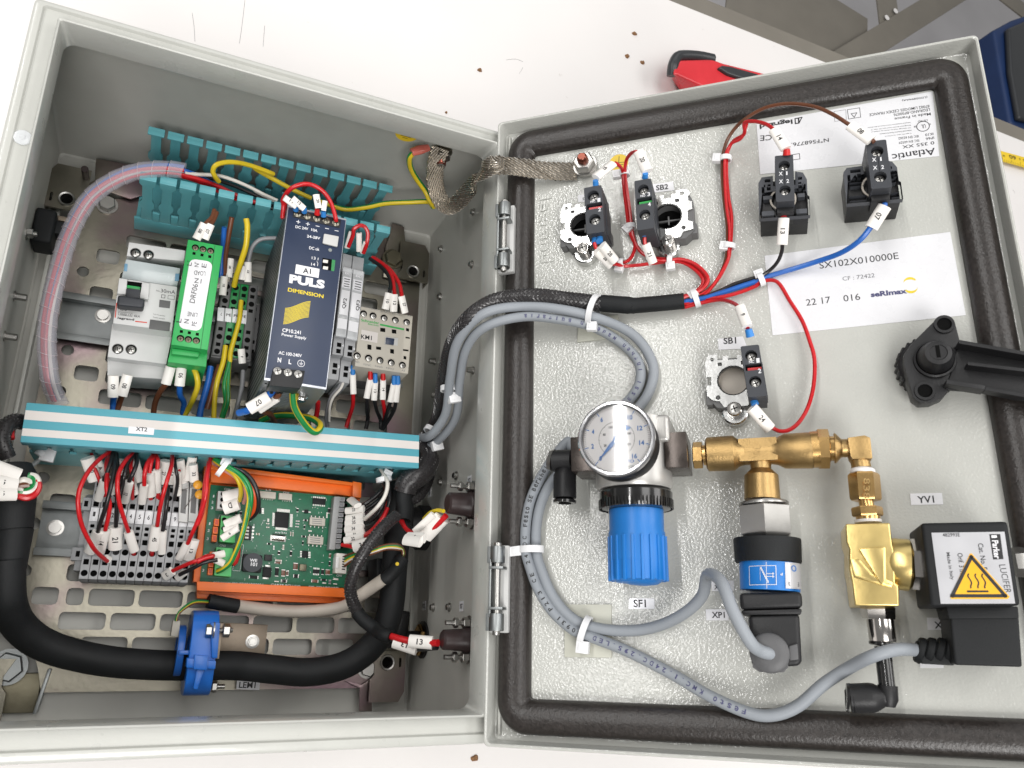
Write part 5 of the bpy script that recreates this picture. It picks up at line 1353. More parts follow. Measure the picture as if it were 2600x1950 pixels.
# the wavy stripes
mb = MB('ink_yellow')
for k in range(13):
    f_ = k / 12; P = []
    for i in range(13):
        s_ = i / 12; x_ = lerp(lerp(392, 596, s_), lerp(376, 580, s_), f_); ytop = 262 - 55 * (.5 - .5 * math.cos(math.pi * s_)); y_ = ytop + 124 * f_
        P.append(A('4', x_, y_, hF + .05))
    for a, b in zip(P, P[1:]):
        d = (b - a).normalized(); n = Vector((-d.y, d.x, 0)) * .24
        mb.prism([(v.x, v.y) for v in (a - n, b - n, b + n, a + n)], hF, hF + .06)
pw.part('wave_emblem', mb, parent=fp, smooth=False, kind='stuff')
# top terminal strip with 5 screws, bottom plug with 3
mb = quad(MB('black'), '2', [(460, 890), (842, 975), (830, 1040), (452, 950)], hF + .4, HP_ - 8); ts = pw.part('terminal_strip', mb, bevel=.3)
for k in range(5):
    p = A('2', lerp(492, 798, k / 4), lerp(928, 1002, k / 4), hF); mb = MB(); screwhead(mb, (p.x, p.y, hF + .2), 2.45, 1.0, 'zinc'); pw.part('terminal_screw', mb, parent=ts)
mb = quad(MB('black'), '4', [(300, 738), (552, 762), (530, 870), (512, 905), (262, 880), (285, 800)], hF + 3, HP_ - 10); ts = pw.part('input_plug', mb, bevel=.5)
for k in range(3):
    p = A('4', lerp(330, 496, k / 2), lerp(765, 790, k / 2), hF + 3); mb = MB(); screwhead(mb, (p.x, p.y, hF + 3), 2.4, .7, 'steel'); pw.part('terminal_screw', mb, parent=ts)
mb = quad(MB('grey_light'), '2', [(705, 1082), (825, 1105), (812, 1190), (692, 1160)], hF + 1.6, hF); pw.part('trimmer_cover', mb, bevel=.7)
p = A('2', 752, 1218, hF); pw.part('status_lamp', MB('ferrule_grey').cyl((p.x, p.y, hF), (p.x, p.y, hF + .5), 1.2), bevel=.0)
mb = quad(MB('hole'), '2', [(692, 1278), (768, 1292), (760, 1382), (684, 1368)], hF + .1, hF); rl_ = pw.part('relay_contact', mb, smooth=False)
for y_ in (1305, 1358):
    mb = quad(MB('w_white'), '2', [(698, y_ - 14), (738, y_ - 8), (734, y_ + 16), (694, y_ + 10)], hF + .6, hF); pw.part('contact', mb, parent=rl_, bevel=.2)
mb = quad(MB('w_green'), '2', [(768, 1292), (795, 1298), (785, 1386), (760, 1382)], hF + .15, hF); pw.part('green_edge', mb, parent=rl_, smooth=False)
mb = MB('ink_white'); outline(mb, '2', [(656, 1278), (660, 1278), (656, 1298), (652, 1298)], .2, hF + .08, B); outline(mb, '2', [(645, 1300), (656, 1325), (652, 1345), (650, 1345), (652, 1325)], .2, hF + .08, B); pw.part('contact_symbol', mb, parent=fp, smooth=False, kind='stuff')
p = A('4', 552, 945, 124); mb = MB('lens_clear').lathe((p.x, yb0 - .5, 110), (0, -1, 0), [(0, 4.5), (2, 4.5), (3, 3.4), (4.5, 3.2)], 20); mb.mats[0] = 'chrome'; pw.part('earth_screw', mb)
sticker('white sticker printed A1 on the dark blue power supply', '2', [(480, 1330), (668, 1368), (660, 1440), (470, 1403)], hF + .1, 'A1', ((534, 1400), (598, 1409)), F=B)

# ---- two slim terminal fuses
HQ = 76.0
def fuse(lab, pts2, s_, tp, ex2):
    (xl, yt), (xr, yt2), (xr2, yb_), (xl2, yb2) = pts2
    q = [A('2', xl, yt, HQ), A('2', xr, yt2, HQ), A('4', xr2, yb_, HQ), A('4', xl2, yb2, HQ)]
    th = Thing('slim_fuse', lab, 'circuit protector', (q[3] + q[1]) / 2 - Vector((0, 0, HQ - PZ - 8)), group='slim electronic fuses beside the power supply')
    th.base.z = PZ + 8
    def band(t0, t1, z1, z0, m, name, bev=.4, sx=(0.02, .98)):
        mb = MB(m); P = [q[3].lerp(q[0], t).lerp(q[2].lerp(q[1], t), s) for s, t in ((sx[0], t0), (sx[1], t0), (sx[1], t1), (sx[0], t1))]
        mb.prism([(v.x, v.y) for v in P], z0, z1); return th.part(name, mb, bevel=bev)
    band(0, .17, HQ - 12, 26, 'grey_block', 'lower_terminal'); band(.17, .33, HQ - 5, 26, 'grey_block', 'lower_body'); band(.33, .84, HQ - 3, 26, 'grey_dark', 'body'); band(.84, 1, HQ - 6, 26, 'grey_block', 'upper_terminal')
    band(.30, .86, HQ, HQ - 3, 'lens_clear', 'clear_cover', .5)
    band(.36, .44, HQ + .3, HQ, 'sticker', 'marker_strip', 0, (.08, .92))
    band(.47, .67, HQ + .6, HQ, 'sticker', 'number_strip', .1, (.1, .9))
    band(.69, .78, HQ + .3, HQ, 'label_alu', 'code_strip', 0, (.1, .9))
    for t in (.70, .72, .74, .76): band(t, t + .006, HQ + .4, HQ + .3, 'ink', 'printed_bar', 0, (.25, .8))
    P = [q[3].lerp(q[0], t).lerp(q[2].lerp(q[1], t), .55) for t in (.445, .06, .11, .20, .25)]
    mb = MB(); screwhead(mb, (P[0].x, P[0].y, HQ - 2.6), 2.2, 1.8, 'steel'); th.part('screw', mb)
    for p in P[1:3]: th.part('clamp_slot', MB('hole').box(p.x - 1.6, p.x + 1.6, p.y - 1.7, p.y + 1.7, HQ - 12.1, HQ - 11.85), smooth=False)
    for p in P[3:]: th.part('clamp_slot', MB('hole').box(p.x - 1.6, p.x + 1.6, p.y - 1.6, p.y + 1.6, HQ - 5.1, HQ - 4.85), smooth=False)
    text(th, s_, A('4', *tp[0], HQ + .6), A('4', *tp[1], HQ + .6), 'ink', 2.9, lift=.08, bold=.02)
    text(th, 'EC', q[3].lerp(q[0], .80).lerp(q[2].lerp(q[1], .80), .25) + Vector((0, 0, .2)), q[3].lerp(q[0], .80).lerp(q[2].lerp(q[1], .80), .8) + Vector((0, 0, .2)), 'ink_white', 1.8, bold=.03)
    for s2, t in (('4', .235), ('3', .09)):
        z = HQ - 4.9 if s2 == '4' else HQ - 11.8
        c = q[3].lerp(q[0], t).lerp(q[2].lerp(q[1], t), .8); c.z = z; text(th, s2, c, c + Vector((1.5, 0, 0)), 'ink_white', 2.4, bold=.04)
fuse('slim electronic fuse marked QF2, the one touching the power supply', ((872, 1215), (950, 1235), (852, 800), (760, 790)), 'QF2', ((878, 268), (893, 185)), 0)
fuse('slim electronic fuse marked QF3, the one beside the contactor', ((952, 1235), (1045, 1258), (940, 830), (854, 810)), 'QF3', ((988, 284), (998, 200)), 0)

# ---- contactor
HK = 74.0
km = Thing('contactor', 'beige four pole contactor KM1 with green stripe at the right of the rail', 'contactor', A('4', 1180, 520, PZ + 8))
kq = [A('4', x_, y_, HK) for x_, y_ in ((1000, 245), (1418, 322), (1380, 788), (950, 725))]
mb = MB('beige').prism([(p.x, p.y) for p in kq], 40, HK); kb_ = km.part('housing', mb, bevel=.8)
mb = MB('grey_dark').prism([(p.x + (1 if i in (0, 3) else -1), p.y) for i, p in enumerate(kq)], 20, 40); km.part('base', mb, bevel=.5)
for x_, y_ in ((1020, 305), (1096, 322), (1185, 340), (1275, 357), (1366, 374), (968, 643), (1060, 662), (1152, 680), (1242, 698), (1332, 718)):
    p = A('4', x_, y_, HK); mb = MB('hole').cyl((p.x, p.y, HK - .1), (p.x, p.y, HK + .08), 2.75, n=22)
    mb.use('beige').lathe((p.x, p.y, HK), (0, 0, 1), [(0, 3.2), (.5, 3.1), (.5, 2.7), (0, 2.7)], 22, caps=False); screwhead(mb, (p.x + .3, p.y - .5, HK + .02), 1.9, .3, 'steel'); km.part('terminal_screw', mb, parent=kb_)
mb = quad(MB('ink_green'), '4', [(1155, 385), (1348, 425), (1345, 438), (1152, 398)], HK + .15, HK); km.part('green_stripe', mb, parent=kb_, smooth=False)
for x_, y_, w_, h_ in ((1175, 435, 20, 16), (1266, 448, 18, 16), (1374, 434, 12, 12), (1375, 498, 17, 6), (1068, 573, 16, 20), (1142, 582, 20, 12), (1250, 607, 15, 18), (1360, 598, 22, 7), (1353, 658, 11, 13)):
    km.part('vent', quad(MB('hole'), '4', [(x_ - w_, y_ - h_ - 2), (x_ + w_, y_ - h_ + 3), (x_ + w_, y_ + h_ + 2), (x_ - w_, y_ + h_ - 3)], HK + .1, HK - .2), parent=kb_, smooth=False)
mb = quad(MB('grey_light'), '4', [(1196, 488), (1300, 500), (1294, 562), (1190, 550)], HK + .5, HK); km.part('window_frame', mb, parent=kb_, bevel=.2)
mb = quad(MB('navy'), '4', [(1202, 495), (1270, 505), (1264, 556), (1198, 546)], HK + 1.4, HK + .4); km.part('armature', mb, parent=kb_, bevel=.3)
for s_, x0, y0, x1, y1, hh_, m_ in (('Schneider', 1000, 366, 1146, 392, 2.2, 'ink_green'), ('Electric', 1056, 393, 1142, 408, 1.2, 'ink_green'), ('13NO', 1070, 268, 1140, 282, 1.2, 'ink_grey'), ('21NC', 1155, 292, 1222, 304, 1.2, 'ink_grey'), ('43NO', 1248, 310, 1312, 322, 1.2, 'ink_grey'), ('A1', 1370, 326, 1400, 332, 1.2, 'ink_grey'), ('NO', 950, 695, 986, 702, 1.2, 'ink_grey'), ('22NC', 1018, 716, 1082, 728, 1.2, 'ink_grey'), ('34NO', 1110, 730, 1172, 742, 1.2, 'ink_grey'), ('44NO', 1198, 744, 1262, 756, 1.2, 'ink_grey'), ('A2', 1325, 766, 1352, 770, 1.2, 'ink_grey')):
    text(km, s_, A('4', x0, y0, HK), A('4', x1, y1, HK), m_, hh_, parent=kb_, lift=.08, bold=.02 if m_ == 'ink_green' else 0)
sticker('beige sticker printed KM1 on the contactor', '4', [(1005, 432), (1138, 458), (1130, 540), (998, 515)], HK + .1, 'KM1', ((1000, 505), (1086, 518)), F=B, m='white_strip', bold=.02)
# ------------------------------------------------------------------ numbered terminal blocks on the lower rail
HT = 48.0
a0 = A('5', 755, 1140, HT).x; a1 = A('5', 1537, 1190, HT).x; PT = (a1 - a0) / 11
def tb_mesh():
    mb = MB('grey_block'); w_ = PT * .47
    prof = [(86.5, 12), (86.5, 40), (90, HT - 1), (146, HT - 1), (149, 40), (149, 12)]
    mb.hexa([(-w_, y, z) for y, z in prof], [(w_, y, z) for y, z in prof])
    return mb.mesh('body', (0, 0, 0), bevel=.25)
def tb_top():
    mb = MB('grey_block'); w_ = PT * .47; H_ = []
    for y in (91, 104.5, 140.6): H_.append(circ(0, y, w_ * .80, 14))
    for y in (97.8, 111.2, 133.6, 146.0): H_.append(rrect(-w_ * .62, w_ * .62, y - 1.7, y + 1.7, .2, 1))
    for y in (116.2, 119.8): H_.append(rrect(-w_ * .5, w_ * .5, y - 1.1, y + 1.1, .4, 1))
    plate_mesh(mb, [(-w_, 87.5), (w_, 87.5), (w_, 148.6), (-w_, 148.6)], H_, HT - .9, HT + 1.6)
    return mb.mesh('clamp_cover', (0, 0, 0), bevel=.12)
def tb_dark():
    mb = MB('hole'); w_ = PT * .42; mb.box(-w_, w_, 88, 148, HT - 1.05, HT - .85); return mb.mesh('clamp_depth', (0, 0, 0), smooth=False)
def tb_mark():
    return MB('sticker').box(-PT * .46, PT * .46, 122.6, 131.2, HT + 1.6, HT + 2.6).mesh('marker', (0, 0, 0), bevel=.2)
tbm, ttm, tdm, tmm = tb_mesh(), tb_top(), tb_dark(), tb_mark()
nums = ['1', '', '2', '3', '4', '5', '6', '7', '8', '9', '', '']
pos = ['first from the left, marker printed 1', 'second from the left, marker hidden by wires', 'third from the left, marker printed 2', 'fourth from the left, marker printed 3', 'fifth from the left, marker printed 4', 'sixth from the left, marker printed 5', 'sixth from the right, marker printed 6', 'fifth from the right, marker printed 7',
       'fourth from the right, marker printed 8', 'third from the right, marker printed 9', 'second from the right, under the left grey plug carrier', 'last on the right, beside the orange carrier']
for k in range(12):
    x = a0 + PT * k
    th = Thing('terminal_block', 'grey terminal block, ' + pos[k], 'terminal block', (x, 120, PZ + 7.8), group='grey terminal blocks in a row on the lower rail')
    for nm, me in (('body', tbm), ('clamp_cover', ttm), ('clamp_depth', tdm), ('marker', tmm)):
        o = th.place(nm, me, (x, 0, 0))
    if nums[k]: text(th, nums[k], Vector((x - .7, 125.6, HT + 2.6)), Vector((x + .7, 125.6, HT + 2.6)), 'ink', 2.9, lift=.08)
th = Thing('end_stop', 'grey end bracket closing the terminal row on the left', 'end bracket', (a0 - PT * .5 - 3, 120, PZ + 7.8))
x = a0 - PT * .5
mb = MB('grey_block').box(x - 4.5, x - .2, 93, 141, 14, 36); mb.box(x - 7, x - .4, 99, 107, 30, 40).box(x - 5.5, x - .4, 130, 138, 34, 44); th.part('body', mb, bevel=.5)
for y_, z_ in ((103, 40), (134, 44)):
    th.part('slot', MB('hole').box(x - 4.4, x - 2.2, y_ - 1.8, y_ + 1.8, z_, z_ + .12), smooth=False)
# the two grey plug carriers with the amber capacitor
th = Thing('plug_carrier', 'pair of light grey plug-in carriers holding an amber capacitor at the terminal row end', 'terminal plug', A('5', 1520, 1000, HT + 1.6))
for x0 in (1445, 1525):
    mb = quad(MB('grey_light'), '5', [(x0, 860), (x0 + 72, 868), (x0 + 60, 1190), (x0 - 14, 1180)], HT + 9, HT + 1.8); p_ = th.part('carrier', mb, bevel=.4)
    mb = quad(MB('grey_dark'), '5', [(x0 + 14, 920), (x0 + 56, 925), (x0 + 44, 1120), (x0 + 2, 1112)], HT + 9.1, HT + 8.6); th.part('slot', mb, parent=p_)
for x_, y_ in ((1582, 888), (1596, 966)):
    p = A('5', x_, y_, HT + 17); th.part('capacitor', MB('amber').lathe(p - Vector((0, 0, 1.6)), (.2, 0, 1), [(0, .5), (.4, 2), (1.2, 2.9), (2.2, 2.9), (3, 2), (3.4, .5)], 18))
for a_, b_ in (((1560, 900), (1440, 935)), ((1570, 950), (1480, 1080)), ((1575, 890), (1530, 900))):
    th.part('lead', MB('steel').tube([A('5', *a_, HT + 16), A('5', *b_, HT + 9)], .28, 6))

# ---- upper terminal cluster behind the filter
th = Thing('terminal_cluster', 'dark row of PE and FE terminals between the green filter and power supply', 'terminal block', A('3', 1880, 1300, PZ + 8))
HX = 50.0
q_ = [A('3', x_, y_, HX) for x_, y_ in ((1790, 990), (2075, 1030), (2010, 1640), (1690, 1600))]
mb = MB('grey_dark').prism([(p.x, p.y) for p in q_], 20, HX); base_ = th.part('body', mb, bevel=.5)
for j, t in enumerate((0.02, .26, .50, .74)):
    mb = MB('grey_dark' if j in (0, 3) else 'ink_green'); 
    if j in (1, 2): mb = MB('w_green')
    P = [q_[3].lerp(q_[0], s).lerp(q_[2].lerp(q_[1], s), u) for s, u in ((.02, t), (.02, t + .22), (.98, t + .22), (.98, t))]
    mb.prism([(v.x, v.y) for v in P], HX, HX + 2); th.part('block', mb, bevel=.3)
    for s in (.07, .16, .26, .36, .64, .73, .83, .92):
        p = q_[3].lerp(q_[0], s).lerp(q_[2].lerp(q_[1], s), t + .11)
        mb = MB('hole')
        if s in (.07, .92, .26, .73): mb.cyl((p.x, p.y, HX + 1.9), (p.x, p.y, HX + 2.1), 2.0, n=14)
        else: mb.box(p.x - 1.5, p.x + 1.5, p.y - 1.3, p.y + 1.3, HX + 1.9, HX + 2.1)
        th.part('clamp_hole', mb, parent=base_, smooth=False)
mb = quad(MB('grey_dark'), '3', [(2030, 1175), (2085, 1185), (2060, 1560), (2005, 1555)], HX - 8, 20); th.part('end_plate', mb, bevel=.4)
for y_ in (1215, 1300, 1480, 1555):
    p = A('3', 2045 - (y_ - 1215) * .06, y_, HX - 8); th.part('end_slot', MB('hole').box(p.x - 1.2, p.x + 1.2, p.y - 1.4, p.y + 1.4, HX - 8.1, HX - 7.9), smooth=False)
for s_, x_, y_ in (('L', 1775, 1255), ('PE', 1835, 1262), ('PE', 1895, 1268), ('FE', 1955, 1275)):
    mb = quad(MB('sticker'), '3', [(x_ - 27, y_ - 55), (x_ + 28, y_ - 48), (x_ + 20, y_ + 60), (x_ - 34, y_ + 52)], HX + 3.4, HX + 2); m_ = th.part('marker', mb, bevel=.2)
    w_ = 6 if len(s_) == 1 else 20
    text(th, s_, A('3', x_ - w_, y_ + 10, HX + 3.4), A('3', x_ + w_, y_ + 14, HX + 3.4), 'ink', 2.0, lift=.08, parent=m_, bold=.02)

# ------------------------------------------------------------------ control board in its orange carrier
HPC = 42.0
pcb = Thing('circuit_board', 'green circuit board held in an orange plastic carrier below the duct', 'circuit board', A('6', 650, 800, PZ + 8))
# carrier: base, two long rails
q_ = [A('6', x_, y_, HPC - 3) for x_, y_ in ((105, 330), (1300, 480), (1200, 1330), (15, 1290))]
pcb.part('carrier_base', MB('orange').prism([(p.x, p.y) for p in q_], 22, HPC - 3), bevel=.5)
mb = quad(MB('orange'), '6', [(95, 245), (1255, 395), (1255, 420), (92, 285)], HPC + 8, HPC - 3); rt = pcb.part('carrier_rail', mb, bevel=.4)
mb = quad(MB('orange'), '6', [(110, 290), (1300, 425), (1300, 510), (112, 390)], HPC + 3, HPC - 3); pcb.part('rail_step', mb, parent=rt, bevel=.4)
mb = quad(MB('orange'), '6', [(1252, 385), (1322, 398), (1318, 520), (1250, 510)], HPC + 9, HPC - 3); pcb.part('rail_end', mb, parent=rt, bevel=.4)
mb = quad(MB('orange'), '6', [(0, 1188), (1205, 1245), (1200, 1318), (0, 1262)], HPC + 6, HPC - 3); rb = pcb.part('carrier_rail', mb, bevel=.4)
mb = quad(MB('orange'), '6', [(0, 1262), (1200, 1318), (1195, 1370), (0, 1325)], HPC - 4, 24); pcb.part('rail_step', mb, parent=rb, bevel=.4)
mb = quad(MB('orange'), '6', [(1180, 1330), (1222, 1330), (1190, 1390), (1180, 1375)], HPC - 2, HPC - 8); pcb.part('rail_end', mb, parent=rb, bevel=.3)
mb = quad(MB('orange'), '6', [(62, 240), (112, 250), (25, 1200), (-30, 1190)], HPC - 1, 26); pcb.part('carrier_side', mb, bevel=.4)
mb = quad(MB('orange'), '6', [(1290, 500), (1312, 503), (1305, 560), (1282, 558)], HPC + 1, 30); pcb.part('carrier_side', mb, bevel=.3)
bq = [A('6', x_, y_, HPC) for x_, y_ in ((112, 412), (1290, 520), (1222, 1240), (22, 1190))]
board = pcb.part('board', MB('pcb').prism([(p.x, p.y) for p in bq], HPC - 1.6, HPC), bevel=.15)
def comp(name, m, x0, y0, x1, y1, h=1.2, bev=.15, sk=.09, hb=0, parent=None):
    """component between marks (x0,y0)-(x1,y1) of the close survey, sheared like the board"""
    dx = (y1 - y0) * -.07; dy = (x1 - x0) * sk
    return pcb.part(name, quad(MB(m), '6', [(x0, y0), (x1, y0 + dy), (x1 + dx, y1 + dy), (x0 + dx, y1)], HPC + h, HPC + hb), bevel=bev, parent=parent)
def bx_(mb, x0, y0, x1, y1, h, hb=0, sk=.09):
    dx = (y1 - y0) * -.07; dy = (x1 - x0) * sk
    quad(mb, '6', [(x0, y0), (x1, y0 + dy), (x1 + dx, y1 + dy), (x0 + dx, y1)], HPC + h, HPC + hb)
# main chip
c = comp('chip', 'black_matte', 630, 630, 742, 750, 1.6)
lg = MB('zinc'); lg.mats[0] = 'steel'
for k in range(16):
    t = k / 15
    bx_(lg, 645 + t * 96, 604 + t * 9, 649 + t * 96, 628 + t * 9, .5); bx_(lg, 632 + t * 88, 752 + t * 9, 636 + t * 88, 772 + t * 9, .5)
    bx_(lg, 607 - t * 4, 640 + t * 98, 628 - t * 4, 644 + t * 98, .5); bx_(lg, 748 - t * 4, 648 + t * 98, 770 - t * 4, 652 + t * 98, .5)
pcb.part('leg', lg, smooth=False, kind='stuff', parent=c)
# small outline chips: body + legs
def soic(x0, y0, x1, y1, n, horiz=True, m='black_matte'):
    c = comp('chip', m, x0, y0, x1, y1, 1.3)
    lg = MB('steel')
    for k in range(n):
        t = (k + .5) / n
        if horiz:
            xx = lerp(x0, x1, t); bx_(lg, xx - 4, y0 - 14 + (xx - x0) * .09, xx + 4, y0 + (xx - x0) * .09, .4); bx_(lg, xx - 8, y1 + (xx - x0) * .09, xx, y1 + 14 + (xx - x0) * .09, .4)
        else:
            yy = lerp(y0, y1, t); bx_(lg, x0 - 18, yy - 4, x0, yy + 4, .4); bx_(lg, x1, yy + 2, x1 + 18, yy + 10, .4)
    pcb.part('leg', lg, smooth=False, kind='stuff', parent=c)
soic(932, 518, 1034, 566, 7); soic(484, 594, 520, 640, 4, False); soic(846, 942, 894, 996, 4, False); soic(934, 1090, 985, 1122, 4); soic(864, 612, 896, 640, 1, False)
for x_, y_ in ((908, 672), (893, 822)):
    comp('relay', 'beige', x_, y_, x_ + 124, y_ + 62, 4.5, .5).name
    mb = MB('ink_grey'); 
    lg = MB('steel')
    for k in range(4): bx_(lg, x_ + 8 + k * 32, y_ - 12 + k * 3, x_ + 15 + k * 32, y_ + k * 3, .5); bx_(lg, x_ + 2 + k * 32, y_ + 66 + k * 3, x_ + 9 + k * 32, y_ + 82 + k * 3, .5)
    pcb.part('leg', lg, smooth=False, kind='stuff')
    for i in range(3):
        mb = MB('ink_grey'); bx_(mb, x_ + 16, y_ + 14 + i * 16, x_ + 96, y_ + 19 + i * 16, 4.56, 4.5); pcb.part('relay_print', mb, smooth=False)
# crystal, coil, capacitors
p0 = A('6', 604, 832, HPC + 1.4); p1 = A('6', 702, 842, HPC + 1.4)
pcb.part('crystal', MB('nickel').tube([p0, p1], 2.3, 16, ry=1.5, up=(0, 0, 1))); comp('crystal_base', 'steel', 590, 815, 716, 862, .5)
c = comp('inductor', 'black_matte', 372, 965, 528, 1106, 5.5, 1.0); mb = MB('anthracite'); p = A('6', 448, 1038, HPC + 5.5); pcb.part('inductor_top', mb.cyl(p, p + Vector((0, 0, .5)), 6.3, n=28), parent=c)
text(pcb, '101', A('6', 430, 1064, HPC + 6), A('6', 480, 1069, HPC + 6), 'ink_white', 2.4, parent=c, bold=.03); text(pcb, 'WE', A('6', 422, 1030, HPC + 6), A('6', 482, 1034, HPC + 6), 'ink_white', 2.0, parent=c, bold=.04)
comp('choke', 'black', 545, 972, 605, 1020, 2.5, .4); comp('choke', 'zinc_dark', 825, 1048, 882, 1102, 2.6, .6)
c = comp('diode', 'black_matte', 532, 1072, 600, 1150, 2.2, .3); comp('pad', 'steel', 548, 1056, 590, 1072, .4); comp('pad', 'steel', 528, 1152, 576, 1168, .4)
# disc varistor, red
p = A('6', 318, 985, HPC + 6)
v_ = MB('red_print'); v_.tube([A('6', 335, 898, HPC + 6), A('6', 328, 930, HPC + 6.5), A('6', 315, 985, HPC + 7), A('6', 302, 1040, HPC + 6.5), A('6', 296, 1064, HPC + 6)], [.6, 2.0, 2.6, 2.0, .6], 16, ry=[1, 3, 4.6, 3, 1], up=(0, 0, 1)); pcb.part('varistor', v_)
# small ceramic parts: (x, y, w, h, body colour)
sm = [(650, 948, 18, 22, 'black_matte'), (634, 1012, 42, 14, 'cable_beige'), (630, 1030, 42, 14, 'w_brown'), (630, 1080, 28, 62, 'black_matte'), (680, 1098, 30, 44, 'w_brown'), (716, 1108, 20, 30, 'w_brown'), (775, 1044, 36, 46, 'w_brown'), (1000, 1094, 20, 36, 'black_matte'), (1034, 1096, 34, 34, 'w_brown'),
      (925, 1172, 44, 24, 'w_brown'), (680, 1172, 36, 24, 'grey_dark'), (424, 1140, 64, 24, 'black_matte'), (780, 1130, 32, 28, 'black_matte'), (1000, 1168, 36, 14, 'black_matte'), (1058, 1180, 20, 24, 'grey_dark'), (1100, 1162, 30, 14, 'w_white'), (748, 948, 16, 32, 'black_matte'), (612, 908, 12, 20, 'grey_light'), (688, 900, 14, 30, 'cable_beige'),
      (568, 880, 24, 12, 'black_matte'), (862, 690, 22, 14, 'black_matte'), (860, 740, 10, 24, 'black_matte'), (845, 820, 24, 14, 'black_matte'), (846, 868, 10, 24, 'black_matte'), (1052, 604, 18, 34, 'black_matte'), (800, 606, 16, 22, 'black_matte'), (900, 778, 16, 10, 'w_white'), (566, 690, 14, 14, 'w_white'), (562, 720, 14, 8, 'cable_beige'),
      (562, 750, 14, 8, 'cable_beige'), (800, 700, 18, 8, 'grey_light'), (798, 722, 18, 8, 'grey_light'), (795, 745, 18, 8, 'grey_light'), (480, 800, 18, 16, 'zinc_dark'), (310, 628, 16, 22, 'black_matte'), (345, 630, 18, 22, 'black_matte'), (1060, 970, 16, 26, 'w_brown'), (1060, 1030, 14, 30, 'black_matte'), (1040, 640, 10, 34, 'w_white'), (750, 795, 8, 24, 'cable_beige'),
      (768, 797, 8, 24, 'cable_beige'), (690, 1178, 28, 14, 'w_white'), (628, 1184, 24, 8, 'w_white'), (1010, 1196, 24, 10, 'w_white'), (1100, 1204, 20, 8, 'w_white'), (728, 1104, 10, 30, 'w_white')]
for x_, y_, w_, h_, m_ in sm:
    c = comp('small_part', m_, x_, y_, x_ + w_, y_ + h_, .9, .1)
    mb = MB('steel')
    if w_ > h_: bx_(mb, x_ - 5, y_, x_, y_ + h_, .7); bx_(mb, x_ + w_, y_ + w_ * .09, x_ + w_ + 5, y_ + h_ + w_ * .09, .7)
    else: bx_(mb, x_, y_ - 5, x_ + w_, y_, .7); bx_(mb, x_ - h_ * .07, y_ + h_, x_ + w_ - h_ * .07, y_ + h_ + 5, .7)
    pcb.part('solder_end', mb, parent=c, smooth=False, kind='stuff')
# printed texts, vias
mb = MB('ink_white'); vi = MB('steel')
random.seed(3)
for k in range(46):
    x_ = random.uniform(520, 1190); y_ = random.uniform(490, 1180)
    p = A('6', x_, y_, HPC + .04); vi.cyl(p, p + Vector((0, 0, .05)), .28, n=8)
for k in range(90):
    x_ = random.uniform(380, 1180); y_ = random.uniform(520, 1200); 
    if random.random() < .5: bx_(mb, x_, y_, x_ + random.uniform(8, 22), y_ + 2.2, .06, .03)
    else: bx_(mb, x_, y_, x_ + 2.2, y_ + random.uniform(8, 20), .06, .03)
outline(mb, '6', [(330, 890), (375, 896), (345, 1106), (285, 1100)], .25, HPC + .06, B); outline(mb, '6', [(182, 655), (322, 668), (300, 880), (115, 872)], .25, HPC + .06, B); outline(mb, '6', [(455, 730), (460, 730), (440, 860), (435, 860)], .2, HPC + .06, B)
pcb.part('silk_print', mb, smooth=False, kind='stuff'); pcb.part('via', vi, smooth=False, kind='stuff')
for s_, x0, y0, x1, y1, hh_ in (('CN6', 218, 455, 268, 460, 1.8), ('CN7', 212, 650, 262, 655, 1.8), ('CN2', 180, 908, 230, 912, 1.8), ('CN1', 1118, 1148, 1160, 1152, 1.8), ('SERIMAX SX102X01R0000A', 130, 1208, 540, 1226, 1.9), ('CARTE ECU SXL', 592, 1224, 836, 1238, 1.9), ('SXL ECU BOARD', 895, 1242, 1135, 1252, 1.9),
                                ('1', 128, 515, 138, 516, 2.2), ('2', 115, 562, 130, 564, 2.2), ('3', 112, 608, 128, 610, 2.2), ('1', 96, 735, 106, 736, 2.2), ('2', 84, 790, 100, 792, 2.2), ('3', 76, 856, 92, 858, 2.2), ('1', 62, 990, 72, 991, 2.2), ('3', 40, 1110, 56, 1112, 2.2), ('L3', 552, 462, 592, 466, 1.6), ('R73 R74', 628, 802, 720, 808, 1.2), ('CN5', 690, 480, 740, 486, 1.5)):
    text(pcb, s_, A('6', x0, y0, HPC), A('6', x1, y1, HPC), 'ink_white', hh_ * .8, lift=.06, parent=board)
# dip switch
c = comp('dip_switch', 'black', 375, 738, 440, 850, 2, .2)
for k in range(4):
    mb = MB('w_white'); bx_(mb, 392 - k * 2, 748 + k * 27, 420 - k * 2, 762 + k * 27, 2.6, 2.0); pcb.part('dip_lever', mb, parent=c, smooth=False)
    mb = MB('steel'); bx_(mb, 445 - k * 2, 748 + k * 27, 462 - k * 2, 760 + k * 27, .6); bx_(mb, 356 - k * 2, 744 + k * 27, 372 - k * 2, 756 + k * 27, .6); pcb.part('leg', mb, parent=c, smooth=False, kind='stuff')
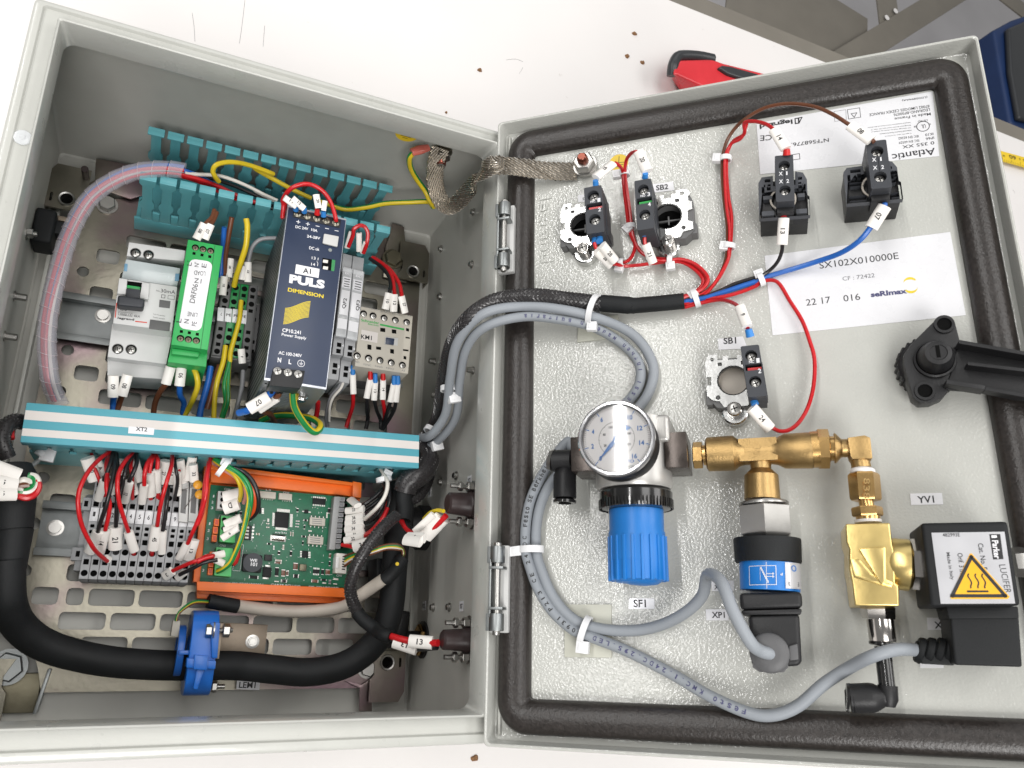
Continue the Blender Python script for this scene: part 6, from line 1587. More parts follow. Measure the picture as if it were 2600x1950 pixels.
# plug connectors on the left edge
def plugc(x0, y0, x1, y1, m, h, sub=3, side=True):
    c = comp('plug', m, x0, y0, x1, y1, h, .4)
    for k in range(sub):
        yy = lerp(y0, y1, (k + .5) / sub); p = A('6', x0 + (26 if m != 'grey_light' else 40) - (yy - y0) * .07, yy, HPC + h)
        pcb.part('plug_hole', MB('hole').cyl((p.x, p.y, HPC + h - .1), (p.x, p.y, HPC + h + .1), 1.5, n=14), parent=c, smooth=False)
    return c
plugc(170, 462, 340, 605, 'grey_light', 11); plugc(195, 658, 320, 868, 'green_term', 12); plugc(155, 912, 290, 1140, 'green_term', 12)
for ys, xs in (((685, 748, 812), (140, 130, 122)), ((948, 1016, 1078), (104, 96, 90))):
    for x_, y_ in zip(xs, ys):
        c = comp('lever', 'orange', x_, y_, x_ + 40, y_ + 56, 8, .3); mb = MB('w_red'); mb.mats[0] = 'orange_deep'; mat('orange_deep', (.55, .05, .01), .45)
        bx_(mb, x_ + 8, y_ + 10, x_ + 32, y_ + 46, 8.2, 7.9); pcb.part('lever_slot', mb, parent=c, smooth=False)
# grey 10 way connector on the right
mb = quad(MB('grey_light'), '6', [(1102, 508), (1150, 508), (1108, 935), (1060, 930)], HPC + 9, HPC); mb.mats[0] = 'conn_grey'; mat('conn_grey', (.27, .27, .27), .45); cn = pcb.part('connector', mb, bevel=.4)
for k in range(10):
    y_ = 512 + k * 42; x_ = 1148 - k * 3.9
    mb = quad(MB('conn_grey'), '6', [(x_, y_), (x_ + 42, y_ + 2), (x_ + 38, y_ + 36), (x_ - 3, y_ + 34)], HPC + 8, HPC); w_ = pcb.part('way', mb, parent=cn, bevel=.3)
    mb = quad(MB('ink_grey'), '6', [(x_ + 6, y_ + 6), (x_ + 34, y_ + 8), (x_ + 30, y_ + 30), (x_ + 3, y_ + 28)], HPC + 8.15, HPC + 7.9); pcb.part('way_mark', mb, parent=cn, smooth=False)
    mb = quad(MB('hole'), '6', [(x_ + 44, y_ + 10), (x_ + 64, y_ + 12), (x_ + 62, y_ + 30), (x_ + 41, y_ + 28)], HPC + 5, HPC); pcb.part('way_throat', mb, parent=cn, bevel=.2)
for x0, y0, x1, y1 in ((505, 462, 635, 515), (660, 478, 765, 528)):
    c = comp('header', 'cable_beige', x0, y0, x1, y1, 4, .4); comp('header_gap', 'beige', x0 + 22, y0 + 12, x1 - 18, y1 - 12, 4.1, .1, parent=c)
    for k in range(5): comp('pin', 'steel', x0 + 26 + k * 18, y1 + 2 + k * 1.5, x0 + 31 + k * 18, y1 + 18 + k * 1.5, .5, 0, parent=c)
c = comp('white_connector', 'w_white', 1120, 960, 1210, 1120, 9, .5)
for k in range(6): comp('slot', 'hole', 1170 - k * 1.5, 985 + k * 20, 1196 - k * 1.5, 995 + k * 20, 9.1, 0, parent=c)
comp('latch', 'white', 1118, 990, 1142, 1080, 10, .3, parent=c)

# ------------------------------------------------------------------ blue current sensor on its bracket
HL_ = 62.0
lem = Thing('current_sensor', 'bright blue clamp-on current sensor around the thick black hose', 'current sensor', A('7', 1560, 800, PZ))
# ring body, axis along the hose (a), centre about the hose
hc = A('7', 1580, 830, 50); hc = Vector((hc.x, 45.0, 46))
xa, xb = A('7', 1500, 800, 58).x, A('7', 1712, 800, 58).x
mb = MB('blue_part')
def ringx(mb, x0, x1, c, oy, oz, iy, iz, n=40, p=3.2):
    R_ = []
    def sup(a, ry, rz):
        cy, cz = math.cos(a), math.sin(a); return Vector((0, c.y + ry * math.copysign(abs(cy) ** (2 / p), cy), c.z + rz * math.copysign(abs(cz) ** (2 / p), cz)))
    for k in range(n):
        a = 2 * math.pi * k / n; o = sup(a, oy, oz); i = Vector((0, c.y + iy * math.cos(a), c.z + iz * math.sin(a)))
        R_.append([mb.pt((x0, o.y, o.z)), mb.pt((x1, o.y, o.z)), mb.pt((x1, i.y, i.z)), mb.pt((x0, i.y, i.z))])
    for k in range(n):
        a, b = R_[k], R_[(k + 1) % n]
        for j in range(4): mb.face((a[j], a[(j + 1) % 4], b[(j + 1) % 4], b[j]))
ringx(mb, xa, xb, hc, 25.5, 25, 11, 11)
lem.part('body', mb, bevel=.8)
mb = MB('blue_part'); x2, x3 = A('7', 1405, 800, 58).x, A('7', 1465, 800, 58).x
ringx(mb, x2, x3, hc + Vector((0, 1, 0)), 15.5, 19, 10.5, 10.5, p=2.4); lem.part('front_ring', mb, bevel=.6)
lem.part('bridge', MB('blue_part').box(x2 + 1, xa + 1, 44, 46.5, 60, 67), bevel=.4)
mb = quad(MB('blue_part'), '7', [(1500, 775), (1735, 800), (1728, 868), (1495, 855)], 75, 66); hg = lem.part('hinge_band', mb, bevel=.8)
mb = quad(MB('blue_part'), '7', [(1560, 752), (1668, 762), (1660, 875), (1552, 868)], 76.5, 66); lem.part('hinge_tongue', mb, parent=hg, bevel=.6)
mb = quad(MB('blue_part'), '7', [(1580, 860), (1640, 866), (1585, 1030), (1550, 1024)], 72, 60); lem.part('rib', mb, bevel=.5)
mb = quad(MB('blue_part'), '7', [(1690, 492), (1768, 492), (1745, 780), (1700, 778)], 74, 40); lem.part('flange', mb, bevel=.8)
mb = MB('steel'); a_ = A('7', 1665, 558, 73); b_ = A('7', 1860, 552, 66)
mb.cyl(a_, b_, 1.6, n=12); mb.hexnut(a_ - Vector((1, 0, 0)), (1, 0, 0), 3.4, 4.0); mb.hexnut(A('7', 1790, 556, 68), (1, 0, 0), 4.0, 4.2); lem.part('screw', mb.lathe(A('7', 1708, 556, 72), (1, 0, 0), [(0, 5), (.8, 5)], 20), kind='stuff')
mb = MB('steel'); a_ = A('7', 1700, 1005, 30); mb.cyl(a_, a_ + Vector((8, 0, 0)), 1.5, n=12).hexnut(a_, (1, 0, 0), 3, 3.8); lem.part('screw', mb, kind='stuff')
bk = Thing('sensor_bracket', 'flat tan metal bracket bolted beside the blue current sensor', 'bracket', A('7', 1950, 640, PZ))
mb = quad(MB('bracket_tan'), '7', [(1765, 490), (2150, 510), (2120, 765), (1760, 745)], 16.0, 14.2) if 'bracket_tan' in MATS else None
mat('bracket_tan', (.26, .21, .16), .45, .55, bump=.2, var=.12, vscale=120)
mb = quad(MB('bracket_tan'), '7', [(1765, 490), (2150, 510), (2120, 765), (1740, 745)], 16.0, 13.0); bk.part('plate', mb, bevel=.3)
mb = MB('bracket_tan'); p = A('7', 1775, 500, 60); q = A('7', 1745, 780, 60); mb.box(p.x - 1.2, p.x + .6, q.y, p.y, 14, 66); bk.part('upright', mb, bevel=.3)
p = A('7', 2026, 645, 17); mb = MB('steel').lathe((p.x, p.y, 16), (0, 0, 1), [(0, 4.6), (1, 4.6), (1.2, 3.2), (2.4, 3.0)], 24); mb.hexnut((p.x, p.y, 17.2), (0, 0, 1), 1.4, 2.6); bk.part('bolt', mb)
lc = single('sensor_lead_plug', 'small tan plug with thin coloured leads left of the blue sensor', 'plug', quad(MB('beige'), '7', [(1388, 475), (1450, 478), (1432, 612), (1368, 600)], 58, 46), bevel=.5)
sticker('white sticker printed LEM1 on the plate edge under the black hose', '7', [(1902, 956), (2088, 964), (2080, 1034), (1895, 1026)], 19, 'LEM1', ((1915, 1016), (2048, 1018)), F=B, bold=.02)

# ------------------------------------------------------------------ thick black hose
hz = 46.0
hose = wire('thick matt black hose sweeping along the bottom of the box through the blue sensor', 'black_matte',
            [('5', 60, 1480, 88), ('7', 62, 250, 84), ('7', 85, 380, 78), ('7', 150, 510, 70), ('7', 300, 640, 62), ('7', 520, 730, 56), ('7', 850, 800, 50), ('7', 1200, 830, 47), ('7', 1560, 838, 46), ('7', 1900, 838, 46), ('8', 300, 868, 48), ('8', 560, 890, 50), ('8', 800, 855, 54), ('8', 980, 770, 56), ('8', 1120, 640, 58), ('8', 1210, 480, 60), ('8', 1250, 300, 60), ('6', 1590, 1000, 60), ('6', 1620, 800, 58), ('6', 1640, 600, 56), ('6', 1650, 400, 54)],
            9.0, B, 'hose', 'hose', n=28, k=8)
bt_ = Thing('hose_boot', 'wide black rubber boot on the hose end at the left wall', 'hose boot', A('5', 150, 1200, 80))
mb = lathe2(MB('black_matte'), '5', [(-85, 700, 250, 760), (-90, 800, 340, 830), (-85, 860, 350, 900), (-75, 1235, 268, 1270)], 88, F=B, n=36); bt_.part('upper', mb)
mb = lathe2(MB('black_matte'), '5', [(-76, 1230, 270, 1262), (-78, 1240, 268, 1275), (-80, 1500, 222, 1520), (-78, 1560, 218, 1568), (-60, 1572, 190, 1576)], 86, F=B, n=36); bt_.part('lower', mb)
mb = lathe2(MB('black_matte'), '7', [(-70, 60, 180, 70), (-40, 110, 165, 120), (-20, 200, 150, 205), (-15, 300, 140, 305)], 84, F=B, n=32); bt_.part('neck', mb)
# boots where the hose meets the wall connector on the right
bt2 = Thing('hose_boot', 'stepped black plastic coupling at the right end of the thick hose', 'hose boot', A('6', 1620, 800, 50), group=None)
bt2.part('upper', lathe2(MB('black_matte'), '6', [(1545, 545, 1690, 560), (1530, 700, 1740, 720), (1500, 1180, 1670, 1235)], 56, F=B, n=30))
mb = quad(MB('black_matte'), '6', [(1440, 1000), (1690, 1020), (1680, 1230), (1440, 1200)], 50, 26); bt2.part('block', mb, bevel=1.5)
bt2.part('lower', lathe2(MB('black_matte'), '8', [(1165, 60, 1335, 75), (1160, 200, 1320, 210), (1170, 215, 1310, 225), (1160, 400, 1300, 420)], 58, F=B, n=30))
pass

# ---- connectors and fittings through the right wall
XR = 294.3
def wallconn(label, t, y0, y1, xtip, bc, cc, r):
    th = Thing('wall_connector', label, 'connector', (XR, bc, cc), group='round dark connectors through the right wall')
    mb = MB('brown_cap').lathe((XR, bc, cc), (-1, 0, 0), [(0, r * 1.08), (5, r * 1.08), (6, r * .98), (14, r * .9), (xtip - 1, r * .86), (xtip, r * .7)], 28); th.part('shell', mb)
    th.part('flange', MB('steel').box(XR - 1, XR - .02, bc - r * 1.3, bc + r * 1.3, cc - r * 1.3, cc + r * 1.3), bevel=.4)
    for s_ in (-1, 1):
        b_ = bc + s_ * r * 1.45
        mb = MB('steel').cyl((XR - 18, b_, cc), (XR, b_, cc), 1.5, n=12); st = th.part('stud', mb)
        th.part('nut', MB('steel').hexnut((XR - 6.5, b_, cc), (1, 0, 0), 4, 3.6), parent=st)
        th.part('nut', MB('steel').hexnut((XR - 12.5, b_, cc), (1, 0, 0), 2.8, 3.2), parent=st)
        th.part('washer', MB('steel').lathe((XR - 2.4, b_, cc), (1, 0, 0), [(0, 4.6), (.9, 4.6)], 20), parent=st)
    return th
wallconn('round brown-black wall connector near the XS3 sticker, fed by bundled white sleeves', '6', 0, 0, 20, 139.5, 130, 8.0)
wallconn('round brown-black wall connector below the XS7 sticker, fed by one red wire', '8', 0, 0, 20, 55, 130, 7.0)
def wallsticker(label, s, y, z, w_=7, h_=6.5):
    mb = MB('sticker'); mb.hexa([(XR - .3, y - h_ / 2, z - w_ / 2), (XR - .05, y - h_ / 2, z - w_ / 2), (XR - .05, y + h_ / 2, z - w_ / 2), (XR - .3, y + h_ / 2, z - w_ / 2)], [(XR - .3, y - h_ / 2, z + w_ / 2), (XR - .05, y - h_ / 2, z + w_ / 2), (XR - .05, y + h_ / 2, z + w_ / 2), (XR - .3, y + h_ / 2, z + w_ / 2)])
    t_ = single('label_sticker', label, 'label', mb)
    text(t_, s, (XR - .32, y - 1.5, z - w_ * .36), (XR - .32, y - 1.5, z + w_ * .36), 'ink', 3.2, parent=t_.o, lift=.1, up=(-1, 0, 0), bold=.02)
def wallp(t, x, y):   # mark on the right inner wall -> (b, c)
    k = 3.16; o = TILE[t]; X, Y = o[0] + x / k, o[1] + y / k
    d = CAM_R.transposed() @ Vector(((X - 1300) / FPX, (Y - 975) / FPX, 1)); s_ = (XR - CAM_C.x) / d.x; p = CAM_C + s_ * d; return p.y, p.z
for t, x, y, s, lab in (('6', 2188, 380, 'XS3', 'small white wall sticker printed XS3 above the upper wall connector'), ('8', 1808, 362, 'XS7', 'small white wall sticker printed XS7 above the lower wall connector'), ('8', 1508, 358, 'RY3', 'small white wall sticker printed RY3 above the black wall elbow'), ('6', 1868, 478, 'XS5', 'small white wall sticker printed XS5 beside the hose coupling')):
    b_, c_ = wallp(t, x, y); wallsticker(lab, s, b_, c_)
# hex socket screws through the right wall
for i, (t, x, y) in enumerate((('2', 1905, 912), ('2', 1645, 1208), ('2', 1892, 1332), ('2', 1635, 1592), ('4', 1640, 170), ('4', 1900, 760), ('4', 1592, 690), ('4', 1610, 960), ('4', 1765, 1605), ('6', 1960, 390), ('6', 2085, 340), ('8', 1582, 370), ('8', 1712, 368))):
    b_, c_ = wallp(t, x, y)
    mb = MB('steel').lathe((XR, b_, c_), (-1, 0, 0), [(0, 3.0), (.7, 3.0), (.7, 2.2), (5 if i in (5, 6, 7) else 2.4, 2.1), (5.3 if i in (5, 6, 7) else 2.8, 1.5)], 14)
    enc.part('wall_screw', mb)
for i, (x, y) in enumerate(((120, 1112), (40, 1432))):
    k = 3.16; X, Y = x / k, 400 + y / k; d = CAM_R.transposed() @ Vector(((X - 1300) / FPX, (Y - 975) / FPX, 1)); s_ = (2 - CAM_C.x) / d.x; p = CAM_C + s_ * d
    enc.part('wall_screw', MB('steel').lathe((1.6, p.y, p.z), (1, 0, 0), [(0, 3.4), (.8, 3.4), (.8, 2.4), (7, 2.3), (7.3, 1.8)], 14))
# black push-in elbow through the wall (RY3)
b_, c_ = wallp('8', 1500, 630)
we = Thing('wall_elbow', 'black push-in elbow with brass nut through the lower right wall', 'air fitting', (XR, b_, c_))
we.part('nut', MB('brass_smooth').hexnut((XR - 5, b_, c_), (1, 0, 0), 3.6, 11)); we.part('gasket', MB('black').lathe((XR - 1.4, b_, c_), (1, 0, 0), [(0, 13), (1.3, 13)], 28))
we.part('stem', MB('black').cyl((XR - 26, b_, c_), (XR - 4, b_, c_), 6.2, n=24))
p = A('8', 1385, 470, c_); mb = MB('black').lathe((XR - 20, b_ - 5, c_), (0, 1, .12), [(0, 5.5), (4, 7.0), (10, 7.6), (24, 7.6), (24.6, 7.2), (24.6, 5), (20, 4.6)], 28, caps=False); we.part('barrel', mb)
we.part('bore', MB('hole').cyl((XR - 20, b_ + 17, c_ + 2.6), (XR - 20, b_ + 17.2, c_ + 2.6), 4.8, n=24))
# black switch body on the left wall
lw = Thing('wall_gland', 'square black wall connector with a bolt on the upper left inside wall', 'connector', (2, 320, 60))
k = 3.16
def wl(x, y, xx=2.0):
    X, Y = x / k, 400 + y / k; d = CAM_R.transposed() @ Vector(((X - 1300) / FPX, (Y - 975) / FPX, 1)); s_ = (xx - CAM_C.x) / d.x; return CAM_C + s_ * d
q1, q2 = A('3', 245, 375, 48), A('3', 440, 680, 48)
q2 = A('3', 395, 670, 48)
mb = MB('black_matte').box(1.8, A('3', 445, 500, 48).x, A('3', 300, 668, 48).y, A('3', 300, 390, 48).y, 26, 48); lw.part('body', mb, bevel=2.5, seg=3)
mb = MB('black_matte').box(A('3', 440, 500, 40).x - 1, A('3', 520, 540, 40).x, A('3', 460, 610, 40).y, A('3', 460, 505, 40).y, 28, 40); lw.part('neck', mb, bevel=1)
mb = MB('bracket_tan').box(A('3', 440, 500, 34).x, A('3', 560, 500, 34).x, A('3', 460, 500, 34).y, A('3', 460, 462, 34).y, 28, 34); lw.part('bar', mb, bevel=.4)
pA, pB = A('3', 205, 605, 58), A('3', 298, 615, 58)
mb = MB('steel').cyl(pA, pB, 1.5, n=12).hexnut(pA.lerp(pB, .12), pB - pA, 3.6, 3.4).lathe(pA, pB - pA, [(0, 4.6), (.8, 4.6)], 18); lw.part('bolt', mb, kind='stuff')

b_, c_ = wallp('6', 1840, 760); single('wall_gland_nut', 'large round black gland nut on the right wall behind the white sleeves', 'cable gland', MB('black').lathe((XR, b_, c_), (-1, 0, 0), [(0, 17), (7, 17), (8, 15.5), (15, 14.5), (16, 12)], 32), base=(XR, b_, c_))
# ------------------------------------------------------------------ wires on the door
GD = 'wires on the door'
def dwire(lab, col, pts, r=1.15, **k): return wire(lab, col, [(*p, D) for p in pts], r, D, group=GD, **k)
w1 = dwire('red wire from the top of the leftmost contact block to the small tie', 'w_red', [('d3', 985, 200, 12), ('d3', 1020, 225, 8), ('d3', 1045, 270, 2), ('d3', 1055, 400, -4), ('d3', 1075, 560, -8), ('d3', 1095, 720, -10), ('d3', 1120, 800, -10), ('d3', 1145, 860, -10), ('d3', 1130, 930, -10), ('d3', 1090, 985, -10), ('d3', 1020, 1012, -9), ('d3', 970, 1012, -2)])
sleeve(w1, 'd3', (968, 208), (830, 318), 14, 22, '97', 6.2); ferrule(w1, 'd3', (828, 342), (830, 385), 23, 20, r=2.0)
w2 = dwire('red wire arching from the top of the green striped contact block', 'w_red', [('d3', 1155, 110, 20), ('d3', 1115, 125, 14), ('d3', 1075, 180, 6), ('d3', 1065, 280, 1), ('d3', 1080, 420, -4), ('d3', 1105, 600, -8), ('d3', 1120, 740, -10), ('d3', 1150, 850, -10), ('d3', 1210, 930, -9), ('d3', 1300, 965, -9), ('d3', 1420, 975, -9), ('d3', 1550, 985, -9), ('d3', 1650, 1040, -9), ('d3', 1715, 1120, -9), ('d3', 1700, 1190, -9), ('d3', 1620, 1245, -8), ('d3', 1510, 1275, -7)])
sleeve(w2, 'd3', (1175, 115), (1245, 270), 21, 23, '20', 7.0); ferrule(w2, 'd3', (1228, 285), (1225, 320), 23, 20, r=2.0)
w3 = dwire('red wire from the lower sleeves of the leftmost contact block towards the heat shrink', 'w_red', [('d3', 980, 1010, -2), ('d3', 1060, 1028, -8), ('d3', 1180, 1020, -9), ('d3', 1300, 1005, -9), ('d3', 1430, 992, -8.5), ('d3', 1540, 1005, -9), ('d3', 1640, 1070, -9), ('d3', 1690, 1140, -9), ('d3', 1670, 1200, -9), ('d3', 1600, 1255, -8), ('d3', 1510, 1300, -7)])
sleeve(w3, 'd3', (835, 905), (950, 1020), 16, 2, '26', 6.2); sleeve(w3, 'd3', (880, 860), (985, 990), 18, 5, '28', 6.2)
ferrule(w3, 'd3', (820, 780), (825, 840), 14, 16, r=2.2); ferrule(w3, 'd3', (862, 775), (860, 830), 14, 17, r=2.2)
w3b = dwire('short red wire end under the blue ferrules of the leftmost contact block', 'w_red', [('d3', 818, 840, 16), ('d3', 830, 880, 15), ('d3', 850, 905, 14)])
w4 = dwire('red wire from the bottom of the green striped contact block into the tied bend', 'w_red', [('d3', 1225, 775, 12), ('d3', 1222, 830, 10), ('d3', 1240, 900, 6), ('d3', 1290, 975, -2), ('d3', 1400, 985, -7), ('d3', 1520, 975, -7), ('d3', 1640, 1020, -7), ('d3', 1725, 1110, -7), ('d3', 1715, 1180, -7), ('d3', 1640, 1240, -7), ('d3', 1515, 1290, -6)])
ferrule(w4, 'd3', (1215, 735), (1220, 790), 14, 12, r=2.2); sleeve(w4, 'd3', (1230, 850), (1290, 1005), 9, 0, '21', 5.6)
w5 = dwire('brown wire arching over the rating plate to the right pilot lamp', 'w_brown', [('d2', 1010, 1140, 24), ('d2', 970, 1100, 24), ('d2', 900, 1040, 24), ('d2', 810, 1000, 24), ('d2', 700, 930, 22), ('d2', 560, 865, 18), ('d2', 400, 835, 14), ('d2', 250, 838, 10), ('d2', 100, 880, 5), ('d3', 1990, -120, 0), ('d3', 1895, 0, -6), ('d3', 1855, 120, -9), ('d3', 1845, 280, -9), ('d3', 1860, 500, -9), ('d3', 1885, 700, -9), ('d3', 1885, 870, -9), ('d3', 1870, 990, -9), ('d3', 1800, 1150, -9), ('d3', 1700, 1240, -9), ('d3', 1520, 1310, -8)], m2='w_orange')
for p in w5.o.data.materials: pass
w5.o.data.materials[1] = MATS['w_brown']
sleeve(w5, 'd2', (815, 1005), (985, 1130), 24.5, 24.5, '08', 6.6)
w6 = dwire('red wire arching over the rating plate to the left pilot lamp', 'w_red', [('d2', 205, 1040, 24), ('d2', 150, 1000, 21), ('d2', 60, 975, 16), ('d2', -30, 985, 10), ('d3', 2020, -30, 4), ('d3', 1930, 30, -4), ('d3', 1885, 130, -8), ('d3', 1880, 300, -9), ('d3', 1895, 480, -9), ('d3', 1918, 620, -9), ('d3', 1918, 750, -9), ('d3', 1908, 880, -9), ('d3', 1890, 980, -9), ('d3', 1820, 1120, -9), ('d3', 1720, 1230, -9), ('d3', 1520, 1330, -8)])
sleeve(w6, 'd2', (205, 1040), (300, 1195), 24.5, 24.5, '14', 6.4); ferrule(w6, 'd2', (308, 1195), (308, 1245), 24, 22, 'ferrule_red', 2.2)
w6b = dwire('bright red wire tied beside the brown wire right of the chromed collar', 'w_red', [('d2', -10, 990, 8), ('d3', 2000, 0, 2), ('d3', 1915, 50, -3), ('d3', 1868, 160, -6), ('d3', 1866, 350, -7), ('d3', 1880, 560, -7), ('d3', 1903, 720, -7), ('d3', 1898, 900, -7), ('d3', 1880, 1000, -7), ('d3', 1760, 1200, -8), ('d3', 1640, 1310, -8), ('d3', 1520, 1345, -8)], 1.0)
w7 = dwire('thick blue wire running down from the right pilot lamp across the paper sheet', 'w_blue', [('d4', 1090, 40, 10), ('d4', 1085, 80, 10), ('d4', 980, 245, 8), ('d4', 880, 360, 4), ('d4', 740, 450, -2), ('d4', 560, 515, -7), ('d4', 350, 580, -10), ('d4', 130, 645, -11), ('d3', 2180, 1130, -11), ('d3', 2000, 1190, -10), ('d3', 1850, 1240, -9), ('d3', 1700, 1285, -8), ('d3', 1520, 1320, -7)], 1.55)
sleeve(w7, 'd4', (1095, 75), (985, 250), 11, 8, '07', 7.4)
w8 = dwire('black wire dropping from the left pilot lamp to the bundle', 'w_black', [('d4', 275, 370, 4), ('d4', 268, 440, 0), ('d4', 235, 520, -4), ('d4', 170, 590, -8), ('d4', 60, 660, -10), ('d3', 2120, 1120, -11), ('d3', 1950, 1170, -10), ('d3', 1820, 1230, -9), ('d3', 1700, 1270, -8), ('d3', 1520, 1300, -7)])
ferrule(w8, 'd4', (285, 95), (285, 165), 10, 9, 'ferrule_red', 2.2); sleeve(w8, 'd4', (285, 170), (270, 385), 9, 4, '13', 6.2)
w9 = dwire('long red wire looping from the bundle down to the SB1 contact block', 'w_red', [('d6', 435, 235, 4), ('d6', 500, 262, 2), ('d6', 570, 250, 0), ('d6', 640, 190, -2), ('d6', 700, 80, -4), ('d4', 525, 1500, -5), ('d4', 530, 1300, -6), ('d4', 490, 1150, -7), ('d4', 430, 990, -8), ('d4', 330, 830, -9), ('d4', 250, 700, -9), ('d4', 180, 668, -10), ('d4', 60, 690, -11), ('d3', 2130, 1180, -11), ('d3', 2000, 1235, -10), ('d3', 1850, 1275, -9), ('d3', 1650, 1300, -8), ('d3', 1520, 1335, -7)])
sleeve(w9, 'd6', (300, 95), (430, 245), 14, 5, '24', 6.6); ferrule(w9, 'd6', (300, 15), (325, 75), 13, 14, r=2.1)
w10 = dwire('red wire from the bundle to the top of the SB1 contact block', 'w_red', [('d3', 2050, 1530, 22), ('d3', 1985, 1375, 16), ('d3', 1930, 1325, 6), ('d3', 1830, 1300, -4), ('d3', 1700, 1320, -8), ('d3', 1520, 1365, -8)])
sleeve(w10, 'd3', (1985, 1355), (2045, 1515), 17, 23, '9', 6.0); ferrule(w10, 'd3', (2055, 1535), (2070, 1595), 23, 21, r=2.3)
# ties on the door
for a in [('clear tie on the red wire pair beside the yellow disc', 'd3', (1055, 290), (1060, 340), -1, 2.8, 2.2, (1000, 295)), ('tie on the red wire pair left of the green striped contact block', 'd3', (1105, 715), (1110, 760), -9.5, 2.8, 2.2, (1085, 730)), ('tie under the sleeves of the leftmost contact block', 'd3', (1035, 1010), (1090, 1005), -9, 2.4, 3.2, (1020, 1045)),
          ('tie on the red bend right of the sleeve printed 21', 'd3', (1428, 985), (1480, 985), -8.5, 2.6, 3.0, (1430, 1030)), ('tie on the brown and red pair, near the top of the door', 'd3', (1868, 170), (1868, 220), -8, 3.0, 2.6, (1800, 165)), ('tie on the brown and red pair, lower one', 'd3', (1895, 875), (1892, 920), -8, 3.2, 2.6, (1860, 870)),
          ('large tie where the red wires leave the heat shrink', 'd3', (1630, 1285), (1700, 1260), -8, 5.0, 4.6, (1610, 1255)), ('tie on the blue and black wires at the paper sheet edge', 'd4', (100, 660), (150, 640), -10.5, 3.4, 2.8, (85, 620))]:
    tie(a[0], *a[1:], hs=(5, 5.5, 3.6))
tie('long white tie around the grey cables and heat shrink above the gauge', 'd3', (815, 1385), (880, 1400), -2, 9.5, 8, (800, 1515), w=3.6, hs=(5.5, 6, 4))
tie('white tie round both grey cables over the seal, head to the left', 'd5', (470, 1565), (470, 1620), -6, 6.6, 4.6, (350, 1580), w=4, hs=(7, 5.5, 5))
tie('white tie round both grey cables on the lower mount pad', 'd7', (900, 555), (960, 580), -8, 7.2, 4.6, (885, 690), w=3.6, hs=(6.5, 7, 5))
def mount(label, t, pk_, scr):
    th = Thing('tie_mount', label, 'tie mount', A(t, *pk_[0], FL, D), D, group='adhesive tie mounts on the door')
    th.part('pad', quad(MB('mount_pad'), t, pk_, FL + 1.4, FL, D), bevel=.4)
    p = A(t, *scr, FL + 1.4, D); th.part('cradle', MB('mount_pad').box(p.x - 4, p.x + 4, p.y - 5, p.y + 5, FL + 1.4, FL + 3), bevel=.8)
mount('cream square adhesive tie mount under the lower cable tie', 'd7', [(735, 345), (1115, 345), (1115, 775), (735, 770)], (920, 550))
mount('cream square adhesive tie mount beneath the cables above the gauge', 'd3', [(690, 1440), (1010, 1420), (1020, 1600), (680, 1640)], (815, 1500))
tie('white tie on the cable pair just inside the box, upper one', '4', (1725, 910), (1725, 860), 128, 6.6, 4.8, (1745, 980), F=B, w=3.6, hs=(7, 8, 5))
tie('white tie on the cable pair beside the duct end', '4', (1580, 1260), (1640, 1180), 80, 6.6, 4.8, (1610, 1365), F=B, w=3.6, hs=(7, 8, 5))

# ---- copper braid between box and door
def braid(label, pts, w_, F, up):
    P = resample(smooth_path(pts, 10), 1.6)
    mb = MB('braid_core').tube(P, w_ / 2 * .96, 12, ry=.5, up=up)
    th = single('braided_strap', label, 'earth strap', mb, F, base=P[0])
    mb = MB('braid'); n_ = 15
    N = len(P)
    for sgn in (-1, 1):
        for s_ in range(n_):
            pts2 = []
            for i, p in enumerate(P):
                t = (P[min(i + 1, N - 1)] - P[max(i - 1, 0)]).normalized(); v = Vector(up); v = (v - t * v.dot(t)).normalized(); u = t.cross(v)
                ph = (s_ / n_ * 2 + sgn * i * 1.6 / 26.0) % 2; x = ph if ph < 1 else 2 - ph; z = .75 if (ph < 1) == (sgn > 0) else -.75
                z += .25 * math.sin(i * 1.7 + s_ * 2)
                pts2.append(p + u * (x - .5) * w_ + v * z)
            mb.tube(pts2, .42, 4, ry=.3, up=up, caps=False)
    th.part('strand', mb, parent=th.o, kind='stuff')
    return th
bp = [P3(('2', 1640, 400, 138), B), P3(('2', 1600, 520, 132), B), P3(('2', 1595, 660, 124), B), P3(('2', 1625, 790, 118), B), P3(('2', 1700, 870, 120), B), P3(('2', 1790, 820, 130), B), P3(('2', 1900, 690, 152), B), P3(('2', 1985, 580, 184), B), P3(('2', 2090, 520, 194), B), P3(('d1', 150, 1325, 8, D), B), P3(('d1', 330, 1335, 3, D), B), P3(('d1', 550, 1365, -4, D), B), P3(('d1', 720, 1375, -9, D), B), P3(('d1', 850, 1372, -11, D), B)]
bs_ = braid('flat tinned copper braid strap looping from box wall over to the door', bp, 12.5, B, (-.35, -.25, 1))
lg_ = Thing('earth_lug', 'square tinned lug with hexagon nut and red tipped stud on the door', 'earth stud', A('d1', 900, 1310, FL, D), D)
lg_.part('lug', quad(MB('steel'), 'd1', [(848, 1335), (990, 1260), (998, 1395), (850, 1412)], -10.5, -12.4, D), bevel=.3)
p = A('d1', 902, 1325, -9, D)
mb = MB('steel').lathe((p.x, p.y, -10.5), (0, 0, 1), [(0, 8), (1.6, 8), (1.6, 5)], 30); lg_.part('washer', mb)
lg_.part('nut', MB('steel').lathe((p.x, p.y, -9), (0, 0, 1), [(0, 6.8), (.5, 7.2), (5.5, 7.2), (6.4, 6.2), (6.4, 3.6)], 6, phase=.2))
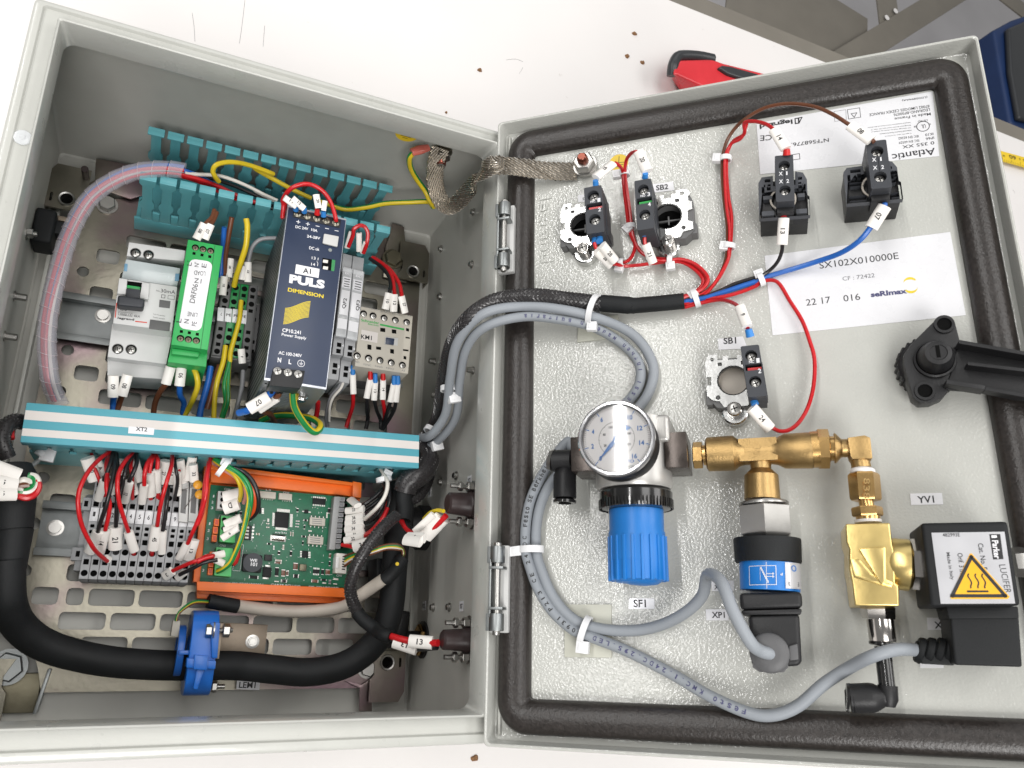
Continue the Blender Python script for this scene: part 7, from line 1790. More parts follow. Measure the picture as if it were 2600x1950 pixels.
lg_.part('stud', MB('stud_red').lathe((p.x, p.y, -9), (0, 0, 1), [(6, 3.6), (7.5, 3.7), (9.5, 3.5), (10.5, 3.0), (11, 2.4)], 18) if 'stud_red' in MATS else (mat('stud_red', (.20, .06, .04), .3, .8, var=.3) and MB('stud_red').lathe((p.x, p.y, -9), (0, 0, 1), [(6, 3.6), (7.5, 3.7), (9.5, 3.5), (10.5, 3.0), (11, 2.4)], 18)))
eb = Thing('earth_bolt', 'threaded earth bolt holding the braid on the top inner wall of the box', 'earth bolt', (258, 398, 132))
mb = MB('zinc').lathe((258.5, 398, 132), (0, -1, 0), [(0, 8), (1.5, 8), (1.5, 6.4)], 28).hexnut((258.5, 396.4, 132), (0, -1, 0), 5.5, 7); eb.part('nut', mb, kind='stuff')
eb.part('thread', MB('stud_red').lathe((258.5, 391, 132), (0, -1, 0), [(0, 3.6), (1, 3.7), (1.5, 3.3), (2, 3.7), (2.5, 3.3), (3, 3.7), (3.5, 3.3), (4, 3.7), (4.5, 3.3), (5, 3.7), (6, 3.4)], 16)); eb.part('tip', MB('steel').cyl((258.5, 385.2, 132), (258.5, 384, 132), 3.2), bevel=.3)
ey_ = wire('yellow and green earth wire from the pink lug to the braid loop', 'w_yellow', [('2', 1425, 430, 140), ('2', 1390, 480, 134), ('2', 1400, 560, 124), ('2', 1450, 650, 114), ('2', 1515, 740, 108), ('2', 1555, 820, 106), ('2', 1590, 870, 108)], 2.1, B, group=None, m2='w_green', n=12)
lgp = ey_.part('lug_sleeve', MB('lug_pink').tube([A('2', 1405, 432, 140), A('2', 1470, 412, 141), A('2', 1542, 395, 141)], [2.9, 3.6, 2.6], 16, ry=[2, 2.4, 2], up=(0, 0, 1)) if 'lug_pink' in MATS else (mat('lug_pink', (.50, .12, .09), .25, var=.2, coat=.4) and MB('lug_pink').tube([A('2', 1405, 432, 140), A('2', 1470, 412, 141), A('2', 1542, 395, 141)], [2.9, 3.6, 2.6], 16, ry=[2, 2.4, 2], up=(0, 0, 1))), parent=ey_.o)
ey2 = wire('yellow and green earth wire running through the open duct to the braid loop', 'w_green', [('2', 1580, 870, 104), ('2', 1540, 830, 96), ('2', 1400, 832, 90), ('2', 1200, 842, 82), ('2', 1060, 870, 74), ('2', 900, 890, 66), ('2', 790, 868, 66), ('2', 640, 810, 70)], 2.0, B, m2='w_yellow', n=12)

# ------------------------------------------------------------------ spiral wrapped bundle on the left and wires in the open duct
HWp = [('3', 1475, 105, 92), ('3', 1360, 92, 92), ('3', 1220, 95, 91), ('3', 1080, 118, 89), ('3', 950, 165, 86), ('3', 830, 235, 83), ('3', 725, 325, 80), ('3', 645, 440, 78), ('3', 580, 570, 77), ('3', 530, 700, 77), ('3', 485, 850, 77), ('3', 445, 1000, 77), ('3', 410, 1150, 76), ('3', 385, 1300, 74), ('3', 375, 1450, 70), ('3', 380, 1600, 64), ('5', 400, 30, 58), ('5', 430, 140, 52), ('5', 470, 230, 48)]
hw = Thing('spiral_wrap', 'translucent spiral wrap with red wires curving down the left side of the box', 'spiral wrap', A('3', 500, 800, 60))
P = resample(smooth_path([P3(s_, B) for s_ in HWp], 8), 1.0); N = len(P)
turn = 9; k = 0
i = 0; first = True
while i < N - 3:
    j = min(N - 1, i + turn); seg = P[i:j + 1]
    if len(seg) > 2:
        # each turn a slightly flared, slanted band
        mb = MB('clear'); n_ = 18; rings = []
        for m_, p in enumerate(seg):
            a = i + m_; t = (P[min(a + 1, N - 1)] - P[max(a - 1, 0)]).normalized(); u = Vector((0, 0, 1)).cross(t).normalized(); v = t.cross(u)
            rr = 5.3 + .5 * m_ / len(seg)
            rings.append([mb.pt(p + t * (math.cos(2 * math.pi * q / n_) * 1.9) + u * math.cos(2 * math.pi * q / n_) * rr + v * math.sin(2 * math.pi * q / n_) * rr) for q in range(n_)])
        for a, b in zip(rings, rings[1:]):
            for q in range(n_): mb.face((a[q], a[(q + 1) % n_], b[(q + 1) % n_], b[q]))
        mb.use('clear_edge') if 'clear_edge' in MATS else (mat('clear_edge', (.75, .66, .68), .3, alpha=.5) and mb.use('clear_edge'))
        mb.tube([mb.v[x] for x in range(len(mb.v) - n_, len(mb.v))] + [mb.v[len(mb.v) - n_]], .18, 4, caps=False)
        hw.part('turn', mb)
    i += turn + (1 if i % 3 == 0 else 0)
for q, (c_, dx, dz, r_) in enumerate((('w_red', 1.0, 2.0, 1.3), ('w_blue', -2.0, 1.4, 1.5), ('w_white', -.4, -1.4, 1.2), ('w_red', 2.6, -1.0, .9), ('w_grey', -2.4, -2.0, 1.2))):
    pts = []
    for a in range(0, N, 3):
        t = (P[min(a + 1, N - 1)] - P[max(a - 1, 0)]).normalized(); u = Vector((0, 0, 1)).cross(t).normalized(); v = t.cross(u); an = a * .012
        x_, z_ = dx * math.cos(an) - dz * math.sin(an), dx * math.sin(an) + dz * math.cos(an); pts.append(P[a] + u * x_ + v * z_)
    t_ = single('wire', ['thick red wire inside the spiral wrap', 'blue wire inside the spiral wrap', 'white wire inside the spiral wrap', 'second red wire deeper inside the spiral wrap', 'grey wire inside the spiral wrap'][q], 'wire', MB(c_).tube(pts, r_, 7), B, base=pts[0], group='wires inside the spiral wrap')
GU = 'wires lying in the open duct'
for lab, c_, pts, r_ in (('white wire leaving the spiral wrap through the open duct', 'w_white', [('1', 1480, 1385, 88), ('1', 1570, 1398, 84), ('1', 1780, 1415, 78), ('1', 2000, 1500, 74), ('1', 2200, 1610, 72), ('2', 150, 740, 72), ('2', 330, 820, 74)], 1.3),
                         ('red wire leaving the spiral wrap through the open duct', 'w_red', [('1', 1450, 1400, 88), ('1', 1600, 1440, 82), ('1', 1760, 1500, 74), ('1', 1950, 1590, 66), ('1', 2150, 1650, 60), ('2', 200, 860, 56)], 1.5),
                         ('second red wire just below it in the open duct', 'w_red', [('1', 1440, 1410, 86), ('1', 1620, 1470, 76), ('1', 1800, 1560, 66), ('1', 2000, 1640, 58)], 1.3),
                         ('blue wire at the mouth of the spiral wrap', 'w_blue', [('1', 1280, 1320, 88), ('1', 1360, 1335, 88), ('1', 1480, 1370, 88), ('1', 1580, 1405, 80), ('1', 1700, 1470, 66)], 1.6),
                         ('black wire slanting along the duct floor', 'w_black', [('1', 1420, 1340, 80), ('1', 1600, 1400, 70), ('1', 1900, 1500, 62), ('1', 2150, 1620, 60), ('2', 250, 850, 62), ('2', 360, 880, 70)], 1.4),
                         ('second black wire slanting along the duct floor', 'w_black', [('1', 1500, 1420, 70), ('1', 1700, 1500, 60), ('1', 2000, 1600, 56), ('2', 100, 830, 56), ('2', 350, 900, 56)], 1.4),
                         ('yellow wire arching out of the open duct', 'w_yellow', [('1', 1755, 1455, 82), ('1', 1725, 1415, 88), ('1', 1708, 1370, 92), ('1', 1740, 1320, 96), ('1', 1850, 1300, 96), ('1', 2000, 1325, 92), ('1', 2190, 1395, 86), ('2', 150, 560, 82), ('2', 330, 665, 78), ('2', 480, 745, 74), ('2', 600, 800, 70)], 1.7)):
    wire(lab, c_, pts, r_, B, group=GU)
# ---- wires at the power supply and fuses
wr = wire('red wire arching over the power supply top from left to right', 'w_red', [('2', 370, 960, 118), ('2', 378, 860, 122), ('2', 375, 810, 126), ('2', 430, 730, 134), ('2', 520, 690, 138), ('2', 610, 695, 138), ('2', 700, 750, 137), ('2', 760, 840, 135), ('2', 795, 950, 133), ('2', 800, 985, 131)], 1.5, B, n=10)
wl_ = wire('short red wire hanging left of the power supply top corner', 'w_red', [('2', 385, 810, 124), ('2', 395, 850, 120), ('2', 372, 960, 104)], 1.4, B)
for lab, q0, q1, f0, f1, m_, s_ in (('red wire tail in the leftmost sleeve on the power supply', (385, 795), (480, 865), (480, 870), (478, 895), 'ferrule_blue', '11'), ('red wire tail in the second sleeve on the power supply', (450, 800), (545, 885), (545, 885), (545, 910), 'ferrule_blue', '12'), ('grey wire tail in the tall middle sleeve on the power supply', (640, 770), (660, 880), (650, 890), (648, 930), 'ferrule_red', '20'), ('grey wire tail in the narrow sleeve on the power supply', (712, 820), (700, 900), (700, 905), (700, 945), 'ferrule_blue', '')):
    t_ = wire(lab, 'w_red' if 'red' in lab else 'w_grey', [('2', *q0, 138), ('2', (q0[0] + q1[0]) / 2, (q0[1] + q1[1]) / 2, 137), ('2', *q1, 135)], 1.0, B, group='wire tails on the power supply')
    sleeve(t_, '2', q0, q1, 139, 136, s_, 4.6 if 'narrow' not in lab else 3.4); ferrule(t_, '2', f0, f1, 135, 132, m_, 1.9)
for lab, pts, sl_ in (('red wire arching into the QF2 fuse top', [('2', 900, 1190, 84), ('2', 935, 1100, 92), ('2', 945, 1045, 96), ('2', 990, 1018, 98)], ((925, 1070), (888, 1200))), ('red wire arching into the QF3 fuse top', [('2', 940, 1050, 95), ('2', 985, 1020, 98), ('2', 1030, 1030, 98), ('2', 1055, 1080, 96), ('2', 1048, 1160, 92), ('2', 1020, 1240, 84)], ((1040, 1155), (1012, 1240)))):
    t_ = wire(lab, 'w_red', pts, 1.5, B); sleeve(t_, '2', *sl_, 92, 82, '', 4.0)
t_ = wire('black wire in a white sleeve between the two fuse tops', 'w_black', [('2', 985, 1080, 94), ('2', 985, 1230, 82)], 1.0, B); sleeve(t_, '2', (985, 1080), (985, 1225), 94, 83, '', 4.4)
for i, (lab, c_, pts, sl_, s_) in enumerate((('black wire curving down to sleeve 10 on the contactor', 'w_black', [('2', 1070, 1285, 60), ('2', 1150, 1340, 66), ('2', 1220, 1420, 74), ('2', 1240, 1500, 80), ('2', 1230, 1550, 84)], ((1225, 1560), (1195, 1690)), '10'),
                                      ('red wire curving down to sleeve 12 on the contactor', 'w_red', [('2', 1090, 1275, 60), ('2', 1190, 1340, 68), ('2', 1250, 1430, 76), ('2', 1270, 1570, 84)], ((1268, 1570), (1262, 1710)), '12'),
                                      ('red wire curving down to the right sleeve 27 on the contactor', 'w_red', [('2', 1110, 1280, 60), ('2', 1230, 1370, 70), ('2', 1305, 1480, 78), ('2', 1330, 1590, 84)], ((1325, 1585), (1355, 1720)), '27'))):
    t_ = wire(lab, c_, pts, 1.5, B, group='wires on top of the contactor'); sleeve(t_, '2', *sl_, 84, 78, s_, 5.6)
# below the contactor
for lab, c_, q0, q1, pts, s_, fc in (('red wire below the contactor, first from the left', 'w_red', (935, 785), (940, 950), [('4', 938, 945, 56), ('4', 935, 1040, 48), ('4', 905, 1140, 42), ('4', 880, 1220, 40)], '', 'ferrule_blue'),
                                 ('black wire below the contactor in the slanted sleeve', 'w_black', (1075, 825), (1045, 985), [('4', 1048, 980, 56), ('4', 1048, 1080, 48), ('4', 1055, 1150, 42), ('4', 1040, 1230, 40)], '', 'ferrule_red'),
                                 ('black wire below the contactor in sleeve 13', 'w_black', (1115, 850), (1105, 1000), [('4', 1105, 990, 56), ('4', 1125, 1080, 48), ('4', 1155, 1150, 42), ('4', 1160, 1230, 40)], '13', 'ferrule_blue'),
                                 ('red wire below the contactor in sleeve 14', 'w_red', (1178, 830), (1175, 995), [('4', 1175, 990, 56), ('4', 1185, 1060, 50), ('4', 1190, 1130, 44), ('4', 1185, 1170, 40)], '14', 'ferrule_red'),
                                 ('black wire below the contactor, left of the last pair', 'w_black', (1265, 865), (1235, 1015), [('4', 1238, 1010, 56), ('4', 1215, 1080, 50), ('4', 1190, 1170, 44), ('4', 1165, 1235, 40)], '', 'ferrule_blue'),
                                 ('black wire below the contactor, rightmost', 'w_black', (1296, 865), (1280, 1015), [('4', 1282, 1010, 56), ('4', 1265, 1080, 50), ('4', 1220, 1160, 44), ('4', 1170, 1235, 40)], '', 'ferrule_blue')):
    t_ = wire(lab, c_, pts, 1.5, B, group='wires below the contactor'); sleeve(t_, '4', q0, q1, 62, 57, s_, 4.6); ferrule(t_, '4', (q0[0], q0[1] - 65), (q0[0], q0[1] + 5), 66, 62, fc, 1.9)
wire('grey wire leaving terminal 3 of the QF2 fuse', 'w_grey', [('4', 860, 820, 60), ('4', 830, 890, 60), ('4', 770, 960, 54), ('4', 740, 1040, 50), ('4', 725, 1130, 46), ('4', 730, 1210, 42)], 1.6, B)
wire('light grey wire beside it, running to the duct', 'w_white', [('4', 865, 830, 62), ('4', 840, 900, 62), ('4', 775, 980, 56), ('4', 750, 1060, 52), ('4', 745, 1170, 48)], 1.0, B)
# input wires of the power supply
t_ = wire('blue wire in sleeve 07 at the power supply input', 'w_blue', [('4', 20, 1100, 96), ('4', 60, 1090, 100), ('4', 110, 1070, 104), ('4', 270, 950, 112), ('4', 290, 900, 116)], 2.3, B, n=12); sleeve(t_, '4', (100, 1070), (265, 970), 106, 112, '07', 8.0, flip=True)
t_ = wire('brown wire in the folded sleeve at the power supply input', 'w_brown', [('4', 345, 900, 116), ('4', 335, 960, 112), ('4', 280, 1000, 104), ('4', 200, 1075, 90), ('4', 270, 1110, 76), ('4', 310, 1180, 60)], 2.0, B, n=10); sleeve(t_, '4', (180, 1075), (330, 975), 100, 110, '', 6.0)
t_ = wire('yellow and green earth wire looping below the power supply onto the striped lid', 'w_yellow', [('4', 455, 900, 116), ('4', 455, 980, 112), ('4', 470, 1060, 108), ('4', 520, 1150, 104), ('4', 580, 1225, 100), ('4', 630, 1255, 98), ('4', 668, 1230, 96), ('4', 668, 1190, 92), ('4', 610, 1150, 84), ('4', 500, 1128, 74), ('4', 380, 1120, 66), ('4', 270, 1135, 58), ('4', 200, 1165, 50)], 2.3, B, m2='w_green', n=12)
for x_ in (285, 335, 365, 455): t_.part('pin', MB('black_gloss').cyl(A('4', x_, 890, 120), A('4', x_ - 4, 940, 116), 1.2), parent=t_.o)
wire('dark red cable end beside the power supply foot', 'w_red', [('4', 655, 1010, 60), ('4', 650, 1080, 54), ('4', 630, 1180, 48)], 1.8, B)
# ---- wires around breaker, filter and upper terminals
for lab, c_, pts, sl_, s_, fc in (('brown wire in the left sleeve above the green filter', 'w_brown', [('3', 1720, 420, 88), ('3', 1700, 480, 90), ('3', 1650, 530, 92)], ((1640, 530), (1575, 655)), '08', None), ('blue wire in the right sleeve above the green filter', 'w_brown', [('3', 1740, 440, 88), ('3', 1715, 500, 90), ('3', 1690, 540, 92)], ((1690, 535), (1640, 655)), '07', 'ferrule_blue')):
    t_ = wire(lab, c_, pts, 1.5, B); sleeve(t_, '3', *sl_, 92, 88, s_, 5.6)
for lab, c_, pts, q0, q1, s_ in (('blue wire in sleeve 09 below the breaker', 'w_blue', [('5', 912, 180, 50), ('5', 908, 230, 46), ('5', 905, 290, 44)], (910, 10), (905, 185), '09'), ('brown wire in sleeve 08 below the breaker', 'w_brown', [('5', 980, 170, 50), ('5', 960, 230, 46), ('5', 940, 290, 44)], (1025, 5), (978, 175), '08'),
                                 ('brown wire below the green filter, left sleeve', 'w_brown', [('5', 1330, 80, 62), ('5', 1280, 150, 54), ('5', 1245, 230, 48), ('5', 1232, 310, 44)], (1370, -60), (1330, 80), ''), ('blue wire below the green filter, sleeve 06', 'w_blue', [('5', 1440, 95, 62), ('5', 1445, 170, 56), ('5', 1475, 230, 50), ('5', 1465, 320, 44)], (1460, -80), (1440, 95), '06')):
    t_ = wire(lab, c_, pts, 1.9, B, n=10); sleeve(t_, '5', q0, q1, 68, 62, s_, 6.4)
for lab, c_, pts, r_ in (('yellow wire curving down from the green filter foot', 'w_yellow', [('5', 1550, -60, 66), ('5', 1580, 20, 66), ('5', 1585, 100, 62), ('5', 1550, 200, 56), ('5', 1510, 280, 48), ('5', 1480, 330, 44)], 1.9), ('blue wire passing behind the striped duct near the middle', 'w_blue', [('5', 1690, -60, 50), ('5', 1670, 60, 50), ('5', 1640, 170, 48), ('5', 1615, 260, 46), ('5', 1600, 345, 44)], 2.2),
                         ('brown wire right of the blue wire near the middle', 'w_brown', [('5', 1760, -70, 50), ('5', 1720, 60, 50), ('5', 1690, 180, 48), ('5', 1660, 280, 46)], 1.9), ('yellow wire dropping from the upper terminals, left strand', 'w_yellow', [('3', 1810, 1510, 56), ('3', 1790, 1640, 56), ('5', 1745, 50, 54), ('5', 1722, 200, 48), ('5', 1715, 350, 44)], 1.8),
                         ('yellow green wire dropping from the upper terminals, middle strand', 'w_yellow', [('3', 1860, 1500, 56), ('3', 1840, 1640, 56), ('5', 1800, 80, 54), ('5', 1810, 220, 48), ('5', 1775, 350, 44)], 1.6), ('yellow green wire dropping from the upper terminals, right strand', 'w_yellow', [('5', 1840, -80, 56), ('5', 1830, 80, 54), ('5', 1830, 220, 50), ('5', 1790, 350, 44)], 1.4),
                         ('long yellow wire from the open duct down to the PE terminals', 'w_yellow', [('3', 1975, 490, 92), ('3', 1985, 560, 90), ('3', 1975, 700, 84), ('3', 1940, 820, 76), ('3', 1900, 940, 66), ('3', 1878, 1030, 56)], 2.0), ('yellow wire crossing the PE marker strip', 'w_yellow', [('3', 1935, 1150, 60), ('3', 1920, 1300, 62), ('3', 1880, 1450, 60), ('3', 1850, 1560, 58), ('3', 1845, 1640, 56)], 1.7),
                         ('dark brown wire beside the green filter', 'w_brown', [('3', 1860, 480, 84), ('3', 1835, 620, 76), ('3', 1810, 780, 66), ('3', 1800, 940, 56)], 1.8), ('blue wire beside the green filter', 'w_blue', [('3', 1800, 560, 80), ('3', 1790, 680, 72), ('3', 1780, 800, 64), ('3', 1770, 960, 56)], 1.8), ('grey wire curling left of the power supply top', 'w_grey', [('2', 320, 1120, 70), ('2', 200, 1130, 68), ('2', 130, 1190, 64), ('2', 100, 1290, 60), ('2', 95, 1330, 58)], 1.6),
                         ('grey wire dropping beside the power supply foot', 'w_grey', [('5', 1950, -30, 50), ('5', 1940, 100, 50), ('5', 1905, 250, 48), ('5', 1880, 360, 44)], 1.6)):
    t_ = wire(lab, c_, pts, r_, B, n=10, m2='w_green' if 'green wire' in lab else None)
    if 'crossing' in lab: pass
for q0, q1, s_, lab in (((1850, 810), (1835, 960), '05', 'white marker sleeve printed 05 above the PE terminals'), ((1800, 955), (1785, 1105), '50', 'white marker sleeve printed 50 left of the PE terminals'), ((1950, 870), (1935, 980), '', 'blank white marker sleeve above the PE terminals'), ((1990, 840), (1990, 1000), 'FF', 'white marker sleeve printed FF above the PE terminals'), ((1935, 1535), (1945, 1650), '11', 'white marker sleeve below the FE marker')):
    p0, p1 = A('3', *q0, 60), A('3', *q1, 56); t_ = single('marker_sleeve', lab, 'marker sleeve', MB('sleeve').tube([p0, p1], 2.5, 12, ry=1.6, up=(0, 0, 1)))
    if s_: m = (p0 + p1) / 2 + Vector((0, 0, 1.75)); text(t_, s_, m + Vector((.9, -1.4, 0)), m + Vector((.8, 1.2, 0)), 'ink', 1.6, parent=t_.o)

# ---- wires of the numbered terminals
GT_ = 'wires of the numbered terminal row'
def xw(lab, c_, pts, q0=None, q1=None, s_='', h0=60, h1=52, w_=6.0, end=None, r_=1.3, G=GT_):
    t_ = wire(lab, c_, [('5', *p) for p in pts], r_, B, group=G, n=10)
    if q0: sleeve(t_, '5', q0, q1, h0, h1, s_, w_)
    if end: t_.part('wire_end', MB(c_).cyl(A('5', *end[0], 52), A('5', *end[1], 47), 1.4), parent=t_.o)
    return t_
xw('longest red wire, bulging left over the end bracket', 'w_red', [(890, 612, 72), (800, 680, 84), (710, 780, 94), (640, 920, 98), (628, 1060, 96), (660, 1220, 88), (740, 1380, 74), (800, 1450, 62), (860, 1500, 52)], (845, 1475), (880, 1492), '', 54, 50, 4.6)
xw('black wire hanging into the leftmost upper sleeve', 'w_black', [(905, 620, 72), (890, 700, 82), (860, 790, 84), (835, 850, 78)], (835, 855), (785, 1010), '', 76, 56, 5.0)
xw('black wire ending in the leftmost lower sleeve', 'w_black', [(915, 625, 72), (920, 740, 86), (890, 900, 92), (850, 1060, 88), (810, 1180, 78), (785, 1265, 68)], (785, 1265), (715, 1430), '0', 68, 52, 6.4)
xw('red wire ending in lower sleeve 14', 'w_red', [(880, 660, 70), (860, 800, 84), (855, 920, 90), (880, 1040, 86), (870, 1140, 80), (845, 1250, 70)], (842, 1250), (795, 1430), '14', 68, 52, 6.4)
xw('black wire ending in lower sleeve 21', 'w_black', [(935, 640, 72), (945, 800, 82), (940, 960, 84), (935, 1100, 78), (930, 1220, 68)], (926, 1222), (926, 1400), '21', 66, 54, 8.0, ((926, 1400), (930, 1460)))
xw('red wire ending in the blank lower sleeve right of sleeve 21', 'w_red', [(1075, 628, 72), (1010, 690, 84), (955, 790, 92), (942, 900, 94), (960, 1040, 88), (1000, 1170, 78), (1030, 1262, 68)], (1030, 1265), (1080, 1420), '', 66, 54, 5.6, ((1075, 1415), (1072, 1450)))
xw('black wire hanging beside the red one from the fourth slot', 'w_black', [(1085, 635, 72), (1030, 700, 82), (1000, 800, 88), (980, 900, 84), (950, 1050, 78), (935, 1180, 70)])
xw('black wire ending in upper sleeve 12', 'w_black', [(1095, 640, 72), (1095, 720, 82), (1065, 800, 84), (1035, 860, 80)], (1035, 865), (995, 1025), '12', 78, 56, 5.6)
xw('red wire ending in the fifth upper sleeve', 'w_red', [(1235, 640, 72), (1185, 710, 82), (1160, 800, 84), (1158, 890, 78)], (1158, 890), (1138, 1035), '', 76, 56, 5.0)
xw('red wire ending in the wide upper sleeve in the middle', 'w_red', [(1245, 645, 72), (1215, 700, 80), (1198, 795, 80)], (1195, 795), (1210, 975), '', 76, 56, 6.6, ((1210, 975), (1208, 1015)))
xw('red wire ending in the narrow upper sleeve right of the middle', 'w_red', [(1252, 650, 72), (1266, 690, 78), (1262, 765, 78)], (1260, 765), (1264, 945), '', 76, 56, 4.4, ((1265, 945), (1270, 1015)))
xw('red wire ending in the lower sleeve under marker 7', 'w_red', [(1382, 650, 72), (1375, 740, 84), (1335, 870, 90), (1300, 1000, 86), (1275, 1120, 78), (1262, 1215, 68)], (1258, 1218), (1225, 1410), '45', 66, 54, 6.2, ((1222, 1410), (1218, 1450)))
xw('black wire ending in the narrow lower sleeve', 'w_black', [(1350, 900, 70), (1340, 1020, 76), (1325, 1140, 72), (1306, 1255, 66)], (1306, 1258), (1298, 1440), '', 64, 52, 4.8)
xw('long red wire down the right side of the terminal row', 'w_red', [(1690, 670, 74), (1665, 800, 84), (1655, 950, 88), (1630, 1060, 84), (1590, 1170, 78), (1540, 1280, 70), (1505, 1360, 62)], (1502, 1355), (1435, 1485), '', 62, 52, 5.0)
xw('red wire lying across the lower end of the terminal row', 'w_red', [(1385, 1578, 58), (1500, 1525, 66), (1600, 1490, 70), (1710, 1460, 70)], (1385, 1578), (1320, 1625), '3', 58, 52, 6.0)
xw('black wire lying across the lower end of the terminal row', 'w_black', [(1440, 1610, 58), (1540, 1560, 64), (1640, 1510, 68), (1745, 1490, 68)], (1480, 1590), (1420, 1640), '', 58, 52, 4.6)
for lab, q0, q1, s_, h0, h1, w_ in (('leftmost marker sleeve under the duct, printed 10', (700, 672), (765, 850), '10', 70, 60, 8.0), ('marker sleeve crossing behind the first red wire', (765, 690), (830, 800), 'A', 66, 58, 6.4), ('lower marker sleeve printed 24, above the marker 4', (1048, 850), (1082, 965), '24', 62, 56, 5.6), ('wide marker sleeve printed 27, right of the three red wires', (1335, 695), (1298, 872), '27', 70, 58, 7.6), ('marker sleeve printed 13 right of sleeve 27', (1390, 700), (1382, 880), '13', 68, 56, 5.0),
                                    ('blank marker sleeve slanting right under the duct', (1440, 690), (1470, 870), '', 68, 56, 6.0), ('marker sleeve printed 34 at the grey carriers', (1422, 790), (1425, 970), '34', 70, 56, 5.0), ('blank marker sleeve above the left carrier', (1545, 665), (1510, 850), '', 70, 60, 5.6), ('marker sleeve printed 33 above the capacitor', (1548, 725), (1558, 860), '33', 72, 64, 5.6), ('narrow blank marker sleeve left of sleeve 24', (900, 880), (912, 940), '', 60, 56, 4.6),
                                    ('marker sleeve printed 13 at the lower right of the terminal row', (1558, 1328), (1512, 1490), '13', 60, 52, 6.6), ('crumpled marker sleeve behind the black wires', (985, 690), (960, 800), '', 68, 60, 6.0), ('blank marker sleeve right of the crossing black wires', (1075, 690), (1125, 860), '', 66, 58, 6.0)):
    p0, p1 = A('5', *q0, h0), A('5', *q1, h1); t_ = single('marker_sleeve', lab, 'marker sleeve', MB('sleeve').tube([p0, p1], w_ / 2, 14, ry=w_ / 2 * .5, up=(0, 0, 1)), group='loose marker sleeves under the striped duct')
    if s_:
        m = (p0 + p1) / 2; d = (p1 - p0).normalized(); u = Vector((0, 0, 1)); u = (u - d * u.dot(d)).normalized(); sd = u.cross(d); m = m + u * w_ * .25
        text(t_, s_, m - d * 1.5 - sd * 1.1, m + d * 1.5 - sd * 1.1, 'ink', 2.2, parent=t_.o)
for lab, pts, q0, q1 in (('thin red wire between the first and second black wires', [(868, 640, 66), (850, 740, 76), (870, 860, 80), (880, 940, 72)], (872, 830), (905, 960)), ('short red wire into the third upper sleeve', [(1065, 640, 66), (1050, 740, 76), (1062, 840, 74), (1064, 1000, 56)], None, None), ('thin black wire behind the narrow upper sleeve', [(1395, 660, 66), (1410, 760, 74), (1425, 860, 70), (1400, 1010, 54)], None, None), ('red wire tucked behind sleeve 10', [(735, 640, 62), (745, 720, 66), (790, 830, 64), (835, 980, 54)], None, None), ('short red wire above the amber capacitor', [(1450, 660, 62), (1440, 760, 64), (1425, 860, 60)], None, None)):
    xw(lab, 'w_black' if 'black wire behind' in lab else 'w_red', pts, q0, q1, '', 70, 58, 4.6, r_=1.1)
# ---- wires of the circuit board
GP = 'wires of the circuit board'
def pw_(lab, c_, pts, r_=1.1, m2=None, G=GP): return wire(lab, c_, [('6', *p) for p in pts], r_, B, group=G, m2=m2, n=10)
b1 = pw_('yellow green wire from the tie down to the lowest green plug', 'w_yellow', [(140, 215, 74), (230, 275, 80), (330, 330, 84), (395, 420, 84), (420, 520, 80), (405, 640, 78), (385, 740, 74), (350, 860, 70), (310, 960, 66), (270, 1040, 62), (210, 1090, 58), (165, 1110, 54)], 1.6, 'w_green')
b2 = pw_('yellow wire from the tie to the grey board plug', 'w_yellow', [(130, 205, 72), (220, 270, 78), (300, 330, 80), (345, 410, 78), (352, 480, 70), (340, 540, 60)], 1.5)
b3 = pw_('green wire over the grey board plug', 'w_green', [(150, 205, 76), (260, 270, 82), (370, 350, 86), (430, 450, 84), (435, 560, 80), (410, 680, 72), (380, 720, 66)], 1.3)
b4 = pw_('pink wire behind the yellow wires at the grey board plug', 'w_pink', [(125, 235, 68), (220, 295, 72), (320, 360, 74), (380, 430, 72), (390, 500, 66), (375, 560, 58)], 1.2)
b5 = pw_('red wire arching right of the grey board plug', 'w_orange', [(300, 290, 78), (390, 360, 82), (450, 450, 82), (470, 550, 78), (450, 630, 72), (400, 690, 64)], 1.6)
b6 = pw_('outer black wire arching right of the grey board plug', 'w_black', [(300, 275, 80), (400, 330, 84), (470, 430, 84), (495, 540, 80), (475, 640, 72), (390, 710, 62)], 1.5)
b7 = pw_('long red wire hugging the left side of the orange carrier', 'w_red', [(100, 235, 74), (70, 400, 80), (60, 520, 82), (35, 640, 80), (0, 730, 76)], 1.7)
b8 = pw_('red wire ending at the lower green plug', 'w_red', [(0, 1030, 70), (80, 990, 68), (130, 985, 64)], 1.6); sleeve(b8, '6', (130, 985), (220, 965), 63, 60, '', 4.6)
b9 = pw_('black wire ending at the lower green plug', 'w_black', [(0, 1040, 66), (70, 1030, 64), (130, 1015, 62)], 1.5); sleeve(b9, '6', (140, 1010), (215, 1045), 61, 58, '', 4.6)
for q0, q1, s_, w_, t_ in (((345, 490), (215, 520), '', 9, b2), ((335, 560), (215, 600), 'D', 9, b2), ((355, 680), (225, 735), '', 6.0, b3), ((335, 745), (215, 775), '', 3.6, b3), ((330, 760), (200, 845), '9', 4.6, b3)): sleeve(t_, '6', q0, q1, 62, 58, s_, w_)
GR = 'wires of the ten way board connector'
def rw_(lab, c_, pts, q0, q1, s_, r_=1.4, w_=5.6):
    t_ = wire(lab, c_, [('6', *p) for p in pts], r_, B, group=GR, n=10)
    if q0: sleeve(t_, '6', q0, q1, 66, 54, s_, w_, flip=True)
    return t_
rw_('white wire of the ten way connector, sleeve 36', 'w_white', [(1470, 280, 70), (1500, 330, 76), (1530, 400, 82), (1510, 500, 84), (1450, 590, 82), (1390, 650, 76), (1345, 690, 70)], (1340, 665), (1200, 690), '36')
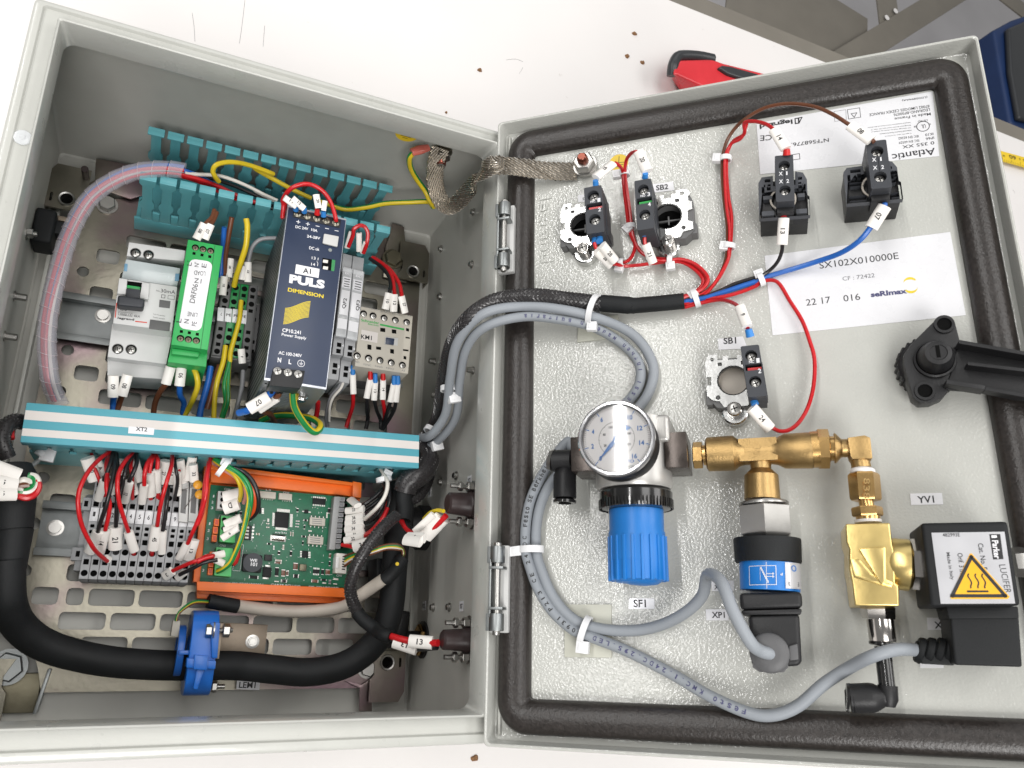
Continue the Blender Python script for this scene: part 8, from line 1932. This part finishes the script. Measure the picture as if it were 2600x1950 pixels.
rw_('black wire of the ten way connector behind sleeve 35', 'w_black', [(1500, 400, 70), (1520, 480, 74), (1480, 600, 76), (1420, 680, 72), (1345, 720, 66)], (1345, 705), (1195, 725), '35')
rw_('second black wire above sleeve 35', 'w_black', [(1520, 420, 66), (1440, 500, 66), (1360, 560, 64), (1300, 590, 60)], (1290, 580), (1232, 530), '', w_=6)
rw_('third black wire with a narrow sleeve at the top of the connector', 'w_black', [(1530, 480, 62), (1420, 570, 62), (1340, 620, 60)], (1340, 605), (1195, 625), '23', w_=5)
rw_('black wire arching into sleeve 34', 'w_black', [(1540, 420, 72), (1545, 540, 78), (1500, 660, 76), (1420, 740, 72), (1340, 765, 64)], (1340, 755), (1192, 775), '34')
rw_('upper red wire arching into sleeve 33', 'w_red', [(1535, 550, 74), (1510, 640, 78), (1450, 730, 76), (1390, 790, 70), (1345, 815, 62)], (1345, 810), (1200, 815), '33', w_=4.4)
rw_('middle red wire arching into sleeve 32', 'w_red', [(1530, 600, 78), (1490, 690, 80), (1430, 770, 78), (1350, 825, 66)], (1340, 825), (1185, 865), '32')
rw_('lower red wire arching behind sleeve 31', 'w_red', [(1540, 680, 66), (1500, 740, 66), (1420, 800, 64), (1350, 860, 60)], None, None, '')
t_ = rw_('red wire of sleeve 31 at the bottom of the connector', 'w_red', [(1260, 915, 62), (1220, 905, 58), (1165, 895, 52)], None, None, ''); sleeve(t_, '6', (1415, 870), (1260, 915), 76, 64, '31', 8.0, flip=True)
for k, (c_, dy, nm) in enumerate((('w_brown', 0, 'brown'), ('w_green', 22, 'green'), ('w_yellow', 45, 'yellow'), ('w_white', 62, 'white'), ('w_brown', 80, 'second brown'))):
    wire('thin %s wire from the white board connector to the beige cable' % nm, c_, [('6', 1190 - k, 985 + dy, 52), ('6', 1260, 960 + dy * .7, 60), ('6', 1400, 930 + dy * .5, 70), ('6', 1520, 895 + dy * .45, 76), ('6', 1620, 895 + dy * .5, 78), ('6', 1665 - dy * .2, 950, 76), ('6', 1655 - dy * .2, 1010, 74)], .8, B, group='thin wires of the white board connector')
bc_ = wire('beige round cable with black heat shrink end, right of the board', 'cable_beige', [('6', 1500, 1170, 74), ('6', 1400, 1240, 66), ('6', 1300, 1310, 58), ('6', 1180, 1390, 48), ('6', 1000, 1420, 40), ('6', 800, 1430, 36), ('6', 600, 1420, 36), ('6', 430, 1400, 38), ('6', 320, 1385, 42)], 4.2, B, 'cable', 'cable', n=18)
bc_.part('heat_shrink', MB('black_matte').tube(smooth_path([A('6', 1650, 1000, 74), A('6', 1600, 1080, 74), A('6', 1540, 1150, 74), A('6', 1490, 1178, 72)], 5), 4.7, 18), parent=bc_.o)
bc_.part('heat_shrink', MB('black_matte').tube(smooth_path([A('6', 325, 1388, 42), A('6', 220, 1370, 44), A('6', 90, 1345, 46)], 5), 4.6, 18), parent=bc_.o)
p = A('6', 1608, 1048, 80); bc_.part('yellow_dot', MB('tape_yellow').cyl(p - Vector((0, 0, 1)), p, 1.2), parent=bc_.o)
for k, c_ in enumerate(('w_green', 'w_yellow', 'w_brown')):
    wire('thin %s lead curving to the tan sensor plug' % ('green', 'yellow', 'brown')[k], c_, [('7', 1690, 325 + k * 5, 46), ('7', 1560, 322 + k * 8, 52), ('7', 1470, 375 + k * 6, 56), ('7', 1425 + k * 3, 430, 58), ('7', 1410 + k * 4, 480, 58)], .8, B, group='thin leads to the sensor plug')
tie('small white tie on the wire bundle above the circuit board', '6', (215, 270), (260, 300), 78, 6, 4, (235, 225), F=B, hs=(7, 6, 4))
tie('small white tie on the wires hanging right of the board', '6', (1500, 370), (1510, 430), 74, 4.5, 4, (1520, 335), F=B, hs=(7, 6, 4))
tie('grey clear tie under the left end of the striped duct', '5', (330, 640), (270, 710), 60, 2.5, 2.5, (385, 650), F=B, hs=(8, 8, 4))
single('tie_tail', 'clear tie tail slanting from the duct end to the boot', 'cable tie', MB('ferrule_grey').tube([A('5', 355, 655, 60), A('5', 240, 745, 60)], 1.4, 8, ry=.5, up=(0, 0, 1)))

# ---- black mesh sleeves inside the box
def msleeve(lab, pts, r_, turns, G=None):
    t_ = wire(lab, 'sleeve_mesh', pts, r_, B, 'braided_sleeve', 'cable sleeve', n=20, k=8, group=G); weave(t_, resample(t_.path, 2.2), r_ + .1, turns, 'filament', .4, 9); return t_
msleeve('fat black mesh sleeve folding down beside the right duct end', [('6', 1810, 130, 66), ('6', 1850, 210, 74), ('6', 1830, 290, 80), ('6', 1760, 350, 82), ('6', 1690, 400, 80), ('6', 1668, 470, 78)], 8.0, 5)
msleeve('second black mesh sleeve looping behind the fat one', [('6', 1850, 200, 50), ('6', 1860, 300, 52), ('6', 1840, 400, 56), ('6', 1780, 490, 58), ('6', 1700, 540, 58)], 4.6, 5)
msleeve('long black mesh sleeve curving over the orange carrier corner', [('6', 1600, 660, 92), ('6', 1510, 740, 96), ('6', 1430, 830, 98), ('6', 1350, 940, 98), ('6', 1280, 1060, 94), ('6', 1235, 1200, 88), ('6', 1240, 1320, 82), ('6', 1290, 1440, 78)], 3.9, 9)
wire('smooth black heat shrink running to the lower wall connector', 'black_matte', [('6', 1280, 1430, 78), ('6', 1340, 1500, 80), ('6', 1440, 1580, 86), ('8', 1180, 590, 96), ('8', 1240, 610, 100)], 4.4, B, 'heat_shrink_tube', 'heat shrink', n=18)
wire('smooth black heat shrink under the fat mesh sleeve', 'black_matte', [('6', 1665, 460, 79), ('6', 1660, 540, 80), ('6', 1665, 620, 82), ('6', 1655, 705, 84)], 5.4, B, 'heat_shrink_tube', 'heat shrink', n=18)
msleeve('black mesh sleeve curling round the left end of the striped duct', [('5', 180, 385, 78), ('5', 110, 380, 84), ('5', 40, 430, 90), ('5', 10, 520, 92), ('5', 30, 600, 92), ('5', 60, 670, 90)], 4.5, 5)
wire('red wire inside the curl at the left duct end', 'w_red', [('5', 190, 370, 66), ('5', 130, 410, 76), ('5', 95, 460, 84), ('5', 95, 520, 86)], 1.6, B)
for lab, c_, pts in (('outer red wire curving back at the left boot', 'w_red', ((135, 970), (215, 990), (280, 960), (308, 900), (296, 850))), ('green wire curving back at the left boot', 'w_green', ((140, 945), (210, 940), (265, 905), (282, 860), (262, 822), (225, 815))), ('white wire curving back at the left boot', 'w_white', ((140, 925), (200, 945), (275, 925), (302, 870), (285, 825), (240, 812))), ('short white wire at the left boot', 'w_white', ((130, 870), (190, 850), (235, 862), (245, 885))), ('brown wire at the left boot', 'w_brown', ((140, 900), (200, 892), (240, 890)))):
    wire(lab, c_, [('5', x, y, 106) for x, y in pts], 1.9, B, group='coloured wires curving back at the left boot')
for lab, q0, q1, s_ in (('uppermost large white sleeve at the left edge, unprinted', (-60, 735), (155, 815), ''), ('middle large white sleeve at the left edge, printed 35', (-60, 860), (138, 880), '35'), ('lowest large white sleeve at the left edge, printed 36', (-60, 960), (128, 958), '36')):
    p0, p1 = A('5', *q0, 116), A('5', *q1, 110); t_ = single('marker_sleeve', lab, 'marker sleeve', MB('sleeve').tube([p0, p1], 3.9, 14, ry=1.9, up=(0, 0, 1)))
    if s_: m = (p0 + p1) / 2 + Vector((-3.5, -1.2, 2.1)); text(t_, s_, m, m + Vector((4, -.3, 0)), 'ink', 2.6, parent=t_.o)
# ---- sleeves and wires at the two wall connectors
GW = 'marker sleeves at the upper wall connector'
wa = wire('red wire curving from the heat shrink to the upper wall connector', 'w_red', [('6', 1640, 700, 84), ('6', 1680, 760, 92), ('6', 1740, 805, 102), ('6', 1830, 800, 112), ('6', 1920, 740, 122), ('6', 2000, 660, 130)], 1.9, B, n=10)
wire('black wire beside it to the upper wall connector', 'w_black', [('6', 1660, 700, 84), ('6', 1700, 750, 94), ('6', 1780, 785, 106), ('6', 1880, 740, 118), ('6', 1980, 680, 128)], 1.5, B)
wire('yellow wire entering the upper wall connector', 'w_yellow', [('6', 1820, 690, 112), ('6', 1870, 640, 118), ('6', 1930, 618, 124), ('6', 1980, 625, 130)], 1.3, B)
for lab, q0, q1, s_, w_ in (('wide white sleeve nearest the upper wall connector', (1970, 680), (1830, 830), '', 10), ('white sleeve printed 28 under the wall connector', (1830, 840), (1690, 835), '28', 7), ('crumpled white sleeve under sleeve 28', (1800, 870), (1670, 850), '', 8), ('narrow white sleeve left of the wide one', (1900, 650), (1750, 790), '', 5), ('narrow white sleeve between the wide ones', (1940, 655), (1790, 800), '', 5)):
    p0, p1 = A('6', *q0, 126), A('6', *q1, 112); t_ = single('marker_sleeve', lab, 'marker sleeve', MB('sleeve').tube([p0, p1], w_ / 2, 14, ry=w_ * .25, up=(0, 0, 1)), group=GW)
    if s_: m = (p0 + p1) / 2 + Vector((-2, -1, w_ * .27)); text(t_, s_, m, m + Vector((3.4, 0, .3)), 'ink', 2.4, parent=t_.o)
t_ = wire('red wire running from the heat shrink into the lower wall connector', 'w_red', [('8', 1235, 600, 100), ('8', 1320, 625, 106), ('8', 1420, 645, 112), ('8', 1520, 655, 120), ('8', 1620, 655, 128)], 2.2, B, n=10); sleeve(t_, '8', (1390, 640), (1575, 655), 114, 124, '13', 8)
t_ = wire('black wire running beside it into the lower wall connector', 'w_black', [('8', 1240, 620, 100), ('8', 1340, 670, 104), ('8', 1450, 700, 110), ('8', 1610, 690, 126)], 1.8, B, n=10); sleeve(t_, '8', (1265, 645), (1450, 705), 102, 112, '13', 8, flip=True)
# ------------------------------------------------------------------ on and beyond the workbench
def chip(lab, x, y, r, seed):
    rs = random.Random(seed); p = A('s', x, y, 0)
    mb = MB('debris'); n = 9; lo, hi = [], []
    for k in range(n):
        a = 2 * math.pi * k / n; rr = r * rs.uniform(.6, 1.15); lo.append((p.x + rr * math.cos(a), p.y + rr * math.sin(a) * .8, -.6)); hi.append((p.x + rr * .7 * math.cos(a), p.y + rr * .7 * math.sin(a) * .8, r * rs.uniform(.2, .6)))
    mb.hexa(lo, hi); single('wood_chip', lab, 'debris', mb, group='brown chips lying on the workbench')
for lab, x, y, r in (('largest brown chip, below the hinge side of the enclosure', 1205, 1925, 4.2), ('small brown chip, topmost of three near the red tool', 1611, 86, 4.2), ('brown chip left of the three near the red tool', 1217, 178, 3.6), ('brown chip, middle one of three near the red tool', 1593, 142, 4.4), ('brown chip, lowest of three near the red tool', 1631, 158, 3.8), ('tiny dark crumb just above the enclosure rim', 1133, 285, 2.0)):
    chip(lab, x, y, r * .8, int(x))
for k, pts in enumerate(((('s', 488, 33), ('s', 493, 70), ('s', 495, 105)), (('s', 622, 0), ('s', 615, 60), ('s', 608, 110)), (('s', 672, 65), ('s', 668, 118)), (('s', 1285, 152), ('s', 1310, 150), ('s', 1328, 157)), (('s', 1328, 171), ('s', 1318, 188)), (('s', 2572, 482), ('s', 2577, 490)))):
    P_ = [A(*q, -.5) for q in pts]; single('scratch', ['long fine scratch left of the middle on the table top', 'longest fine scratch on the table top', 'short fine scratch right of the long ones', 'curved hair on the table above the door', 'short hair below the curved one', 'tiny hair on the table right of the door'][k], 'scratch', MB('ink_grey').tube(smooth_path(P_, 3), .13, 5))
# red hand tool lying behind the door
rt = Thing('utility_tool', 'red and black hand tool lying on the bench, half hidden by the door top', 'tool', A('d1', 1900, 600, 20))
HR_ = 34.0
q_ = [(1625, 505), (1660, 480), (1925, 473), (2010, 510), (2330, 590), (2500, 660), (2400, 900), (1750, 850), (1650, 690), (1600, 640)]
mb = MB('red_tool'); top = [A('d1', x, y, HR_) for x, y in q_]
cx_ = sum((p.x for p in top)) / len(top); cy_ = sum((p.y for p in top)) / len(top)
mb.hexa([(p.x, p.y, 3) for p in [A('d1', x, y, 3) for x, y in [(1600, 640), (1605, 560), (1660, 500), (1930, 490), (2010, 530), (2330, 610), (2500, 680), (2420, 940), (1780, 890), (1655, 720)]]][::1], [(p.x, p.y, HR_) for p in [A('d1', x, y, HR_) for x, y in [(1608, 600), (1622, 510), (1665, 485), (1925, 478), (2010, 512), (2330, 590), (2500, 660), (2420, 800), (1840, 690), (1640, 600)]]])
rt.part('body', mb, bevel=4, seg=4)
mb = MB('frame_black') if 'frame_black' in MATS else (mat('frame_black', (.03, .032, .035), .35) and MB('frame_black'))
mb.tube(smooth_path([A('d1', 1600, 610, HR_ - 8), A('d1', 1608, 530, HR_ - 4), A('d1', 1640, 462, HR_ - 4), A('d1', 1700, 448, HR_ - 4), A('d1', 1820, 455, HR_ - 4), A('d1', 1925, 476, HR_ - 4)], 5), 6.0, 14)
rt.part('rubber_edge', mb)
mb = MB('frame_black'); q2 = [A('d1', x, y, HR_ + 4) for x, y in [(1975, 540), (2005, 522), (2070, 530), (2290, 590), (2330, 640), (2200, 640), (2050, 590)]]; mb.prism([(p.x, p.y) for p in q2], HR_ - 3, HR_ + 4); rt.part('slide_button', mb, bevel=2.0, seg=3)
# measuring tape blade
tp = Thing('tape_measure', 'yellow tape measure blade with red numbers reaching in at the right edge', 'tape measure', A('s', 2580, 405, 0))
Hh = 6
q_ = [A('s', 2541, 383, Hh), A('s', 2640, 410, Hh), A('s', 2640, 436, Hh), A('s', 2547, 410, Hh)]
blade = tp.part('blade', MB('tape_yellow').prism([(p.x, p.y) for p in q_], Hh - .6, Hh))
mb = MB('ink')
for k in range(22):
    t = k / 21; p = q_[3].lerp(q_[2], t); q = q_[0].lerp(q_[1], t); d = (q - p); L_ = .22 if k % 5 else .42
    n = Vector((1, 0, 0)) * .25; e = p + d * L_
    mb.prism([(p.x - .25, p.y), (p.x + .25, p.y), (e.x + .25, e.y), (e.x - .25, e.y)], Hh, Hh + .1)
tp.part('tick_mark', mb, parent=blade, smooth=False, kind='stuff')
for s_, a, b, m_ in (('60', (2578, 397), (2561, 392), 'ink'), ('1', (2590, 402), (2588, 401), 'ink'), ('2', (2600, 405), (2596, 404), 'ink'), ('58', (2551, 394), (2545, 392), 'ink')):
    text(tp, s_, A('s', *a, Hh), A('s', *b, Hh), m_, 6.5 if s_ == '60' else 3.5, parent=blade)
# beyond the table edge: the dark apron, a stand with diagonal brace, a blue crate
ap = single('bench_apron', 'dark grey steel apron hanging below the far table edge', 'apron', MB('frame_grey').box(-800, 2600, TE + 1, TE + 26, -110, -3), base=(600, TE + 10, -110))
bt = Thing('steel_stand', 'grey painted steel stand with a diagonal perforated brace behind the workbench', 'stand', (1100, 1100, -800))
def beam(a, b, w_, t_=4, up=(0, 0, 1), m='frame_grey', name='bar', holes=None):
    a, b = Vector(a), Vector(b); d = (b - a).normalized(); u = Vector(up).cross(d).normalized(); v = d.cross(u)
    mb = MB(m); mb.X = Matrix.Translation(a) @ Matrix((d, u, v)).transposed().to_4x4(); L_ = (b - a).length
    if holes: plate_mesh(mb, [(0, -w_ / 2), (L_, -w_ / 2), (L_, w_ / 2), (0, w_ / 2)], [circ(h, 0, 12, 14) for h in holes], -t_ / 2, t_ / 2)
    else: mb.box(0, L_, -w_ / 2, w_ / 2, -t_ / 2, t_ / 2)
    bt.part(name, mb, bevel=.6)
def fl(x, y, h=-500): p = A('s', x, y, h); return (p.x, p.y, h)
beam(fl(2460, -40, -420), fl(2120, 170, -420), 62, name='brace', holes=None)
beam(fl(2245, -40, -425), fl(2262, 90, -425), 70, name='gusset')
for x_, y_ in ((2252, 45), (2274, 28)):
    p = Vector(fl(x_, y_, -417)); bt.part('bolt_hole', MB('white').cyl(p, p + Vector((0, 0, 1)), 7, n=16))
beam(fl(1850, -60, -440), fl(2200, 150, -440), 250, name='shelf_plate')
beam(fl(2500, -50, -400), fl(2640, 60, -400), 60, name='top_bar')
beam(fl(2130, 160, -460), fl(2140, 60, -460), 60, name='post')
cr = Thing('tool_crate', 'dark blue plastic tool crate standing behind the bench at the right', 'crate', fl(2580, 200, -300))
for pk_, z1, z0, m_, nm in (([(2524, 75), (2570, 50), (2660, 20), (2660, 360), (2600, 340), (2565, 310), (2545, 200)], -300, -420, 'crate_blue', 'body'), ([(2562, 70), (2680, 20), (2680, 320), (2590, 300), (2568, 180)], -285, -300, 'frame_black', 'black_inside')):  # second piece: black slab laid on the crate as its dark inside
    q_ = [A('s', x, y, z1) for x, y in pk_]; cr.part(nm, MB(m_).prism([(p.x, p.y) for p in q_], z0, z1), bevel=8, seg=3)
wh = Thing('castor_wheel', 'black wheel with cream hub between the door edge and the blue crate', 'wheel', fl(2515, 165, -500))
p = Vector(fl(2518, 170, -480)); wh.part('tyre', MB('frame_black').lathe(p, (.6, .6, .5), [(-14, 40), (-8, 48), (8, 48), (14, 40)], 30)); wh.part('hub', MB('cable_beige').lathe(p, (.6, .6, .5), [(14, 22), (22, 18)], 24))
